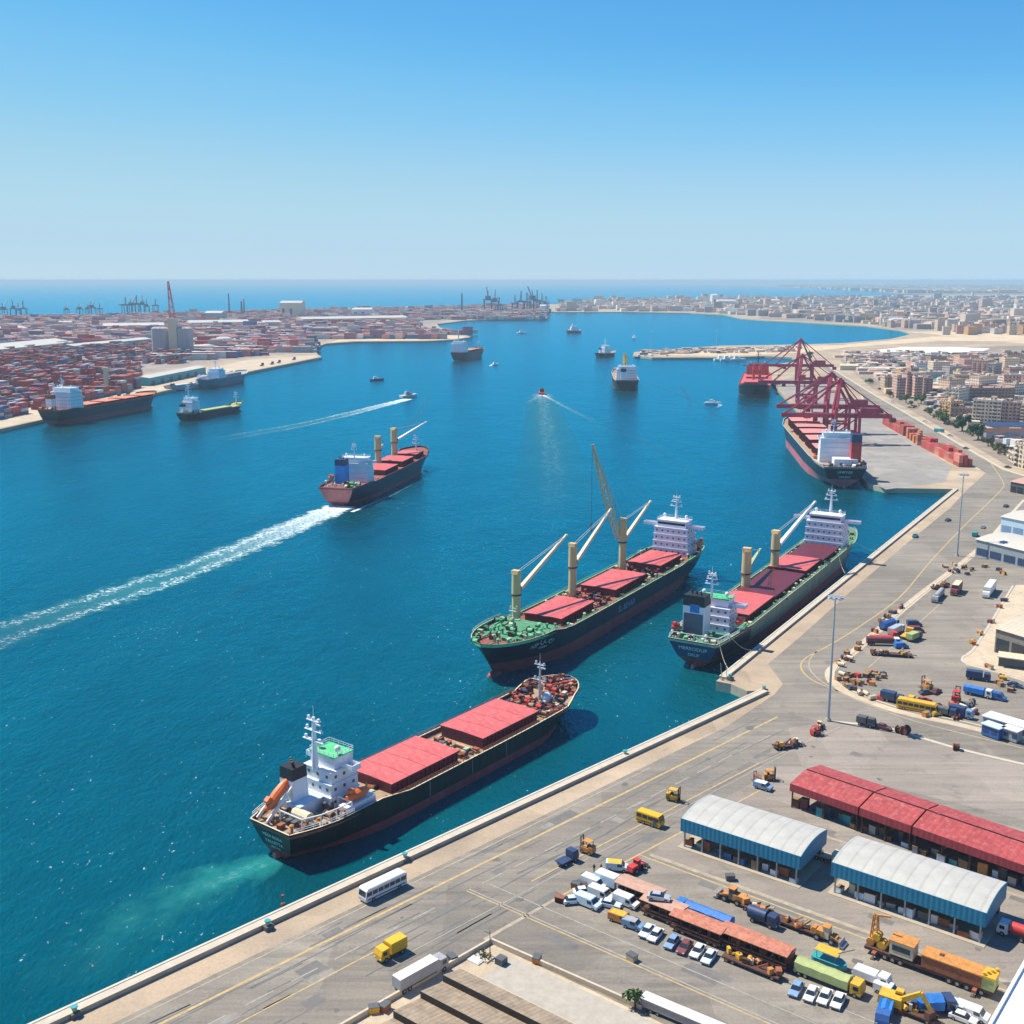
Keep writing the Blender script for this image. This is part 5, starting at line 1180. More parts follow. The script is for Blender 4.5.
def planter(p, label):
    o = thing("planter", label, "planter", p, LR); MB().box((0, 0, 0), (3.2, 2.2, .35), 'kerb_stone').build("kerb", o); mb = MB(); g = random.Random(int(p.x * 9))
    for _ in range(120):
        c = Vector((g.gauss(0, .7), g.gauss(0, .5), .4 + abs(g.gauss(0, .35)))); leafcard(mb, c, .22, g, 'leaf_dry')
    mb.build("shrub", o)
def leafcard(mb, c, s, g, m):
    a = Vector((g.uniform(-1, 1), g.uniform(-1, 1), g.uniform(-.4, 1))).normalized(); u = a.orthogonal().normalized(); w = a.cross(u); s *= g.uniform(.6, 1.3)
    mb.add([c + u * s, c + w * s * .7, c - u * s, c - w * s * .7], [(0, 1, 2, 3)], m)
def tree(p, h, r, label, m='leaf', group=None, n=420, tr=.38):
    g = random.Random(int(abs(p.x * 31 + p.y * 17))); o = thing("tree", label, "tree", (p.x, p.y, 0), g.uniform(0, 6), group)
    t = MB(); t.cyl((0, 0, 0), (.1, 0, h * tr), r * .1 + .05, r * .06 + .03, 'trunk', 7)
    for k in range(5):
        a = k * 1.26 + g.uniform(-.3, .3); t.cyl((.1, 0, h * tr * .92), (math.cos(a) * r * .55, math.sin(a) * r * .55, h * .72), r * .05 + .03, .03, 'trunk', 5)
    t.build("trunk", o); mb = MB(); blobs = [(Vector((g.gauss(0, r * .42), g.gauss(0, r * .42), h * g.uniform(tr + .08, .92))), r * g.uniform(.28, .5)) for _ in range(9)]
    for _ in range(n):
        c, rr = g.choice(blobs); d = Vector((g.gauss(0, 1), g.gauss(0, 1), g.gauss(0, .8))).normalized() * rr * g.uniform(.5, 1.05); leafcard(mb, c + d, max(.2, r * .16), g, m)
    mb.build("crown", o); return o
planter(at(484, 958), "stone planter with dry shrubs at the corner of the beige compound"); planter(at(514, 967), "stone planter with dry shrubs farther into the beige compound")
tree(at(635, 1008), 3.6, 1.7, "small bushy green tree at the end of the compound wall")
o = thing("flag_pole", "thin pole standing at the corner of the beige compound", "pole", at(490, 956)); MB().cyl((0, 0, 0), (0, 0, 5.2), .1, .06, 'dark_grey', 6).build("pole", o); MB().bar((0, 0, 4.6), (-.9, 0, 4.9), .08, .08, 'dark_grey').build("arm", o)
o = thing("slab_pallet", "white slab lying beside the planter in the compound", "slab", at(476, 961), LR); MB().box((0, 0, 0), (2.6, 1.8, .3), 'white').box((0, 0, .3), (2.2, 1.5, .1), 'pale_blue').build("slab", o)
# white building corner at the lower right
o = thing("office_building", "white flat roofed building cut off by the lower right corner", "building", lot(76.9, -3), LR)
MB().box((15, -22, 0), (30, 50, 7.0), 'white').build("wall", o); MB().box((15, -22, 7.0), (30.6, 50.6, .25), mat("white roof", (.80, .80, .78), rough=.7, var=.05)).build("roof", o)
for x_, y_, sx, sy in ((15, 3.0, 30.6, .5), (.0, -22, .5, 49.4)): MB().box((x_, y_, 7.25), (sx, sy, .5), 'white').build("parapet", o)
# ------------------------------------------------------------------ vehicles
def wheels(o, xs, y, r, w=.28, m='tyre', dual=False):
    src = None
    for x in xs:
        for sg in (1, -1):
            p = (x, sg * y, r)
            if src is None:
                src = MB().cyl((0, -w / 2, 0), (0, w / 2, 0), r, None, m, 12).build("wheel", o, p); h = MB().cyl((0, -w / 2 - .02, 0), (0, w / 2 + .02, 0), r * .5, None, 'steel', 8).build("hub", src)
            else:
                q = inst(src, o, p); inst(h, q)
LIB = {}
def proto(key, fn):
    """first call builds the thing, later calls copy it"""
    def go(p, rz, label, cat, group=None, scale=None):
        if key not in LIB:
            o = fn(); LIB[key] = o; o.location = (p.x, p.y, p.z if p.z > .06 else .05); o.rotation_euler = (0, 0, rz); o['label'] = label; o['category'] = cat
            if group: o['group'] = group
            if scale: o.scale = (scale,) * 3
            return o
        o = LIB[key]; r = dup(o, (p.x, p.y, p.z if p.z > .06 else .05), rz, label, group); r['category'] = cat; r.scale = (scale or 1,) * 3
        if not group and 'group' in r: del r['group']
        return r
    return go
def car(c):
    def fn():
        o = thing("car", "x", "car"); l = 4.4
        prof = [(-2.2, .32), (2.15, .30), (2.2, .62), (2.05, .78), (.95, .92), (-1.45, .98), (-2.15, .92), (-2.22, .6)]
        MB().ext(prof, -.86, .86, c).build("body", o)
        MB().add([(-1.75, -.76, .95), (1.0, -.76, .92), (1.0, .76, .92), (-1.75, .76, .95), (-1.2, -.6, 1.42), (.3, -.6, 1.42), (.3, .6, 1.42), (-1.2, .6, 1.42)], [(0, 1, 5, 4), (1, 2, 6, 5), (2, 3, 7, 6), (3, 0, 4, 7)], 'glass').build("windows", o)
        MB().box((-.45, 0, 1.415), (1.56, 1.26, .07), c, tx=.95, ty=.93).build("roof", o)
        for sg in (1, -1):
            MB().box((2.14, sg * .6, .56), (.14, .36, .16), 'white').build("headlight", o); MB().box((-2.17, sg * .6, .62), (.12, .34, .18), 'red').build("tail_light", o)
        MB().box((2.17, 0, .32), (.14, 1.5, .18), 'dark_grey').build("bumper", o)
        wheels(o, (-1.35, 1.4), .8, .32, .22); return o
    return proto(("car", c), fn)
def van(c, l=5.2, w=2.0, h=2.1, c2=None, rail=False):
    def fn():
        o = thing("van", "x", "van"); X = l / 2
        MB().ext([(-X, .4), (X, .4), (X + .02, 1.0), (X - .75, 1.2), (X - 1.35, h), (-X, h)], -w / 2, w / 2, c).build("body", o)
        MB().add([(X - .77, -w * .43, 1.24), (X - .77, w * .43, 1.24), (X - 1.28, w * .43, h - .1), (X - 1.28, -w * .43, h - .1)], [(0, 1, 2, 3)], 'glass').build("windscreen", o, (.03, 0, .02))
        for sg in (1, -1):
            MB().box((X - 1.7, sg * (w / 2 + .01), 1.15), (1.0, .06, .65), 'glass').build("side_window", o); MB().box((X, sg * w * .36, .7), (.1, .3, .2), 'white').build("headlight", o)
        MB().box((-.5, 0, h), (l * .62, w * .86, .06), c2 or c).build("roof", o); wheels(o, (-X + .9, X - .85), w / 2 - .08, .36); return o
    return proto(("van", c, l, h, c2), fn)
def truck(cab, body, l=8, h=2.6, w=2.4, kind='box', top=None, axles=None):
    def fn():
        o = thing("truck", "x", "truck"); X = l / 2; bl = l - 2.3
        MB().box((0, 0, .55), (l, .9, .35), 'dark_grey').build("chassis", o)
        cb = MB().ext([(X - 1.9, .6), (X, .6), (X + .02, 1.5), (X - .3, 2.55), (X - 1.9, 2.6)], -w / 2 + .05, w / 2 - .05, cab).build("cab", o)
        MB().box((X - .12, 0, 1.55), (.1, w * .82, .75), 'glass', ry=-.26).build("windscreen", cb)
        for sg in (1, -1):
            MB().box((X - .9, sg * (w / 2 - .03), 1.5), (.9, .06, .7), 'glass').build("side_window", cb); MB().box((X, sg * w * .36, .8), (.12, .32, .22), 'white').build("headlight", cb)
        bxx = -X + bl / 2
        if kind in ('box', 'flat') and l > 5.5: MB().box((bxx, 0, .75), (bl * .9, w + .02, .16), 'dark_rust').build('side_guard', o)
        if kind == 'box': MB().box((bxx, 0, .95), (bl, w, h), body).build("cargo_box", o); MB().box((bxx, 0, .95 + h), (bl - .1, w - .1, .08), top or body).build("box_roof", o)
        elif kind == 'tank': MB().cyl((-X, 0, 1.9), (-X + bl, 0, 1.9), 1.05, None, body, 14).build("tank", o, smooth=True); MB().box((bxx, 0, .9), (bl, 1.6, .3), 'dark_grey').build("cradle", o)
        elif kind == 'tarp':
            rings = []
            for i in range(7):
                xx = -X + bl * i / 6; j = .12 * (i % 2); rings.append([(xx, -w / 2, .9), (xx, w / 2, .9), (xx, w / 2 - .05, 1.9 + h * .3 - j), (xx, w * .28, h + .75 - j), (xx, 0, h + 1.05 - j), (xx, -w * .28, h + .75 - j), (xx, -w / 2 + .05, 1.9 + h * .3 - j)])
            MB().loft(rings, body).build("tarpaulin", o, smooth=True)
        elif kind == 'flat':
            MB().box((bxx, 0, .95), (bl, w, .2), body).build("load_bed", o)
        wheels(o, axles or (-X + .9, -X + 2.1, X - 1.0), w / 2 - .18, .48, .34); return o
    return proto(("truck", cab, body, l, h, kind), fn)
def bus(c='white', l=10.4, w=2.5, h=3.0, roof='white'):
    def fn():
        o = thing("bus", "x", "bus"); X = l / 2
        MB().ext([(-X, .4), (X - .05, .4), (X + .05, 1.2), (X - .25, h - .25), (X - .6, h), (-X + .2, h), (-X, h - .3)], -w / 2, w / 2, c).build("body", o)
        MB().box((-.1, 0, h), (l * .9, w * .9, .1), roof).build("roof", o)
        MB().box((X - .02, 0, 1.45), (.1, w * .86, 1.1), 'glass', ry=-.2).build("windscreen", o)
        n = int(l / 1.45)
        for i in range(n):
            for sg in (1, -1): MB().box((-X + .9 + i * (l - 1.8) / (n - 1), sg * (w / 2 + .01), 1.55), ((l - 1.8) / (n - 1) * .86, .06, .85), 'glass').build("window", o)
        for sg in (1, -1): MB().box((X + .02, sg * w * .36, .75), (.1, .3, .2), 'cream').build("headlight", o); MB().box((0, sg * (w / 2 + .01), .75), (l * .9, .05, .22), 'navy' if c == 'white' else 'dark_rust').build("stripe", o)
        MB().box((X - 1.2, -w / 2 - .01, .55), (.9, .06, 1.9), 'dark_grey').build("door", o)
        wheels(o, (-X + 2.0, X - 1.9), w / 2 - .12, .46, .3); return o
    return proto(("bus", c, l), fn)
def forklift(c='machine_orange', mastm='dark_rust'):
    def fn():
        o = thing("forklift", "x", "forklift")
        MB().box((-.3, 0, .45), (2.4, 1.5, .9), c).box((-1.2, 0, .5), (.8, 1.5, 1.25), c).build("body", o)
        f = MB()
        for x in (-1.0, .6):
            for y in (-.62, .62): f.box((x, y, 1.3), (.1, .1, 1.3), 'dark_grey')
        f.box((-.2, 0, 2.6), (1.8, 1.4, .1), c); f.build("cage", o)
        m_ = MB()
        for y in (-.45, .45): m_.box((1.15, y, .2), (.18, .16, 3.2), mastm)
        m_.box((1.15, 0, 3.2), (.16, 1.0, .15), mastm).box((1.15, 0, 1.6), (.16, 1.0, .15), mastm); m_.build("mast", o)
        for y in (-.4, .4): MB().box((1.9, y, .25), (1.3, .16, .08), 'dark_grey').build("fork", o)
        MB().box((-.5, 0, 1.3), (.6, .6, .55), 'black').build("seat", o); wheels(o, (-1.0, .7), .68, .4, .3); return o
    return proto(("forklift", c), fn)
def loader(c='machine_orange', cabc='dark_grey'):
    def fn():
        o = thing("loader", "x", "loader")
        MB().box((-1.3, 0, .8), (2.6, 1.8, 1.2), c, tx=.9).build("engine_hood", o); MB().box((.3, 0, .7), (1.3, 1.6, 2.2), cabc, tx=.85, ty=.9).build("cab", o); MB().box((.3, 0, 2.9), (1.4, 1.7, .15), c).build("cab_roof", o)
        MB().box((1.6, 0, .7), (1.4, 1.1, .7), c).build("front_frame", o)
        for y in (-.7, .7): MB().bar((1.2, y, 1.5), (3.2, y, .9), .2, .3, c).build("lift_arm", o)
        MB().ext([(3.0, .3), (4.0, .15), (3.9, .4), (3.35, .6), (3.25, 1.3), (3.0, 1.3)], -1.25, 1.25, 'steel').build("bucket", o); wheels(o, (-1.2, 1.6), 1.0, .68, .5); return o
    return proto(("loader", c, cabc), fn)
def wagon(roof, cargo, l=13, w=3.6, h=3.3):
    def fn():
        o = thing("covered_wagon", "x", "covered wagon"); X = l / 2
        MB().box((0, 0, .7), (l, w, .4), 'dark_rust').build("chassis", o)
        MB().add([(-X - .2, -w / 2 - .2, h), (X + .2, -w / 2 - .2, h), (X + .2, 0, h + .3), (-X - .2, 0, h + .3), (X + .2, w / 2 + .2, h), (-X - .2, w / 2 + .2, h), (-X - .2, -w / 2 - .2, h - .14), (X + .2, -w / 2 - .2, h - .14), (X + .2, w / 2 + .2, h - .14), (-X - .2, w / 2 + .2, h - .14)],
                 [(0, 1, 2, 3), (3, 2, 4, 5), (6, 7, 1, 0), (8, 9, 5, 4), (9, 8, 7, 6), (7, 8, 4, 2, 1), (9, 6, 0, 3, 5)], roof).build("roof", o)
        n = int(l / 2)
        for i in range(n + 1):
            for sg in (1, -1): MB().box((-X + .15 + (l - .3) * i / n, sg * (w / 2 - .1), 1.1), (.16, .16, h - 1.2), 'dark_rust').build("post", o)
        g = random.Random(int(l * 7))
        for i in range(int(l * 1.3)):
            c = g.choice(cargo); s = g.uniform(.6, 1.5); MB().box((g.uniform(-X + .7, X - .7), g.uniform(-w / 2 + .6, w / 2 - .6), 1.1), (s, s * .8, g.uniform(.5, 1.5)), c, rz=g.uniform(0, 3)).build("cargo", o)
        MB().bar((-X, -w / 2 + .1, 1.6), (X, -w / 2 + .1, 1.6), .1, .35, 'rust').bar((-X, w / 2 - .1, 1.6), (X, w / 2 - .1, 1.6), .1, .35, 'rust').build("side_rail", o)
        wheels(o, (-X + 1.2, -X + 2.6, X - 2.6, X - 1.2), w / 2 - .3, .5, .25, 'dark_rust'); return o
    return proto(("wagon", roof, l), fn)
def flat_machine(c='machine_orange', l=9, seed=1, w=2.4):
    """low trailer with dismantled machinery on it"""
    def fn():
        o = thing("machinery_trailer", "x", "machinery trailer"); X = l / 2; g = random.Random(seed)
        MB().box((0, 0, .65), (l, w, .3), 'dark_rust').build("trailer_bed", o)
        for i in range(int(l * 1.2)):
            x, y = g.uniform(-X + .5, X - .5), g.uniform(-w / 2 + .4, w / 2 - .4); k = g.random(); cc = g.choice([c, c, 'rust', 'dark_rust', 'machine_yellow', 'cream'])
            if k < .4: MB().box((x, y, .95), (g.uniform(.5, 1.5), g.uniform(.5, 1.1), g.uniform(.4, 1.3)), cc, rz=g.uniform(0, 3)).build("machine_block", o)
            elif k < .75: a = g.uniform(0, 3); MB().cyl((x - .5 * math.cos(a), y - .5 * math.sin(a), 1.4), (x + .5 * math.cos(a), y + .5 * math.sin(a), 1.4), .45, None, cc, 10).build("drum", o)
            else: MB().bar((x - .8, y, 1.1), (x + .9, y * .5, 1.2 + g.uniform(.3, 1.8)), .25, .3, cc).build("arm", o)
        MB().bar((X, 0, .8), (X + 1.5, 0, .6), .2, .2, 'dark_rust').build("drawbar", o); wheels(o, (-X + 1, -X + 2.2, X - 1.2), w / 2 - .2, .46, .3); return o
    return proto(("flatm", c, l, seed), fn)
def mobile_crane(l=22.5):
    o = thing("mobile_crane", "x", "mobile crane"); X = l / 2; c = 'machine_orange'; y_ = 'machine_yellow'
    MB().box((0, 0, .9), (l, 3.0, .55), 'dark_rust').build("carrier", o)
    for x in (-X + 2, X - 3.0):
        for sg in (1, -1): MB().box((x, sg * 1.9, .75), (.7, 1.3, .45), 'rust').cyl((x, sg * 2.4, .1), (x, sg * 2.4, .8), .22, None, 'steel', 7).box((x, sg * 2.4, .0), (.8, .8, .12), 'dark_rust').build("outrigger", o)
    # upper works: cab, long engine canopy, rear counterweight
    cb = MB().box((-X + 6.6, 0, 1.75), (4.2, 3.1, 2.6), 'cream', tx=.95, top=c).build("operator_house", o)
    MB().box((-X + 6.6, 0, 4.35), (4.5, 3.4, .2), c).build("house_roof", cb); MB().box((-X + 6.6, -1.57, 2.7), (3.2, .08, 1.0), 'glass').build("house_window", cb); MB().box((-X + 4.47, 0, 2.6), (.08, 2.4, 1.2), 'glass').build("house_window", cb)
    MB().box((X - 7.2, 0, 1.45), (10.2, 3.1, 2.2), 'rust', top=c).build("engine_canopy", o); MB().box((X - 7.2, 0, 3.65), (10.5, 3.4, .22), c).build("canopy_roof", o); MB().box((X - 9.4, .3, 3.87), (.7, .7, .15), 'dark_rust').build("roof_hatch", o)
    MB().box((X - 1.1, 0, .9), (2.1, 3.0, 2.6), 'olive', tx=.9).build("driver_cab", o); MB().box((X - 1.1, 0, 3.5), (2.3, 3.2, .5), y_).build("cab_roof", o)
    for k in range(4): MB().cyl((X - 1.9 + k * .5, -1.2 + .8 * k, 3.9), (X - 1.9 + k * .5, -1.2 + .8 * k, 4.5), .3, None, y_, 8).build("air_tank", o)
    # folded jib tower at the back
    t = MB()
    for x in (-X + .5, -X + 2.0):
        for y in (-.6, .6): t.bar((x, y, 1.4), (-X + 1.2 + (x + X - 1.2) * .4, y * .6, 7.4), .22, .22, c)
    for k in range(5):
        z0 = 1.6 + k * 1.1; f0 = 1 - .1 * k
        for y in (-.6, .6): t.bar((-X + 1.25 - .75 * f0, y * f0, z0), (-X + 1.25 + .7 * f0, y * f0, z0 + 1.1), .14, .14, c)
    t.build("jib_tower", o); MB().bar((-X + 1.2, 0, 7.3), (-X + 3.9, 0, 7.9), .3, .35, c).build("jib_arm", o)
    for k, (x, z) in enumerate(((-X + .8, 2.2), (-X + 2.8, 2.2), (-X + 1.8, 3.4))): MB().cyl((x, -.9, z), (x, .9, z), .75, None, y_ if k else c, 10).build("winch_drum", o)
    MB().bar((-X + 3.4, -.9, 1.6), (-X + 4.4, -.9, 4.2), .3, .3, c).bar((-X + 3.4, .9, 1.6), (-X + 4.4, .9, 4.2), .3, .3, c).build("support_frame", o)
    wheels(o, (-X + 3.8, -X + 5.2, -X + 6.6, X - 7.4, X - 6.0, X - 4.4, X - 2.0), 1.32, .62, .45); return o
def excavator(c='machine_yellow'):
    o = thing("excavator", "x", "excavator")
    for sg in (1, -1): MB().box((0, sg * 1.1, 0), (4.2, .65, .95), 'dark_rust', tx=.85).build("track", o)
    MB().box((-.4, 0, 1.0), (4.0, 2.6, 1.5), c, tx=.92).build("upper_body", o); MB().box((.8, .75, 1.1), (1.5, 1.1, 2.1), c, tx=.85).build("cab", o); MB().box((.85, .75, 1.95), (1.56, 1.16, .85), 'glass', tx=.9).build("cab_window", o)
    MB().bar((1.3, -.2, 2.2), (4.4, -.2, 4.4), .55, .8, c).build("boom", o); MB().bar((4.3, -.2, 4.5), (6.0, -.2, 2.0), .45, .6, c).build("stick", o)
    MB().ext([(5.6, 1.2), (6.3, .5), (6.9, .9), (6.5, 2.0), (5.9, 2.1)], -.8, .4, 'dark_rust').build("bucket", o); MB().cyl((1.8, -.2, 2.0), (3.4, -.2, 3.3), .16, None, 'steel', 7).build("ram", o); return o
def first(o, p, rz, label, cat): o.location = (p.x, p.y, .05); o.rotation_euler = (0, 0, rz); o['label'] = label; o['category'] = cat; return o
QH = R(45); LH = LR; BH = LR - math.pi / 2      # along the quay, along the lots, parked nose down the lot
# --- on the near road
bus()(at(383, 893), QH + math.pi, "white bus with dark windows driving along the quay road", "bus")
truck('taxi_yellow', 'taxi_yellow', 6.0, 2.0, 2.2, 'box', axles=(-1.8, 1.9))(at(391, 956), QH + math.pi, "bright yellow box van driving along the quay road below the bus", "van")
truck('grey', 'grey', 11.0, 2.0, 2.3, 'box', top='white')(at(421, 980), QH, "long white roofed grey lorry parked against the beige compound wall", "truck")
truck('navy', 'navy', 5.2, 1.6, 2.2, 'flat', axles=(-1.5, 1.5))(at(567, 863), QH, "small dark blue lorry waiting on the asphalt left of the lots", "truck")
forklift()(at(587, 853), QH + 1.7, "orange forklift with raised mast beside the dark blue lorry", "forklift", scale=1.1)
forklift('machine_yellow')(at(674, 801), -.5, "yellow forklift standing off the corner of the left arched shed", "forklift", scale=1.1)
bus('taxi_yellow', 6.2, 2.3, 2.7, 'taxi_yellow')(at(650, 824), LH, "yellow minibus standing near the left arched shed", "minibus")
van('pale_blue', 4.6, 2.0, 1.9, 'taxi_yellow')(at(617, 870), LH + .5, "pale van with a yellow roof beside the red tractor", "van")
loader('red', 'maroon')(at(636, 871), QH, "red tractor loader beside the rust coloured wagons", "tractor", scale=.85)
# --- white vehicles at the corner of the lot
wv = [((574, 903), .2, 'car', 'pale_blue', "pale blue car at the lower left corner of the parked white vehicles"), ((588, 906), LH, 'van', 'pale_blue', "pale blue van in front of the white panel vans"), ((584, 894), .15, 'car', 'white', "white car second from the tan kerb corner"),
      ((601, 898), LH, 'van', 'white', "white van parked between two pale blue vans"), ((594, 887), LH, 'van', 'white', "white van close to the pair of standing people"), ((612, 889), LH, 'truck', 'white', "white box truck at the head of the white vehicles"), ((610, 907), LH + .3, 'car', 'pale_blue', "pale blue car behind the pale blue van"), ((626, 905), LH, 'van', 'white', "white van parked against the first rust wagon")]
for p_, r_, k_, c_, lb in wv:
    r_ = r_ if r_ > 0 else r_
    (car(c_) if k_ == 'car' else van(c_) if k_ == 'van' else truck('white', 'pale_blue', 7.0, 2.0, 2.3, 'box', top='white'))(at(*p_), r_, lb, "car" if k_ == 'car' else "van" if k_ == 'van' else "truck")
# --- rust wagons and their neighbours
wagon('dusty_roof', ['dark_rust', 'rust', 'black', 'tan'], 9.5)(at(640, 901), LH, "dusty pink roofed covered wagon nearest the white vehicles", "covered wagon")
wagon('dusty_roof', ['dark_rust', 'rust', 'black', 'tan'], 8.5)(at(664, 918), LH, "dusty brown roofed wagon with a light grey car on top", "covered wagon")
car('silver')(Vector((at(664, 918).x - 1.0, at(664, 918).y + .6, 3.55)), LH + .4, "light grey car carried on the roof of the dusty brown wagon", "car")
wagon('rust_roof', ['dark_rust', 'rust', 'black', 'maroon'], 10.5)(at(699, 936), LH, "rust red roofed covered wagon beside the blue tarpaulin lorry", "covered wagon")
wagon('rust_roof', ['dark_rust', 'rust', 'black', 'machine_orange'], 13.5)(at(755, 955), LH, "longest rust red roofed wagon behind the orange machinery trailer", "covered wagon")
loader('dark_rust', 'rust')(at(791, 968), LH + math.pi, "rusty brown engine standing at the end of the longest rust wagon", "engine", scale=1.1)
truck('tarp_blue', 'tarp_blue', 12.0, 2.0, 2.5, 'tarp')(at(703, 921), LH + math.pi, "lorry under a long bright blue tarpaulin", "truck")
flat_machine('machine_orange', 11, 3)(at(752, 969), LH, "low trailer of orange machinery in front of the longest rust wagon", "machinery trailer")
van('machine_orange', 4.8, 2.0, 1.8, 'machine_yellow')(at(621, 922), LH + .1, "orange and yellow battered van left of the parked car row", "van")
van('sky_blue', 4.0, 1.9, 1.7, 'grey')(at(633, 928), LH + .1, "blue battered van between the orange van and the pale car row", "van")
for p_, c_, lb in (((647, 934), 'pale_blue', "pale blue car, first of the parked row after the blue van"), ((655.5, 938), 'white', "white car second in the parked row below the wagons"), ((672, 945), 'sky_blue', "blue car in the parked row below the rust wagons"), ((684.5, 950), 'maroon', "dark red wrecked car between the blue and the white car"),
                    ((697.5, 954), 'white', "white car right of the dark red wreck"), ((709, 960), 'pale_blue', "pale car at the right end of the parked row"), ((796, 992), 'sky_blue', "grey blue car, first of the four by the olive canopy lorry"), ((811, 997), 'white', "white car second of the four by the olive canopy lorry"), ((824.5, 1000), 'white', "white car third of the four by the olive canopy lorry"), ((838, 1004), 'white', "white car last of the four by the olive canopy lorry")):
    car(c_)(at(*p_), BH + .12, lb, "car")
# --- olive lorry, teal boat, white pickups, yellow excavator, blue tarps
truck('machine_yellow', 'olive', 12.0, 1.9, 2.6, 'tarp')(at(829, 984), LH, "lorry with an olive green canopy behind four parked cars", "truck")
o = thing("work_boat", "teal flat work boat with a yellow canopy standing on the lot", "boat", at(829, 966), LH)
MB().loft([[(x, -h, .5), (x, h, .5), (x, h * 1.15, 1.5), (x, -h * 1.15, 1.5)] for x, h in ((-3.0, .8), (-2.4, 1.15), (1.8, 1.15), (2.8, .6), (3.2, .1))], 'teal').build("hull", o)
MB().box((-.3, 0, 2.9), (4.2, 2.4, .18), 'cream', top='machine_yellow').build("canopy", o)
for x_ in (-2.0, 1.4):
    for y_ in (-1, 1): MB().box((x_, y_, 1.4), (.1, .1, 1.5), 'steel').build("canopy_post", o)
MB().box((0, 0, 0), (4.5, 1.6, .5), 'dark_grey').build("cradle", o); MB().bar((1.4, 0, 3), (4.2, .6, 4.6), .12, .12, 'dark_grey').build("boom", o)
truck('white', 'white', 6.2, 1.3, 2.2, 'box', axles=(-1.8, 1.9))(at(872, 984), LH, "white pickup van right of the olive canopy lorry", "van")
van('white', 4.4, 2, 1.8)(at(887, 994), LH, "small white van between the pickup and the yellow excavator", "van")
first(excavator(), at(893, 1008), LH + .1, "yellow excavator among blue tarpaulins at the bottom of the lot", "excavator")
flat_machine('machine_yellow', 8, 9)(at(912, 1015), LH, "trailer of yellow machinery beside the excavator", "machinery trailer")
truck('blue', 'tarp_blue', 6.0, 1.4, 2.3, 'tarp', axles=(-1.6, 1.8))(at(884, 1019), BH + .2, "small lorry wrapped in a blue tarpaulin left of the excavator", "truck")
truck('navy', 'tarp_blue', 7.0, 2.0, 2.7, 'tarp')(at(934, 1011), .05, "lorry with a tall blue tarpaulin right of the excavator", "truck")
for p_, r_, lb in (((956, 1012), LH, "white pickup van right of the tall blue tarpaulin"), ((972, 1017), LH, "white van touching the corner building, with blue roof gear")): van('white', 5.2, 2.1, 1.9, 'pale_blue')(at(*p_), r_, lb, "van")
car('white')(at(963, 1021), LH, "white car half hidden below the two white vans at the bottom edge", "car")
first(mobile_crane(), at(929, 972), LH, "big orange and yellow mobile crane with folded jib tower", "mobile crane")
truck('white', 'red', 6.5, 1.8, 2.4, 'tank')(at(1016, 938), LH + math.pi, "white cab lorry with a red tank beside the longer arched shed", "truck")
loader('machine_orange', 'dark_grey')(at(734, 902), LH + math.pi, "orange wheel loader at the left end of the machinery row", "loader")
flat_machine('machine_orange', 6, 11)(at(757, 912), LH, "short trailer of orange machinery behind the wheel loader", "machinery trailer")
truck('navy', 'navy', 6.0, 1.2, 2.0, 'tank', axles=(-1.8, 1.8))(at(763, 924), LH, "small dark blue tanker in front of the orange machinery row", "truck")
flat_machine('machine_orange', 12, 5)(at(795, 928), LH, "longest trailer of orange machinery in the row, above the teal boat", "machinery trailer")
loader('machine_orange', 'cream')(at(825, 940), LH, "orange wheel loader at the right end of the machinery row", "loader")
# --- above the sheds
flat_machine('rust', 6, 21)(at(784, 748), .3, "rusty machine with wheels near the lamp mast", "machine"); loader('cream', 'dark_grey')(at(795, 746), .2, "cream wheel loader beside the rusty machine", "loader", scale=.7)
van('sky_blue', 4.4, 2, 1.7, 'white')(at(763, 789), LH, "pale blue van left of the long red roof", "van"); forklift('machine_orange')(at(770, 780), 0, "orange forklift behind the pale blue van", "forklift"); forklift('rust')(at(757, 783), 2, "rusty forklift left of the pale blue van", "forklift", scale=.8)
def drum(p, label, c='rust', s=1.0, group=None):
    o = thing("cable_drum", label, "cable drum", (p.x, p.y, .03), rnd.uniform(0, 3), group)
    MB().cyl((0, -.7 * s, 1.0 * s), (0, .7 * s, 1.0 * s), .7 * s, None, 'dark_rust', 12).build("spool", o)
    for y in (-.75, .75): MB().cyl((0, y * s - .06, 1.0 * s), (0, y * s + .06, 1.0 * s), 1.0 * s, None, c, 14).build("flange", o)
    return o
drum(at(956, 750), "lone rusty cable drum on the kerb of the storage yard"); drum(at(899, 733), "rusty cable drum, left of the pair on the kerb"); drum(at(905, 734), "rusty cable drum, right of the pair on the kerb", 'maroon', 1.2)
truck('dark_grey', 'dark_grey', 5, 1.6, 2.1, 'box', axles=(-1.5, 1.5))(at(866, 726), LH, "dark box truck parked on the kerb beyond the lamp mast", "truck")
car('maroon')(at(883, 729), LH, "maroon car on the kerb right of the dark box truck", "car")
forklift('red')(at(816, 735), .5, "red forklift by the foot of the near lamp mast", "forklift"); loader('cream', 'rust')(at(819, 729), 1, "cream loader against the foot of the near lamp mast", "loader", scale=.7)
truck('cream', 'tan', 6, 1.8, 2.3, 'flat')(at(828, 861), LH, "tan flatbed squeezed between the two arched sheds", "truck")
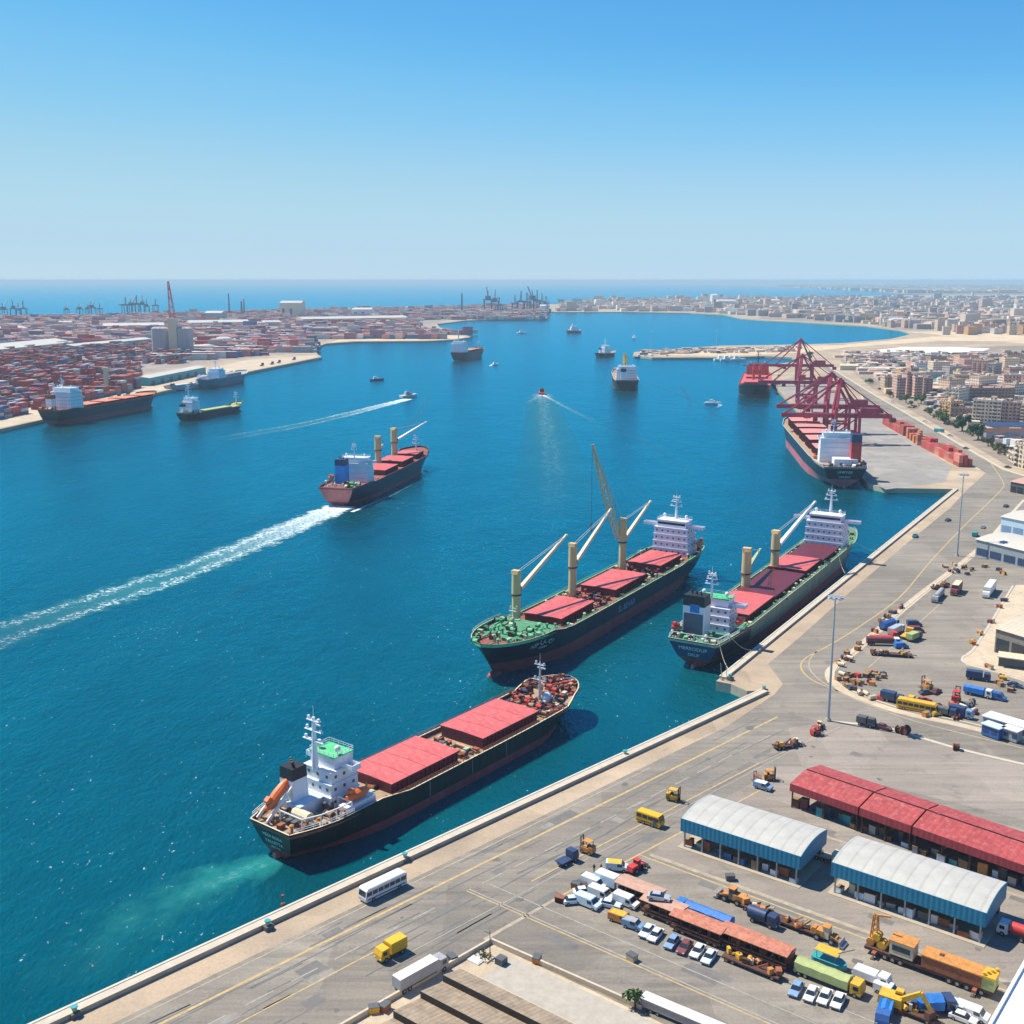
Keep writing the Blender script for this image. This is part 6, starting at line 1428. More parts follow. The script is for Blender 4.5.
# --- upper lot
UH = math.atan2(.851, .525)
truck('grey', 'grey', 14, 2.4, 2.4, 'tank')(at(938, 599), UH + math.pi, "long grey tanker, first of three lorries on the upper lot", "truck")
truck('maroon', 'maroon', 11, 2.9, 2.6, 'box', top='cream')(at(956, 593), UH + math.pi, "maroon lorry with a cream roof between the tanker and the white lorry", "truck")
truck('white', 'white', 16, 3.0, 2.6, 'box', top='white')(at(989, 594), UH + math.pi, "long white articulated lorry on the upper lot", "truck")
flat_machine('rust', 9, 31)(at(940, 588), UH - .5, "red brown machinery trailer above the grey tanker", "machinery trailer")
truck('sky_blue', 'blue', 9, 2.2, 2.4, 'tarp')(at(889, 628), UH - .35, "blue lorry in the cluster on the upper lot", "truck"); truck('pale_blue', 'silver', 9, 2.0, 2.3, 'box')(at(896, 634), UH - .2, "pale grey lorry beside the blue lorry in the cluster", "truck")
truck('red', 'red', 9, 1.6, 2.3, 'flat')(at(884, 639), 0, "red flatbed below the blue lorry in the cluster", "truck"); truck('white', 'maroon', 11, 1.9, 2.4, 'tank')(at(883, 645), -.08, "maroon tanker with a white cab in the cluster", "truck")
flat_machine('rust', 13, 41)(at(891, 656), -.22, "long log trailer of red brown scrap at the lower edge of the cluster", "machinery trailer")
truck('machine_yellow', 'machine_yellow', 8, 2.0, 2.4, 'flat')(at(907, 637), UH - .1, "yellow flatbed at the right of the cluster", "truck"); van('navy', 5, 2.1, 2)(at(914, 626), 0, "navy van at the top right of the cluster", "van"); van('maroon', 5, 2.1, 2)(at(916, 632), -.1, "maroon van below the navy van", "van"); truck('dark_grey', 'olive', 7, 1.8, 2.4, 'box')(at(914, 640), UH - .3, "dark lorry beside the yellow flatbed", "truck"); van('tarp_blue', 4.5, 2, 1.9)(at(901, 648), .1, "bright blue van above the scrap trailer", "van")
bus('taxi_yellow', 11, 2.6, 3.0, 'machine_yellow')(at(917, 711), LH + .1, "long bright yellow bus at the kerb of the upper lot", "bus")
truck('machine_yellow', 'machine_yellow', 6, 1.6, 2.3, 'flat')(at(904, 703), LH, "yellow flatbed behind the long yellow bus", "truck")
truck('navy', 'navy', 6.5, 2.0, 2.3, 'box')(at(892, 702), LH, "navy lorry left of the long yellow bus", "truck"); truck('navy', 'dark_grey', 6.0, 1.8, 2.3, 'tarp')(at(946, 716), LH, "dark lorry right of the long yellow bus", "truck"); truck('sky_blue', 'navy', 6.5, 2.0, 2.4, 'box')(at(961, 717), LH, "steel blue lorry near the white roofed cabins", "truck")
truck('white', 'tarp_blue', 8, 1.9, 2.4, 'tarp')(at(978, 696), LH, "blue covered lorry with a white cab at the right of the upper lot", "truck"); van('blue', 6, 2.2, 2.1)(at(995, 699), LH, "blue van behind the blue covered lorry", "van"); truck('navy', 'navy', 7, 1.8, 2.4, 'box')(at(978, 680), LH + .2, "dark navy lorry parked below the tan verge", "truck"); car('navy')(at(1015, 687), LH, "navy car by the low cream lean to", "car")
forklift('red')(at(956, 702), 1, "red forklift left of the blue covered lorry", "forklift", scale=1.3); forklift('machine_orange')(at(926, 690), 2, "orange forklift alone in the middle of the upper lot", "forklift", scale=1.2); car('dark_grey')(at(926, 694), .3, "dark car beside the lone orange forklift", "car"); car('maroon')(at(936, 693), .8, "maroon car right of the lone orange forklift", "car"); car('red')(at(924, 702), .2, "red car behind the yellow bus", "car"); drum(at(938, 712), "red cable drum at the end of the yellow bus", 'red', 1.2)
van('teal', 5, 2.1, 2.0)(at(975, 536), UH, "teal van parked outside the grey fascia shed", "van"); car('silver')(at(983, 528), UH, "silver car parked behind the teal van", "car"); car('teal')(at(915, 537), QH + .3, "teal car parked against the upper quay wall", "car", scale=1.15); car('dark_grey')(at(948, 521), QH, "dark car driving on the upper road", "car"); car('dark_grey')(at(1006, 507), QH, "dark car by the kerb at the road bend", "car")
# --- loose goods round the upper lot
g = random.Random(11)
spots = [(x, y, lb) for lb, pts in (("in the heap on the left corner of the upper lot", [(838, 680), (842, 676), (846, 681), (850, 677), (853, 683), (858, 677), (861, 684), (866, 677), (869, 683), (874, 674), (877, 680), (883, 678), (847, 688), (854, 690), (860, 693), (866, 695), (872, 699), (880, 700)]),
        ("in the row along the verge of the upper lot", [(838, 664), (843, 659), (847, 655), (851, 662), (856, 650), (858, 645), (871, 640), (876, 633), (880, 622), (886, 618), (894, 613), (900, 609)]),
        ("in front of the grey fascia shed", [(946, 568), (950, 572), (955, 566), (958, 573), (963, 569), (967, 575), (972, 570), (986, 567), (1000, 571), (1004, 575)]),
        ("in the scrap row beside the blue covered lorry", [(951, 706), (958, 707), (963, 709), (969, 708), (972, 704), (975, 714), (955, 720), (936, 716), (928, 716)]),
        ("along the edge of the tan verge", [(1005, 601), (1000, 608), (990, 623), (980, 634), (974, 645), (988, 668), (1003, 680), (999, 684), (1012, 690)])) for x, y in pts]
spots = [(x + dx, y + dy, lb) for x, y, lb in spots for dx, dy in ((0, 0), (g.uniform(-3, 3), g.uniform(-2.5, 2.5)))]
for x, y, lb in spots:
    k = g.choice(("crate", "drum", "barrel", "pallet")); c = g.choice(['rust', 'machine_orange', 'maroon', 'cream', 'dark_grey', 'red', 'machine_yellow', 'tan', 'navy', 'wood']); cn = c.replace('_', ' '); p = at(x, y)
    if k == "drum": drum(p, f"{cn} cable drum {lb}", c, g.uniform(.55, .95)); continue
    if k == "crate":
        o = thing("crate", f"{cn} crate {lb}", "crate", (p.x, p.y, .05), g.uniform(0, 3)); w = g.uniform(1.0, 2.3); MB().box((0, 0, 0), (w, w * .7, 1.2), c).build("body", o); MB().box((0, 0, 1.2), (w + .1, w * .7 + .1, .12), 'wood').build("lid", o)
    elif k == "barrel":
        o = thing("tank", f"{cn} tank {lb}", "tank", (p.x, p.y, .05), g.uniform(0, 3)); MB().cyl((-1.1, 0, .8), (1.1, 0, .8), .6, None, c, 12).build("shell", o); MB().box((-.7, 0, 0), (.3, 1.1, .4), 'dark_rust').box((.7, 0, 0), (.3, 1.1, .4), 'dark_rust').build("saddle", o)
    else:
        o = thing("pallet_stack", f"{cn} pallet load {lb}", "pallet load", (p.x, p.y, .05), g.uniform(0, 3)); MB().box((0, 0, 0), (1.8, 1.5, .2), 'wood').build("pallet", o)
        MB().box((0, 0, .2), (1.7, 1.4, 1.0), c, tx=.9, ty=.9).build("load", o)
# crates on the tan kerb at the near corner
for x, y, c, lb in ((560, 902, 'black', "black bin on the tan kerb strip at the lot corner"), (576, 888, 'rust', "rust red bin on the tan kerb strip beside the white vehicles"), (586, 880, 'rust', "rust red bin on the kerb strip, closest to the standing people"), (582, 886, 'cream', "cream box between the two rust red bins"), (632, 964 - 4, 'tan', "tan crate by the compound wall"), (537, 962, 'machine_orange', "small orange generator by the compound wall"), (452, 961, 'dark_grey', "dark bin at the tail of the grey lorry"), (374, 1012, 'machine_yellow', "yellow compressor at the bottom edge by the compound wall"), (385, 1010, 'rust', "rusty skip beside the yellow compressor"), (820, 857, 'cream', "cream sack pile between the arched sheds"), (730, 880, 'dark_grey', "dark bollard box on the lot in front of the left arched shed")):
    p = at(x, y); o = thing("box_bin", lb, "bin", (p.x, p.y, .05), g.uniform(0, 3)); MB().box((0, 0, 0), (1.7, 1.2, 1.1), c, tx=1.08, ty=1.08).build("body", o); MB().box((0, 0, 1.1), (1.9, 1.4, .1), 'dark_grey' if c != 'black' else 'rust').build("lid", o)
# bollards on the quay wall
for x, y, lb in ((75, 1016, "mooring bollard block with green gear at the bottom of the quay wall"), (268, 929, "dark mooring block on the quay wall below the swimmer buoy"), (405, 861, "mooring block on the quay wall just above the bus"), (625, 757, "mooring block on the quay wall midway to the corner"), (764, 692, "round bollard at the end of the near quay wall"), (730, 680, "mooring block on the tip of the upper quay")):
    p = at(x, y); o = thing("mooring_bollard", lb, "bollard", (p.x, p.y, 0), QH); MB().box((0, 0, 0), (1.8, 1.7, .9), 'dark_grey').build("block", o); MB().cyl((0, 0, .9), (0, 0, 1.7), .35, .5, 'olive', 9).cyl((0, 0, 1.7), (0, 0, 1.85), .62, None, 'teal', 9).build("bollard_head", o)
o = thing("buoy", "small red buoy floating off the near quay wall", "buoy", at(283, 905, WATER)); MB().cyl((0, 0, -.3), (0, 0, .4), .5, .4, 'rust', 10).build("float", o); MB().cyl((0, 0, .4), (0, 0, 1.8), .1, None, 'rust', 6).box((0, 0, 1.8), (.45, .45, .4), 'red').build("top_mark", o)
# gangways at the tip of the upper quay
for x, rz_ in ((722, .5), (727, .7)):
    p = at(x, 680); o = thing("fender_pole", "slender pale mooring pole at the tip of the upper quay", "pole", (p.x, p.y, 0), rz_, "mooring poles at the upper quay tip"); MB().cyl((0, 0, 0), (-.8, 0, 5.5), .14, .08, 'cream', 6).build("pole", o); MB().box((0, 0, 0), (.6, .6, .5), 'concrete').build("foot", o)
# ------------------------------------------------------------------ two people
def person(p, rz, label, coat='cloth_dark', stride=.18):
    o = thing("person", label, "person", (p.x, p.y, .05), rz)
    V = [(0, 0, .95), (0, 0, 1.15), (0, 0, 1.40), (0, 0, 1.52), (.02, 0, 1.66), (0, .10, .90), (stride * .5, .11, .50), (stride * .2, .11, .08), (stride * .2 + .16, .12, .04), (0, -.10, .90), (stride * .1, -.11, .48), (-stride, -.11, .08), (-stride + .16, -.12, .04),
         (0, .20, 1.40), (-.05, .27, 1.12), (.10, .25, .90), (0, -.20, 1.40), (.06, -.27, 1.12), (.16, -.24, .90)]
    E_ = [(0, 1), (1, 2), (2, 3), (3, 4), (0, 5), (5, 6), (6, 7), (7, 8), (0, 9), (9, 10), (10, 11), (11, 12), (2, 13), (13, 14), (14, 15), (2, 16), (16, 17), (17, 18)]
    rad = [.14, .13, .15, .06, .105, .10, .075, .05, .04, .10, .075, .05, .04, .07, .05, .035, .07, .05, .035]
    me = bpy.data.meshes.new("body"); me.from_pydata(V, E_, []); sk = me.skin_vertices.new() if hasattr(me.skin_vertices, 'new') else None
    b = bpy.data.objects.new("body", me); COL.objects.link(b); b.parent = o
    m = b.modifiers.new("skin", 'SKIN'); 
    if me.skin_vertices:
        for i, r in enumerate(rad): me.skin_vertices[0].data[i].radius = (r, r)
        me.skin_vertices[0].data[0].use_root = True
    b.modifiers.new("sub", 'SUBSURF').levels = 1; me.materials.append(P[coat])
    MB().ball((0, 0, 0), (.11, .1, .13), 'skin', 8, 6).ball((.11, 0, 0), (.02, .015, .03), 'skin', 5, 4).build("head_skin", o, (.03, 0, 1.68)); MB().ball((0, 0, 0), (.12, .115, .1), 'black', 8, 6).build("hair", o, (.005, 0, 1.75)); return o
person(at(594, 872), 1.2, "dark clothed person, left of the pair standing by the white vehicles"); person(at(601, 872), 2.2, "dark clothed person, right of the pair standing by the white vehicles")
# long white roofed trailer at the bottom
a_, b_ = at(643, 1006), at(760, 1056); o = thing("trailer", "long low white roofed trailer beside the compound tree", "trailer", a_, head(a_, b_)); l_ = (b_ - a_).length
MB().box((l_ / 2, 0, .7), (l_, 2.0, 1.4), 'grey').build("body", o); MB().box((l_ / 2, 0, 2.1), (l_ + .2, 2.2, .15), 'white').build("roof", o); wheels(o, (2, 3.3, l_ - 3.3, l_ - 2), .9, .4, .3)
# ------------------------------------------------------------------ town on the right
FAC = {k: facade("facade " + k, c) for k, c in dict(pink=(.62, .40, .31), rose=(.58, .34, .28), tan=(.62, .48, .34), cream=(.68, .57, .43), white=(.72, .69, .63), orange=(.66, .38, .18), grey=(.48, .44, .41), brown=(.44, .30, .23)).items()}
ROOFM = mat("town flat roof", (.52, .42, .33), rough=.95, var=.25, scale=.05, rand=.3)
ROOFD = mat("town dark roof", (.30, .23, .19), rough=.95, var=.25, scale=.05, rand=.3)
def block(p, rz, w, d, h, col, label, group=None, detail=2, cat="apartment block", name="apartment_block", roof=None):
    o = thing(name, label, cat, (p.x, p.y, 0), rz, group); g = random.Random(int(abs(p.x * 7 + p.y * 3)))
    MB().box((0, 0, 0), (w, d, h), FAC[col]).build("wall", o)
    r = MB().box((0, 0, h), (w + .6, d + .6, .35), roof or ROOFM)
    if detail: 
        for x, y, sx, sy in ((0, -d / 2, w + .6, .4), (0, d / 2, w + .6, .4), (-w / 2, 0, .4, d - .4), (w / 2, 0, .4, d - .4)): r.box((x, y, h + .35), (sx, sy, .9), FAC[col])
    r.build("roof", o)
    if detail:
        MB().box((g.uniform(-.3, .3) * w, g.uniform(-.2, .2) * d, h + .35), (4, 4, 3), FAC[col], top=ROOFM).build("stair_house", o)
        if detail > 1:
            for _ in range(3): MB().cyl((0, 0, 0), (0, 0, 1.6), .8, None, 'grey', 8).build("water_tank", o, (g.uniform(-.4, .4) * w, g.uniform(-.35, .35) * d, h + .35))
    return o
def near_block(a, b, depth, h, col, label, floors, bays, roof=None):
    """apartment block with modelled balconies and windows on its visible front"""
    rz = head(a, b); w = (b - a).length; o = block(Vector((a.x + math.cos(rz) * w / 2 - math.sin(rz) * depth / 2, a.y + math.sin(rz) * w / 2 + math.cos(rz) * depth / 2, 0)), rz, w, depth, h, col, label, roof=roof); src = None; bs = None
    for i in range(floors):
        for k in range(bays):
            p = (-w / 2 + w * (k + .5) / bays, -depth / 2 - .03, 1.2 + i * (h - .6) / floors)
            if src is None: src = MB().box((0, 0, 0), (w / bays * .42, .12, 1.6), mat('brown window glass', (.14, .12, .115), rough=.4, var=.3)).build("window", o, p)  # brownish glass, kept low in contrast
            else: inst(src, o, p)
    for k in range(0, bays, 2):
        for i in range(1, floors):
            p = (-w / 2 + w * (k + .5) / bays, -depth / 2 - .7, .2 + i * (h - .6) / floors)
            if bs is None: bs = MB().box((0, 0, 0), (w / bays * .8, 1.0, .9), FAC[col]).build("balcony", o, p)
            else: inst(bs, o, p)
    return o
near_block(at(971, 425), at(1000, 427), 16, 21, 'cream', "cream and pink apartment block fronting the trees, left half", 7, 9); near_block(at(1000.5, 427), at(1018, 428), 16, 20, 'pink', "rose apartment block joined to the cream block", 7, 5); near_block(at(1018.5, 428), at(1060, 432), 15, 19, 'tan', "tan apartment block at the right edge", 7, 8)
near_block(at(945, 405), at(958, 406), 30, 16, 'cream', "cream end block with a dark gable beside the orange house", 5, 4); near_block(at(958.5, 404), at(1014, 404), 22, 15, 'brown', "long brown pink slab behind the cream apartment block", 5, 16, roof=P['dusty_roof'])
near_block(at(938, 415), at(950, 417), 14, 13, 'orange', "bright orange house among the trees", 4, 4); near_block(at(950.5, 417), at(971, 418), 14, 8, 'brown', "brown lean-to wing of the orange house", 2, 5)
for i, (x0, x1, y, h, c) in enumerate(((896, 905, 398, 20, 'pink'), (906, 913, 396, 22, 'rose'), (914, 922, 397, 20, 'pink'), (923, 932, 395, 17, 'pink'), (884, 894, 391, 15, 'tan'), (900, 908, 388, 19, 'orange'), (910, 918, 387, 21, 'pink'))):
    near_block(at(x0, y), at(x1, y), 15, h, c, f"{['salmon', 'rose red', 'pink', 'lower pink', 'low tan', 'orange', 'rear pink'][i]} housing tower in the cluster by the road", 7, 4)
near_block(at(971, 379), at(986, 380), 18, 23, 'rose', "tall rose tower block standing above the town", 8, 6); near_block(at(986.5, 380), at(994, 380.5), 18, 20, 'grey', "grey block leaning on the rose tower", 6, 3)
near_block(at(1003, 388), at(1040, 389), 18, 14, 'pink', "long pink block at the right edge of the town", 4, 9); near_block(at(1013, 467), at(1040, 474), 16, 16, 'cream', "cream apartment block cut by the right edge near the bend", 5, 6); near_block(at(1008, 460), at(1013, 463), 12, 6, 'cream', "small cream house beside the road wall", 2, 3)
for i, (x0, x1, y, h, c, lb) in enumerate(((912, 958, 381, 9, 'navy', "long dark roofed depot behind the housing cluster"), (985, 1040, 441, 7, 'dark_rust', "dark roofed row of workshops below the cream block"), (988, 1040, 433, 6, 'navy', "row of dark sheds close under the cream block"), (938, 957, 386, 7, 'white', "white low shop in front of the dark depot"), (840, 858, 370, 6, 'cream', "low cream yard building at the head of the pier"), (933, 940, 385, 5, 'teal', "small teal roofed shed by the dark depot"))):
    a_, b_ = at(x0, y), at(x1, y + .3); w = (b_ - a_).length; o = thing("depot", lb, "shed", (a_ + b_) / 2, head(a_, b_)); MB().box((0, 6, 0), (w, 14, h), 'cream' if i not in (1, 2) else 'grey').build("wall", o)
    MB().ext([(-7.4, h + .01), (7.4, h + .01), (0, h + 2.2)], -w / 2 - .4, w / 2 + .4, c).build("roof", o, (0, 6, 0), math.pi / 2)
# filler town: individual blocks near, one mass far away
g = random.Random(3)
taken = [(971, 425), (1000, 427), (945, 405), (980, 404), (938, 415), (900, 396), (915, 396), (975, 379)]
cols = ['pink', 'rose', 'tan', 'cream', 'white', 'grey', 'brown', 'orange']
cname = dict(pink='pink', rose='rose', tan='tan', cream='cream', white='white', grey='grey', brown='brown', orange='orange')
zones = [("in the quarter right behind the housing towers", 905, 1100, 366, 394, 46, (10, 18), (14, 30)), ("on the flat ground between depot and shore road", 850, 1090, 359, 366, 26, (4, 8), (16, 36)), ("in the blocks facing the sandy shore", 938, 1100, 328, 335, 46, (12, 26), (14, 34)), ("on the near edge of the shore town", 800, 940, 316, 328, 60, (9, 20), (14, 36))]
from collections import Counter
for where, x0, x1, y0, y1, n, hr, wr in zones:
    k = 0; tries = 0
    while k < n and tries < n * 20:
        tries += 1; x, y = g.uniform(x0, x1), g.uniform(y0, y1)
        if x0 == 800 and y > 316.5 + (x - 768) * .074 + (2 if x > 880 else 0): continue
        p = at(x, y)
        if any((p - at(*t)).length < 42 for t in taken) or any((p - t2).length < 22 for t2 in [q for q in LIB.get('tb', [])]): continue
        LIB.setdefault('tb', []).append(p); c = g.choice(cols); h = g.uniform(*hr); w = g.uniform(*wr); s = "tall" if h > sum(hr) / 2 + 3 else "low" if h < sum(hr) / 2 - 3 else "mid height"
        block(p, g.choice((0, 0, .12, -.2, .4)) + .05, w, g.uniform(11, 18), h, c, f"{s} {cname[c]} town block {where}", f"town blocks {where}", detail=1, roof=g.choice((ROOFM, ROOFM, ROOFD))); k += 1
def mass(name, label, gen, n, mats, seed):
    g = random.Random(seed); mb = MB()
    for _ in range(n):
        r = gen(g)
        if r: p, w, d, h, rz, m = r; mb.box((p.x, p.y, 0), (w, d, h), m, rz=rz, top=g.choice(mats) if g.random() < .7 else m)
    return tag(mb.build(name), label, "town", kind='stuff')
TM = [mat("far wall " + str(i), c, rough=.95, var=.1, scale=.02) for i, c in enumerate(((.60, .42, .34), (.64, .52, .40), (.70, .66, .59), (.46, .38, .33), (.56, .36, .29), (.33, .30, .29), (.68, .48, .34)))]
def far_town(g):
    x = g.uniform(560, 1180) ; t = g.random(); y = 298.0 + 30 * t * t
    lim = 312.5 if x < 700 else 313 + (x - 700) * .07 if x < 900 else 330
    top = 300.5 if x < 700 else 298.2 if x < 800 else 297
    y = top + (lim - 1.0 - top) * t
    if x < 620 and g.random() < .6: return None
    return at(x, y), g.uniform(14, 50), g.uniform(12, 30), g.uniform(6, 22) * (1.8 if g.random() < .05 else 1), g.uniform(-.3, .3), g.choice(TM)
mass("distant_town", "hazy mass of pale town buildings along the far shore", far_town, 3000, TM, 4)
def far2(g): return at(g.uniform(700, 1150), 284.4 + 9.5 * g.random() ** .6 if True else 0), g.uniform(60, 260), g.uniform(30, 60), g.uniform(8, 26), 0, g.choice(TM)
def far2b(g):
    x = g.uniform(780, 1180); y = 285.5 + 8 * g.random(); lim = 286 + max(0, (x - 768)) * .05
    if y > min(lim, 294): return None
    return at(x, y), g.uniform(60, 260), g.uniform(30, 90), g.uniform(10, 34), 0, g.choice(TM)
mass("distant_coast_town", "faint mass of buildings on the coast beyond the far bay", far2b, 4200, [TM[2], TM[1], TM[6], TM[2]], 6)
def mid_clutter(g):
    x, y = g.uniform(845, 1120), g.uniform(361, 394) if g.random() < .86 else g.uniform(354, 361)
    if g.random() < .3: return (at(x, y + 0), g.uniform(18, 46), g.uniform(8, 14), g.uniform(3, 6), g.uniform(-.1, .1), g.choice(TM)) if not (y > 352 + (x - 838) * .62 and x < 905) and not (x > 905 and y > 386 + (x - 873) * .5 - 4) else None
    if y > 352 + (x - 838) * .62 and x < 905: return None
    if x > 905 and y > 386 + (x - 873) * .5 - 4: return None
    return at(x, y), g.uniform(5, 16), g.uniform(5, 12), g.uniform(2.5, 8), g.uniform(-.4, .4), g.choice(TM + [P['grey'], P['dark_grey'], P['dusty_roof'], P['leaf_dark']])
mass("low_houses", "scatter of low houses and yards filling the ground between the town blocks", mid_clutter, 1500, TM, 8)
def low2(g):
    x, y = g.uniform(900, 1120), g.uniform(384, 470)
    if y > 386 + (x - 873) * .50 - 5: return None
    return at(x, y), g.uniform(4, 10), g.uniform(4, 8), g.uniform(2, 5), g.uniform(-.4, .4), g.choice(TM + [P['dark_grey'], P['maroon'], P['pale_blue']])
mass("parked_rows", "mixed small sheds and parked vehicles between the apartment blocks", low2, 900, TM, 9)
# white salt flat and shallow pools behind the shore
sheet("salt_flat", px((876, 350), (905, 347), (950, 347), (990, 348.5), (982, 351.5), (950, 353), (884, 353)), .12, mat("salt white", (.72, .68, .60), rough=.9, var=.1, scale=.02))
sheet("shallow_pool", px((880, 356), (940, 354), (1100, 353.5), (1100, 357.5), (940, 359.5), (886, 360)), .13, mat("pool water", (.14, .24, .30), rough=.3, var=.2, scale=.01))
# trees by the road
for x, y, h, r, m, lb in ((906, 403, 9, 5, 'leaf', "green tree at the foot of the salmon tower"), (921, 404, 9, 6, 'leaf', "green tree in front of the pink towers"), (938, 420, 8, 5, 'leaf', "bright tree left of the orange house front"), (944, 424, 8, 5, 'leaf', "green tree at the roadside by the orange house"), (962, 431, 11, 7, 'leaf_dark', "largest dark green tree beside the upper road"), (978, 440, 11, 7, 'leaf_dark', "broad dark tree right of the largest roadside tree"), (930, 415, 6, 4, 'leaf', "small tree by the teal van on the road"), (890, 397, 6, 4, 'leaf_dry', "dry tree left of the salmon tower"), (809, 361, 14, 6, 'leaf_dark', "single dark tree at the head of the pier"), (1000, 452, 6, 4, 'leaf_dry', "dry shrub on the bank above the upper road"), (988, 446, 6, 4, 'leaf_dry', "yellowish shrub on the bank right of the broad tree"), (870, 384, 6, 4, 'leaf', "low tree on the verge beside the dark road")):
    tree(at(x, y), h, r, lb, m, n=520)
truck('teal', 'teal', 8, 2, 2.4, 'tarp')(at(939, 432), -.9, "teal covered lorry driving on the upper road by the trees", "truck")
for i, (x, y) in enumerate(((897, 396), (902, 400), (911, 405), (914, 408), (926, 412), (934, 418), (949, 425), (955, 428), (968, 434), (972, 436), (983, 442), (992, 448), (996, 450), (1004, 455), (880, 390), (1014, 459), (947, 418), (958, 423))):
    tree(at(x, y), rnd.uniform(2.5, 5), rnd.uniform(2, 3.6), "roadside bush along the bank of the upper road", rnd.choice(('leaf', 'leaf_dry', 'leaf_dark')), group="roadside bushes", n=200, tr=.15)
for x, y, c in ((910, 408, 'dark_grey'), (925, 422, 'white'), (966, 449, 'dark_grey'), (905, 415, 'white'), (1008, 468, 'navy'), (950, 436, 'silver'), (893, 402, 'white')): car(c)(at(x, y), -.9, f"{c.replace('_', ' ')} car by the upper road, level with the {'apartment blocks' if y < 430 else 'broad dark trees'}", "car", "cars along the upper road")
# container stacks along the pier road
CC = {k: ribbed("container " + k, c, .6, 0, .3, rough=.6, var=.12, rand=.25, dirt=.25, dirtc=(.25, .14, .1)) for k, c in dict(red=(.42, .06, .055), orange=(.58, .18, .07), rust=(.33, .09, .065), salmon=(.56, .20, .15), blue=(.05, .13, .28), white=(.6, .58, .56), grey=(.26, .27, .30), purple=(.20, .10, .17)).items()}
CM = {}
def container(x, y, z, rz, c, label, group, ln=12.2):
    key = (c, ln)
    if key not in CM:
        mb = MB().box((0, 0, 0), (ln, 2.44, 2.6), CC[c])
        for sx in (-1, 1):
            for sy in (-1, 1): mb.box((sx * (ln / 2 - .08), sy * 1.16, -.01), (.2, .2, 2.63), CC[c])
        CM[key] = mb.mesh("container")
    o = bpy.data.objects.new("container", CM[key]); COL.objects.link(o); o.location = (x, y, z); o.rotation_euler = (0, 0, rz); return tag(o, label, "container", group)
for (a, b, n, cs, wh) in (((885, 424), (906, 436), 6, ['red', 'rust', 'red', 'rust'], "in the pier stack nearest the crane"), ((908, 437), (921, 446), 4, ['orange', 'salmon', 'orange'], "in the orange pier stack"), ((924, 447), (962, 467), 8, ['rust', 'red', 'red', 'salmon'], "in the long pier stack beside the road bend")):
    A_, B_ = at(*a), at(*b); rz = head(A_, B_)
    for i in range(n):
        q = A_.lerp(B_, (i + .5) / n)
        for k in range(3):
            for z in range(3 if g.random() < .5 else 2):
                c = g.choice(cs); container(q.x - math.sin(rz) * (k * 3 - 1), q.y + math.cos(rz) * (k * 3 - 1), .05 + z * 2.62, rz, c, f"{c} container {wh}, {'upper' if z > 1 else 'middle' if z else 'lower'} layer", "containers " + wh, 12.2 if n > 5 else 6.1)
# ------------------------------------------------------------------ left container port
ya, yb = at(0, 428), at(160, 391.5); yd = (yb - ya).normalized(); yn = Vector((-yd.y, yd.x, 0)); YR = math.atan2(yd.y, yd.x)
cand = []; g = random.Random(21)
for row in range(30):
    off = 34 + row * 26 + (row // 4) * 12
    s = -150 + row * 10
    while s < 900 + row * 14:
        if g.random() < .12: s += 26; continue
        hmax = g.choice((2, 3, 3, 4, 4, 5)); base = g.choice(['red', 'red', 'rust', 'salmon', 'red', 'orange', 'blue', 'grey', 'white', 'purple', 'rust'])
        for lane in range(5):
            hh = max(1, hmax - (g.random() < .4))
            for z in range(hh):
                c = base if g.random() < .6 else g.choice(['red', 'rust', 'salmon', 'grey', 'white', 'purple', 'blue', 'red'])
                p = ya + yd * (s + 6) + yn * (off + lane * 2.7)
                cand.append((p.x, p.y, z, c, row, z == hh - 1, lane))
        s += 13.4
def visible(c):
    x, y = c[0], c[1]
    if y < 100: return False
    u = 512 + F_PX * x / (y * math.cos(PITCH) + (CAM_H) * math.sin(PITCH)); return -8 < u < 330
def inside_yard(c):
    zc = c[1] * math.cos(PITCH) + CAM_H * math.sin(PITCH); u = 512 + F_PX * c[0] / zc; v = HZ + CAM_H / c[1] * F_PX * 1.0 / (math.cos(PITCH)) 
    lim = 428 - .226 * u if u < 160 else 392 - .215 * (u - 160)
    return v < lim - 6 and not (u > 190 and v > 350) and not (150 < u < 205 and v > 331 and v < 356) and v > 322 and not (140 < u < 215 and 364 < v < 390)
cand = [c for c in cand if visible(c) and inside_yard(c)]
cand.sort(key=lambda c: (c[4], not c[5], c[6]))
near = []; rest = []
nearq = sorted(cand, key=lambda c: (c[1] + (0 if (c[5] or c[6] == 0) else 500)))
near = nearq[:95]; rest = nearq[95:4400]
ordn = ["first", "second", "third", "fourth", "fifth", "sixth", "seventh", "eighth", "ninth", "tenth"]
for x, y, z, c, row, topq, lane in near:
    container(x, y, .07 + z * 2.62, YR, c, f"{c} container {'on top' if topq else 'at mid height'} of the {ordn[min(row, 9)]} stack row behind the left quay", f"containers in the {ordn[min(row, 9)]} row of the left yard")
mb = MB()
for x, y, z, c, row, topq, lane in rest: mb.box((x, y, .07 + z * 2.62), (12.2, 2.44, 2.6), CC[c], rz=YR)
tag(mb.build("container_stacks"), "mass of red, purple and grey containers filling the far side of the left yard", "containers", kind='stuff')
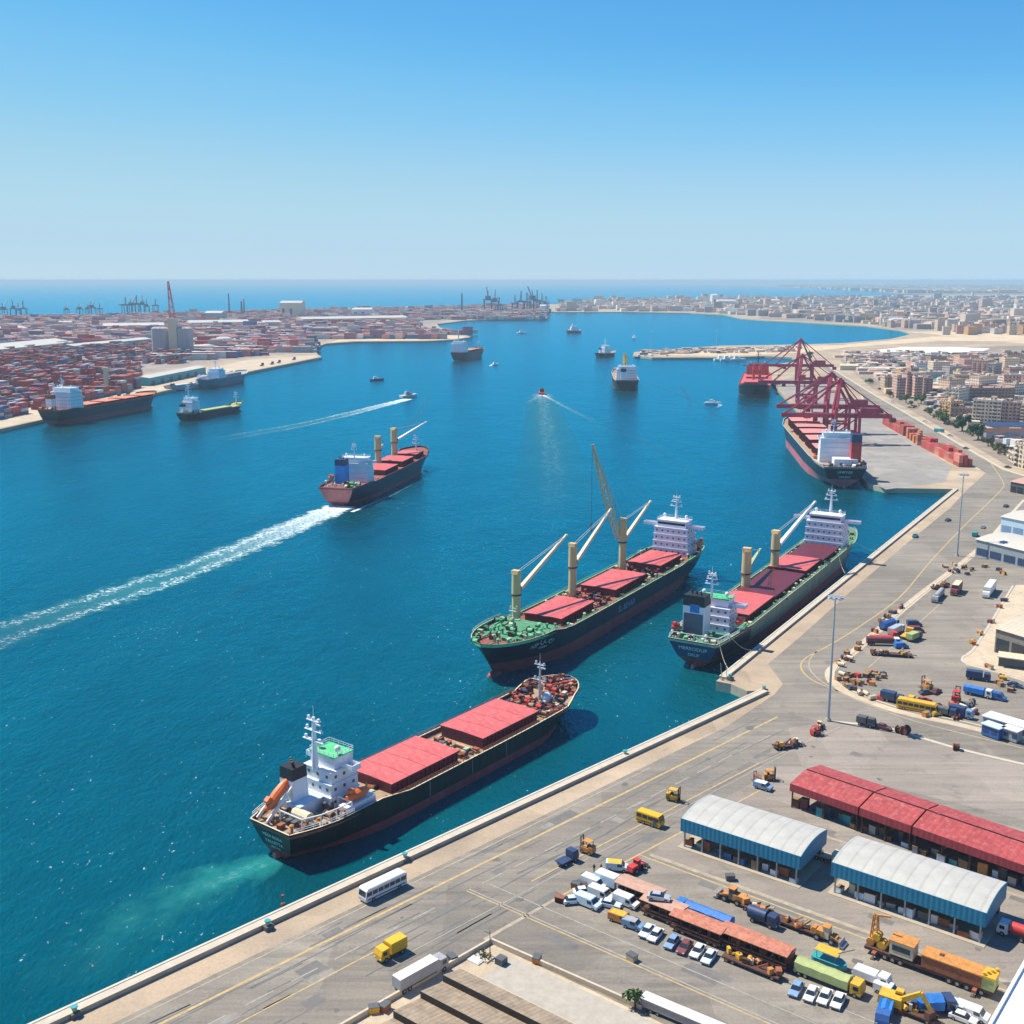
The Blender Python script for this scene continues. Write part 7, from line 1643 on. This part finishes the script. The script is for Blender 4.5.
# tall red block of stacked containers by the mobile crane
p0 = at(126, 390)
for i in range(2):
    for k in range(6):
        for z in range(6): container(p0.x + yd.x * i * 12.6 + yn.x * k * 2.6, p0.y + yd.y * i * 12.6 + yn.y * k * 2.6, .07 + z * 2.62, YR, g.choice(['rust', 'red']), f"dark red container in the tall square block above the moored bulk carrier, {'outer' if k in (0,) else 'inner'} tier", "containers in the tall square block")
def longshed(a, b, depth, h, wall, roof, label, rz=None):
    A_, B_ = at(*a), at(*b); rz = head(A_, B_); w = (B_ - A_).length; o = thing("warehouse", label, "warehouse", (A_.x, A_.y, 0), rz)
    MB().box((w / 2, depth / 2, .05), (w, depth, h), wall).build("wall", o)
    MB().ext([(-.8, h + .06), (depth + .8, h + .06), (depth / 2, h + .06 + depth * .09)], 0, w, roof).build("roof", o, (w, 0, 0), math.pi / 2)
    for k in range(max(2, int(w / 25))): MB().box((12 + k * 25, -.05, .1), (9, .2, h * .6), 'dark_grey').build("door", o)
    return o
WR = mat("far white roof", (.50, .49, .45), rough=.7, var=.08, scale=.03, dirt=.2, dirtc=(.5, .45, .38))
for a, b, dp, h, wl, rf, lb in (((149, 386), (206, 374), 20, 9, 'teal', WR, "long white roofed shed with greenish wall near the teal ship"), ((-5, 357), (74, 348), 70, 11, 'cream', WR, "very large white roofed warehouse at the left edge behind the red stacks"), ((74, 352), (152, 344), 30, 10, 'grey', WR, "long white roofed warehouse right of the very large one"), ((104, 331), (165, 330), 60, 12, 'cream', WR, "broad white warehouse left of the silos"), ((190, 327), (250, 326), 60, 11, 'cream', WR, "broad white warehouse right of the silo tower"), ((52, 327), (73, 326.6), 50, 10, 'white', WR, "short bright white warehouse on the far left"), ((0, 333), (28, 332), 50, 9, 'cream', WR, "pale warehouse cut by the left edge, farther back"), ((205, 322), (222, 322), 60, 26, 'grey', WR, "tall pale store beneath the dark chimney"), ((280, 317), (302, 317), 70, 46, 'cream', WR, "big square pale building on the middle skyline"), ((258, 326), (282, 325.5), 50, 9, 'white', WR, "low white warehouse below the big square building"), ((303, 323.5), (408, 321.5), 60, 12, 'tan', WR, "long tan warehouse on the middle peninsula"), ((215, 346), (232, 345), 25, 13, 'white', WR, "white office block right of the silos"), ((194, 352), (216, 351), 20, 10, 'cream', WR, "cream shed at the foot of the silos"), ((352, 316), (372, 316), 60, 22, 'white', WR, "white store on the middle skyline"), ((540, 313), (546, 313), 50, 26, 'white', WR, "white store at the head of the channel"), ((712, 306), (717, 306), 60, 50, 'white', WR, "white tower of flats on the far shore"), ((718, 306.5), (736, 306.5), 60, 26, 'white', WR, "white wide block beside the tower on the far shore"), ((760, 306), (780, 306), 60, 26, 'cream', WR, "cream wide block farther right on the far shore"), ((893, 326), (904, 326), 40, 18, 'white', WR, "white hall on the sandy headland")):
    longshed(a, b, dp, h, wl, rf, lb)
# silos
SM = mat("silo concrete", (.40, .38, .37), rough=.9, var=.1, scale=.05)
for i, x in enumerate((157, 161, 165.5, 182, 186, 190)):
    p = at(x, 356); o = thing("grain_silo", f"grey concrete grain silo, {['leftmost', 'second', 'third', 'fourth', 'fifth', 'rightmost'][i]} of the row round the tower", "silo", p); MB().cyl((0, 0, 0), (0, 0, 44), 6.6, None, SM, 14).build("barrel", o, smooth=True); MB().cyl((0, 0, 44), (0, 0, 46.5), 6.8, 2.5, SM, 14).build("cap", o)
p = at(175, 356); o = thing("elevator_tower", "pale elevator tower between the silos with a red lattice mast", "tower", p); MB().box((0, 0, 0), (13, 12, 60), 'cream').build("shaft", o); t = MB()
for sx in (-1, 1):
    for sy in (-1, 1): t.bar((sx * 4, sy * 4, 60), (sx * .8 - 4, sy * .8, 118), .9, .9, 'salmon' if 'salmon' in P else 'red')
for k in range(8):
    f = 1 - k / 10; zz = 61 + k * 7; ox = -4 * (zz - 60) / 58
    for sx in (-1, 1): t.bar((ox - 4 * f * sx, -4 * f, zz), (ox + 4 * f * sx, -4 * f * .9, zz + 6.5), .6, .6, 'white' if k % 2 else 'red')
t.build("lattice_mast", o)
p = at(107, 392); o = thing("mobile_harbour_crane", "pale slender harbour crane tower behind the moored bulk carrier", "harbour crane", p); MB().box((0, 0, 0), (9, 9, 3), 'cream').build("base", o); MB().box((0, 0, 3), (4.4, 4.4, 21), 'cream', tx=.8, ty=.8).build("tower", o); MB().box((0, 0, 24), (6, 5, 3), 'cream').bar((0, 0, 22), (12, 16, 24), .9, 1.2, 'cream').build("jib", o)
# cars and gear on the left quay
for i, (x, y) in enumerate(((216, 377.5), (222, 376), (231, 374.5), (262, 366), (272, 364.5), (279, 363), (294, 360), (118, 398), (127, 396))):
    p = at(x, y); o = thing("tractor_unit", "dark terminal tractor parked on the sandy left quay", "tractor", (p.x, p.y, .08), YR, "terminal tractors on the left quay"); MB().box((-1, 0, .6), (9, 3, 1.2), 'dark_grey').build("chassis", o); MB().box((3, 0, .6), (3, 3, 3.6), 'navy').build("cab", o)
# wide low far industry
def far_port(g):
    x = g.uniform(-30, 545); t = g.random() ** 1.3; lo = 343 if x < 150 else 362 - (x - 150) * .06 if x < 255 else 352 if x < 312 else 321 if x < 430 else 319; top = 317.5 - max(0, x - 30) * .026
    if 318 < x < 470: lo = 338.5 - (0 if x < 440 else 4)
    y = top + .6 + (lo - top) * t
    if 418 < x < 476 and 320 < y < 333: return None
    if 150 < x < 196 and y > 334 and g.random() < .8: return None
    w = g.uniform(6, 34) * (1.6 if g.random() < .12 else 1); return at(x, y), w, g.uniform(5, 16), g.uniform(4, 11) * (1.8 if g.random() < .06 else 1), g.uniform(-.12, .12) + (YR - 1.57 if False else 0), g.choice(FPM)
FPM = TM + [CC['red'], CC['red'], CC['rust'], CC['salmon'], CC['purple'], CC['purple'], CC['grey'], CC['blue'], WR, mat("port dark roof", (.16, .17, .21), rough=.9), mat("port rose stack", (.34, .13, .14), rough=.8)]
mass("port_sheds", "hazy mass of low port sheds and stacks across the left peninsula", far_port, 10500, [TM[0], TM[2], CC['red'], CC['purple'], CC['salmon'], TM[3]], 14)
def dock(g):
    x = g.uniform(448, 545); return at(x, g.uniform(313, 317.2)), g.uniform(12, 40), 14, g.uniform(6, 16), 0, g.choice([CC['purple'], CC['blue'], CC['grey'], FPM[-1], TM[0]])
mass("dock_stacks", "dark bluish stacks along the far middle port quay", dock, 420, TM, 15)
def bw(g):
    x = g.uniform(640, 800); return at(x, 353 - (x - 640) * .02 + g.uniform(-2.5, 2)), g.uniform(4, 16), g.uniform(3, 8), g.uniform(1.5, 4.5), g.uniform(-.3, .3), g.choice(TM + [P['rock'], P['navy']])
mass("breakwater_huts", "low huts, stores and boulders scattered along the sandy breakwater", bw, 150, TM, 16)
# ------------------------------------------------------------------ haze
hz = bpy.data.materials.new("haze air"); hz.use_nodes = True; N = hz.node_tree.nodes; L = hz.node_tree.links
N.remove(N["Principled BSDF"]); pv = N.new("ShaderNodeVolumePrincipled"); pv.inputs["Color"].default_value = (.62, .87, 1.0, 1); pv.inputs["Density"].default_value = HAZE; pv.inputs["Anisotropy"].default_value = 0.0
L.new(pv.outputs[0], N["Material Output"].inputs["Volume"])
q = 69000.0
tag(MB().box((0, q / 2 - 1500, -7.0), (2 * q, q + 1000, 131.0), hz).build("haze"), "thin pale sea haze over the whole harbour", "haze", kind='stuff')

# ------------------------------------------------------------------ lettering to meshes; labels that would coincide get an order from the left
dg = bpy.context.evaluated_depsgraph_get()
for o in [o for o in scene.objects if o.type == 'FONT']:
    me = bpy.data.meshes.new_from_object(o.evaluated_get(dg)); nm = o.name.split('.')[0]
    n = bpy.data.objects.new(nm, me); COL.objects.link(n); n.parent = o.parent; n.location = o.location.copy(); n.rotation_euler = o.rotation_euler.copy(); bpy.data.objects.remove(o); n.name = nm
by = {}
for o in scene.objects:
    if o.parent is None and o.get('label') and o.get('category') and o.get('category') != 'container': by.setdefault(o['label'], []).append(o)
ORD = ["leftmost", "second", "third", "fourth", "fifth", "sixth", "seventh", "eighth", "ninth", "tenth", "eleventh", "twelfth", "thirteenth", "fourteenth"]
for lb, os_ in by.items():
    if 1 < len(os_) <= 14 and len(lb.split()) < 13:
        os_.sort(key=lambda o: o.location.x / max(1.0, o.location.y))
        for i, o in enumerate(os_): o['label'] = lb + (", leftmost" if i == 0 else f", {ORD[i]} from the left")
    elif len(os_) > 1:
        for o in os_:
            if not o.get('group'): o['group'] = lb
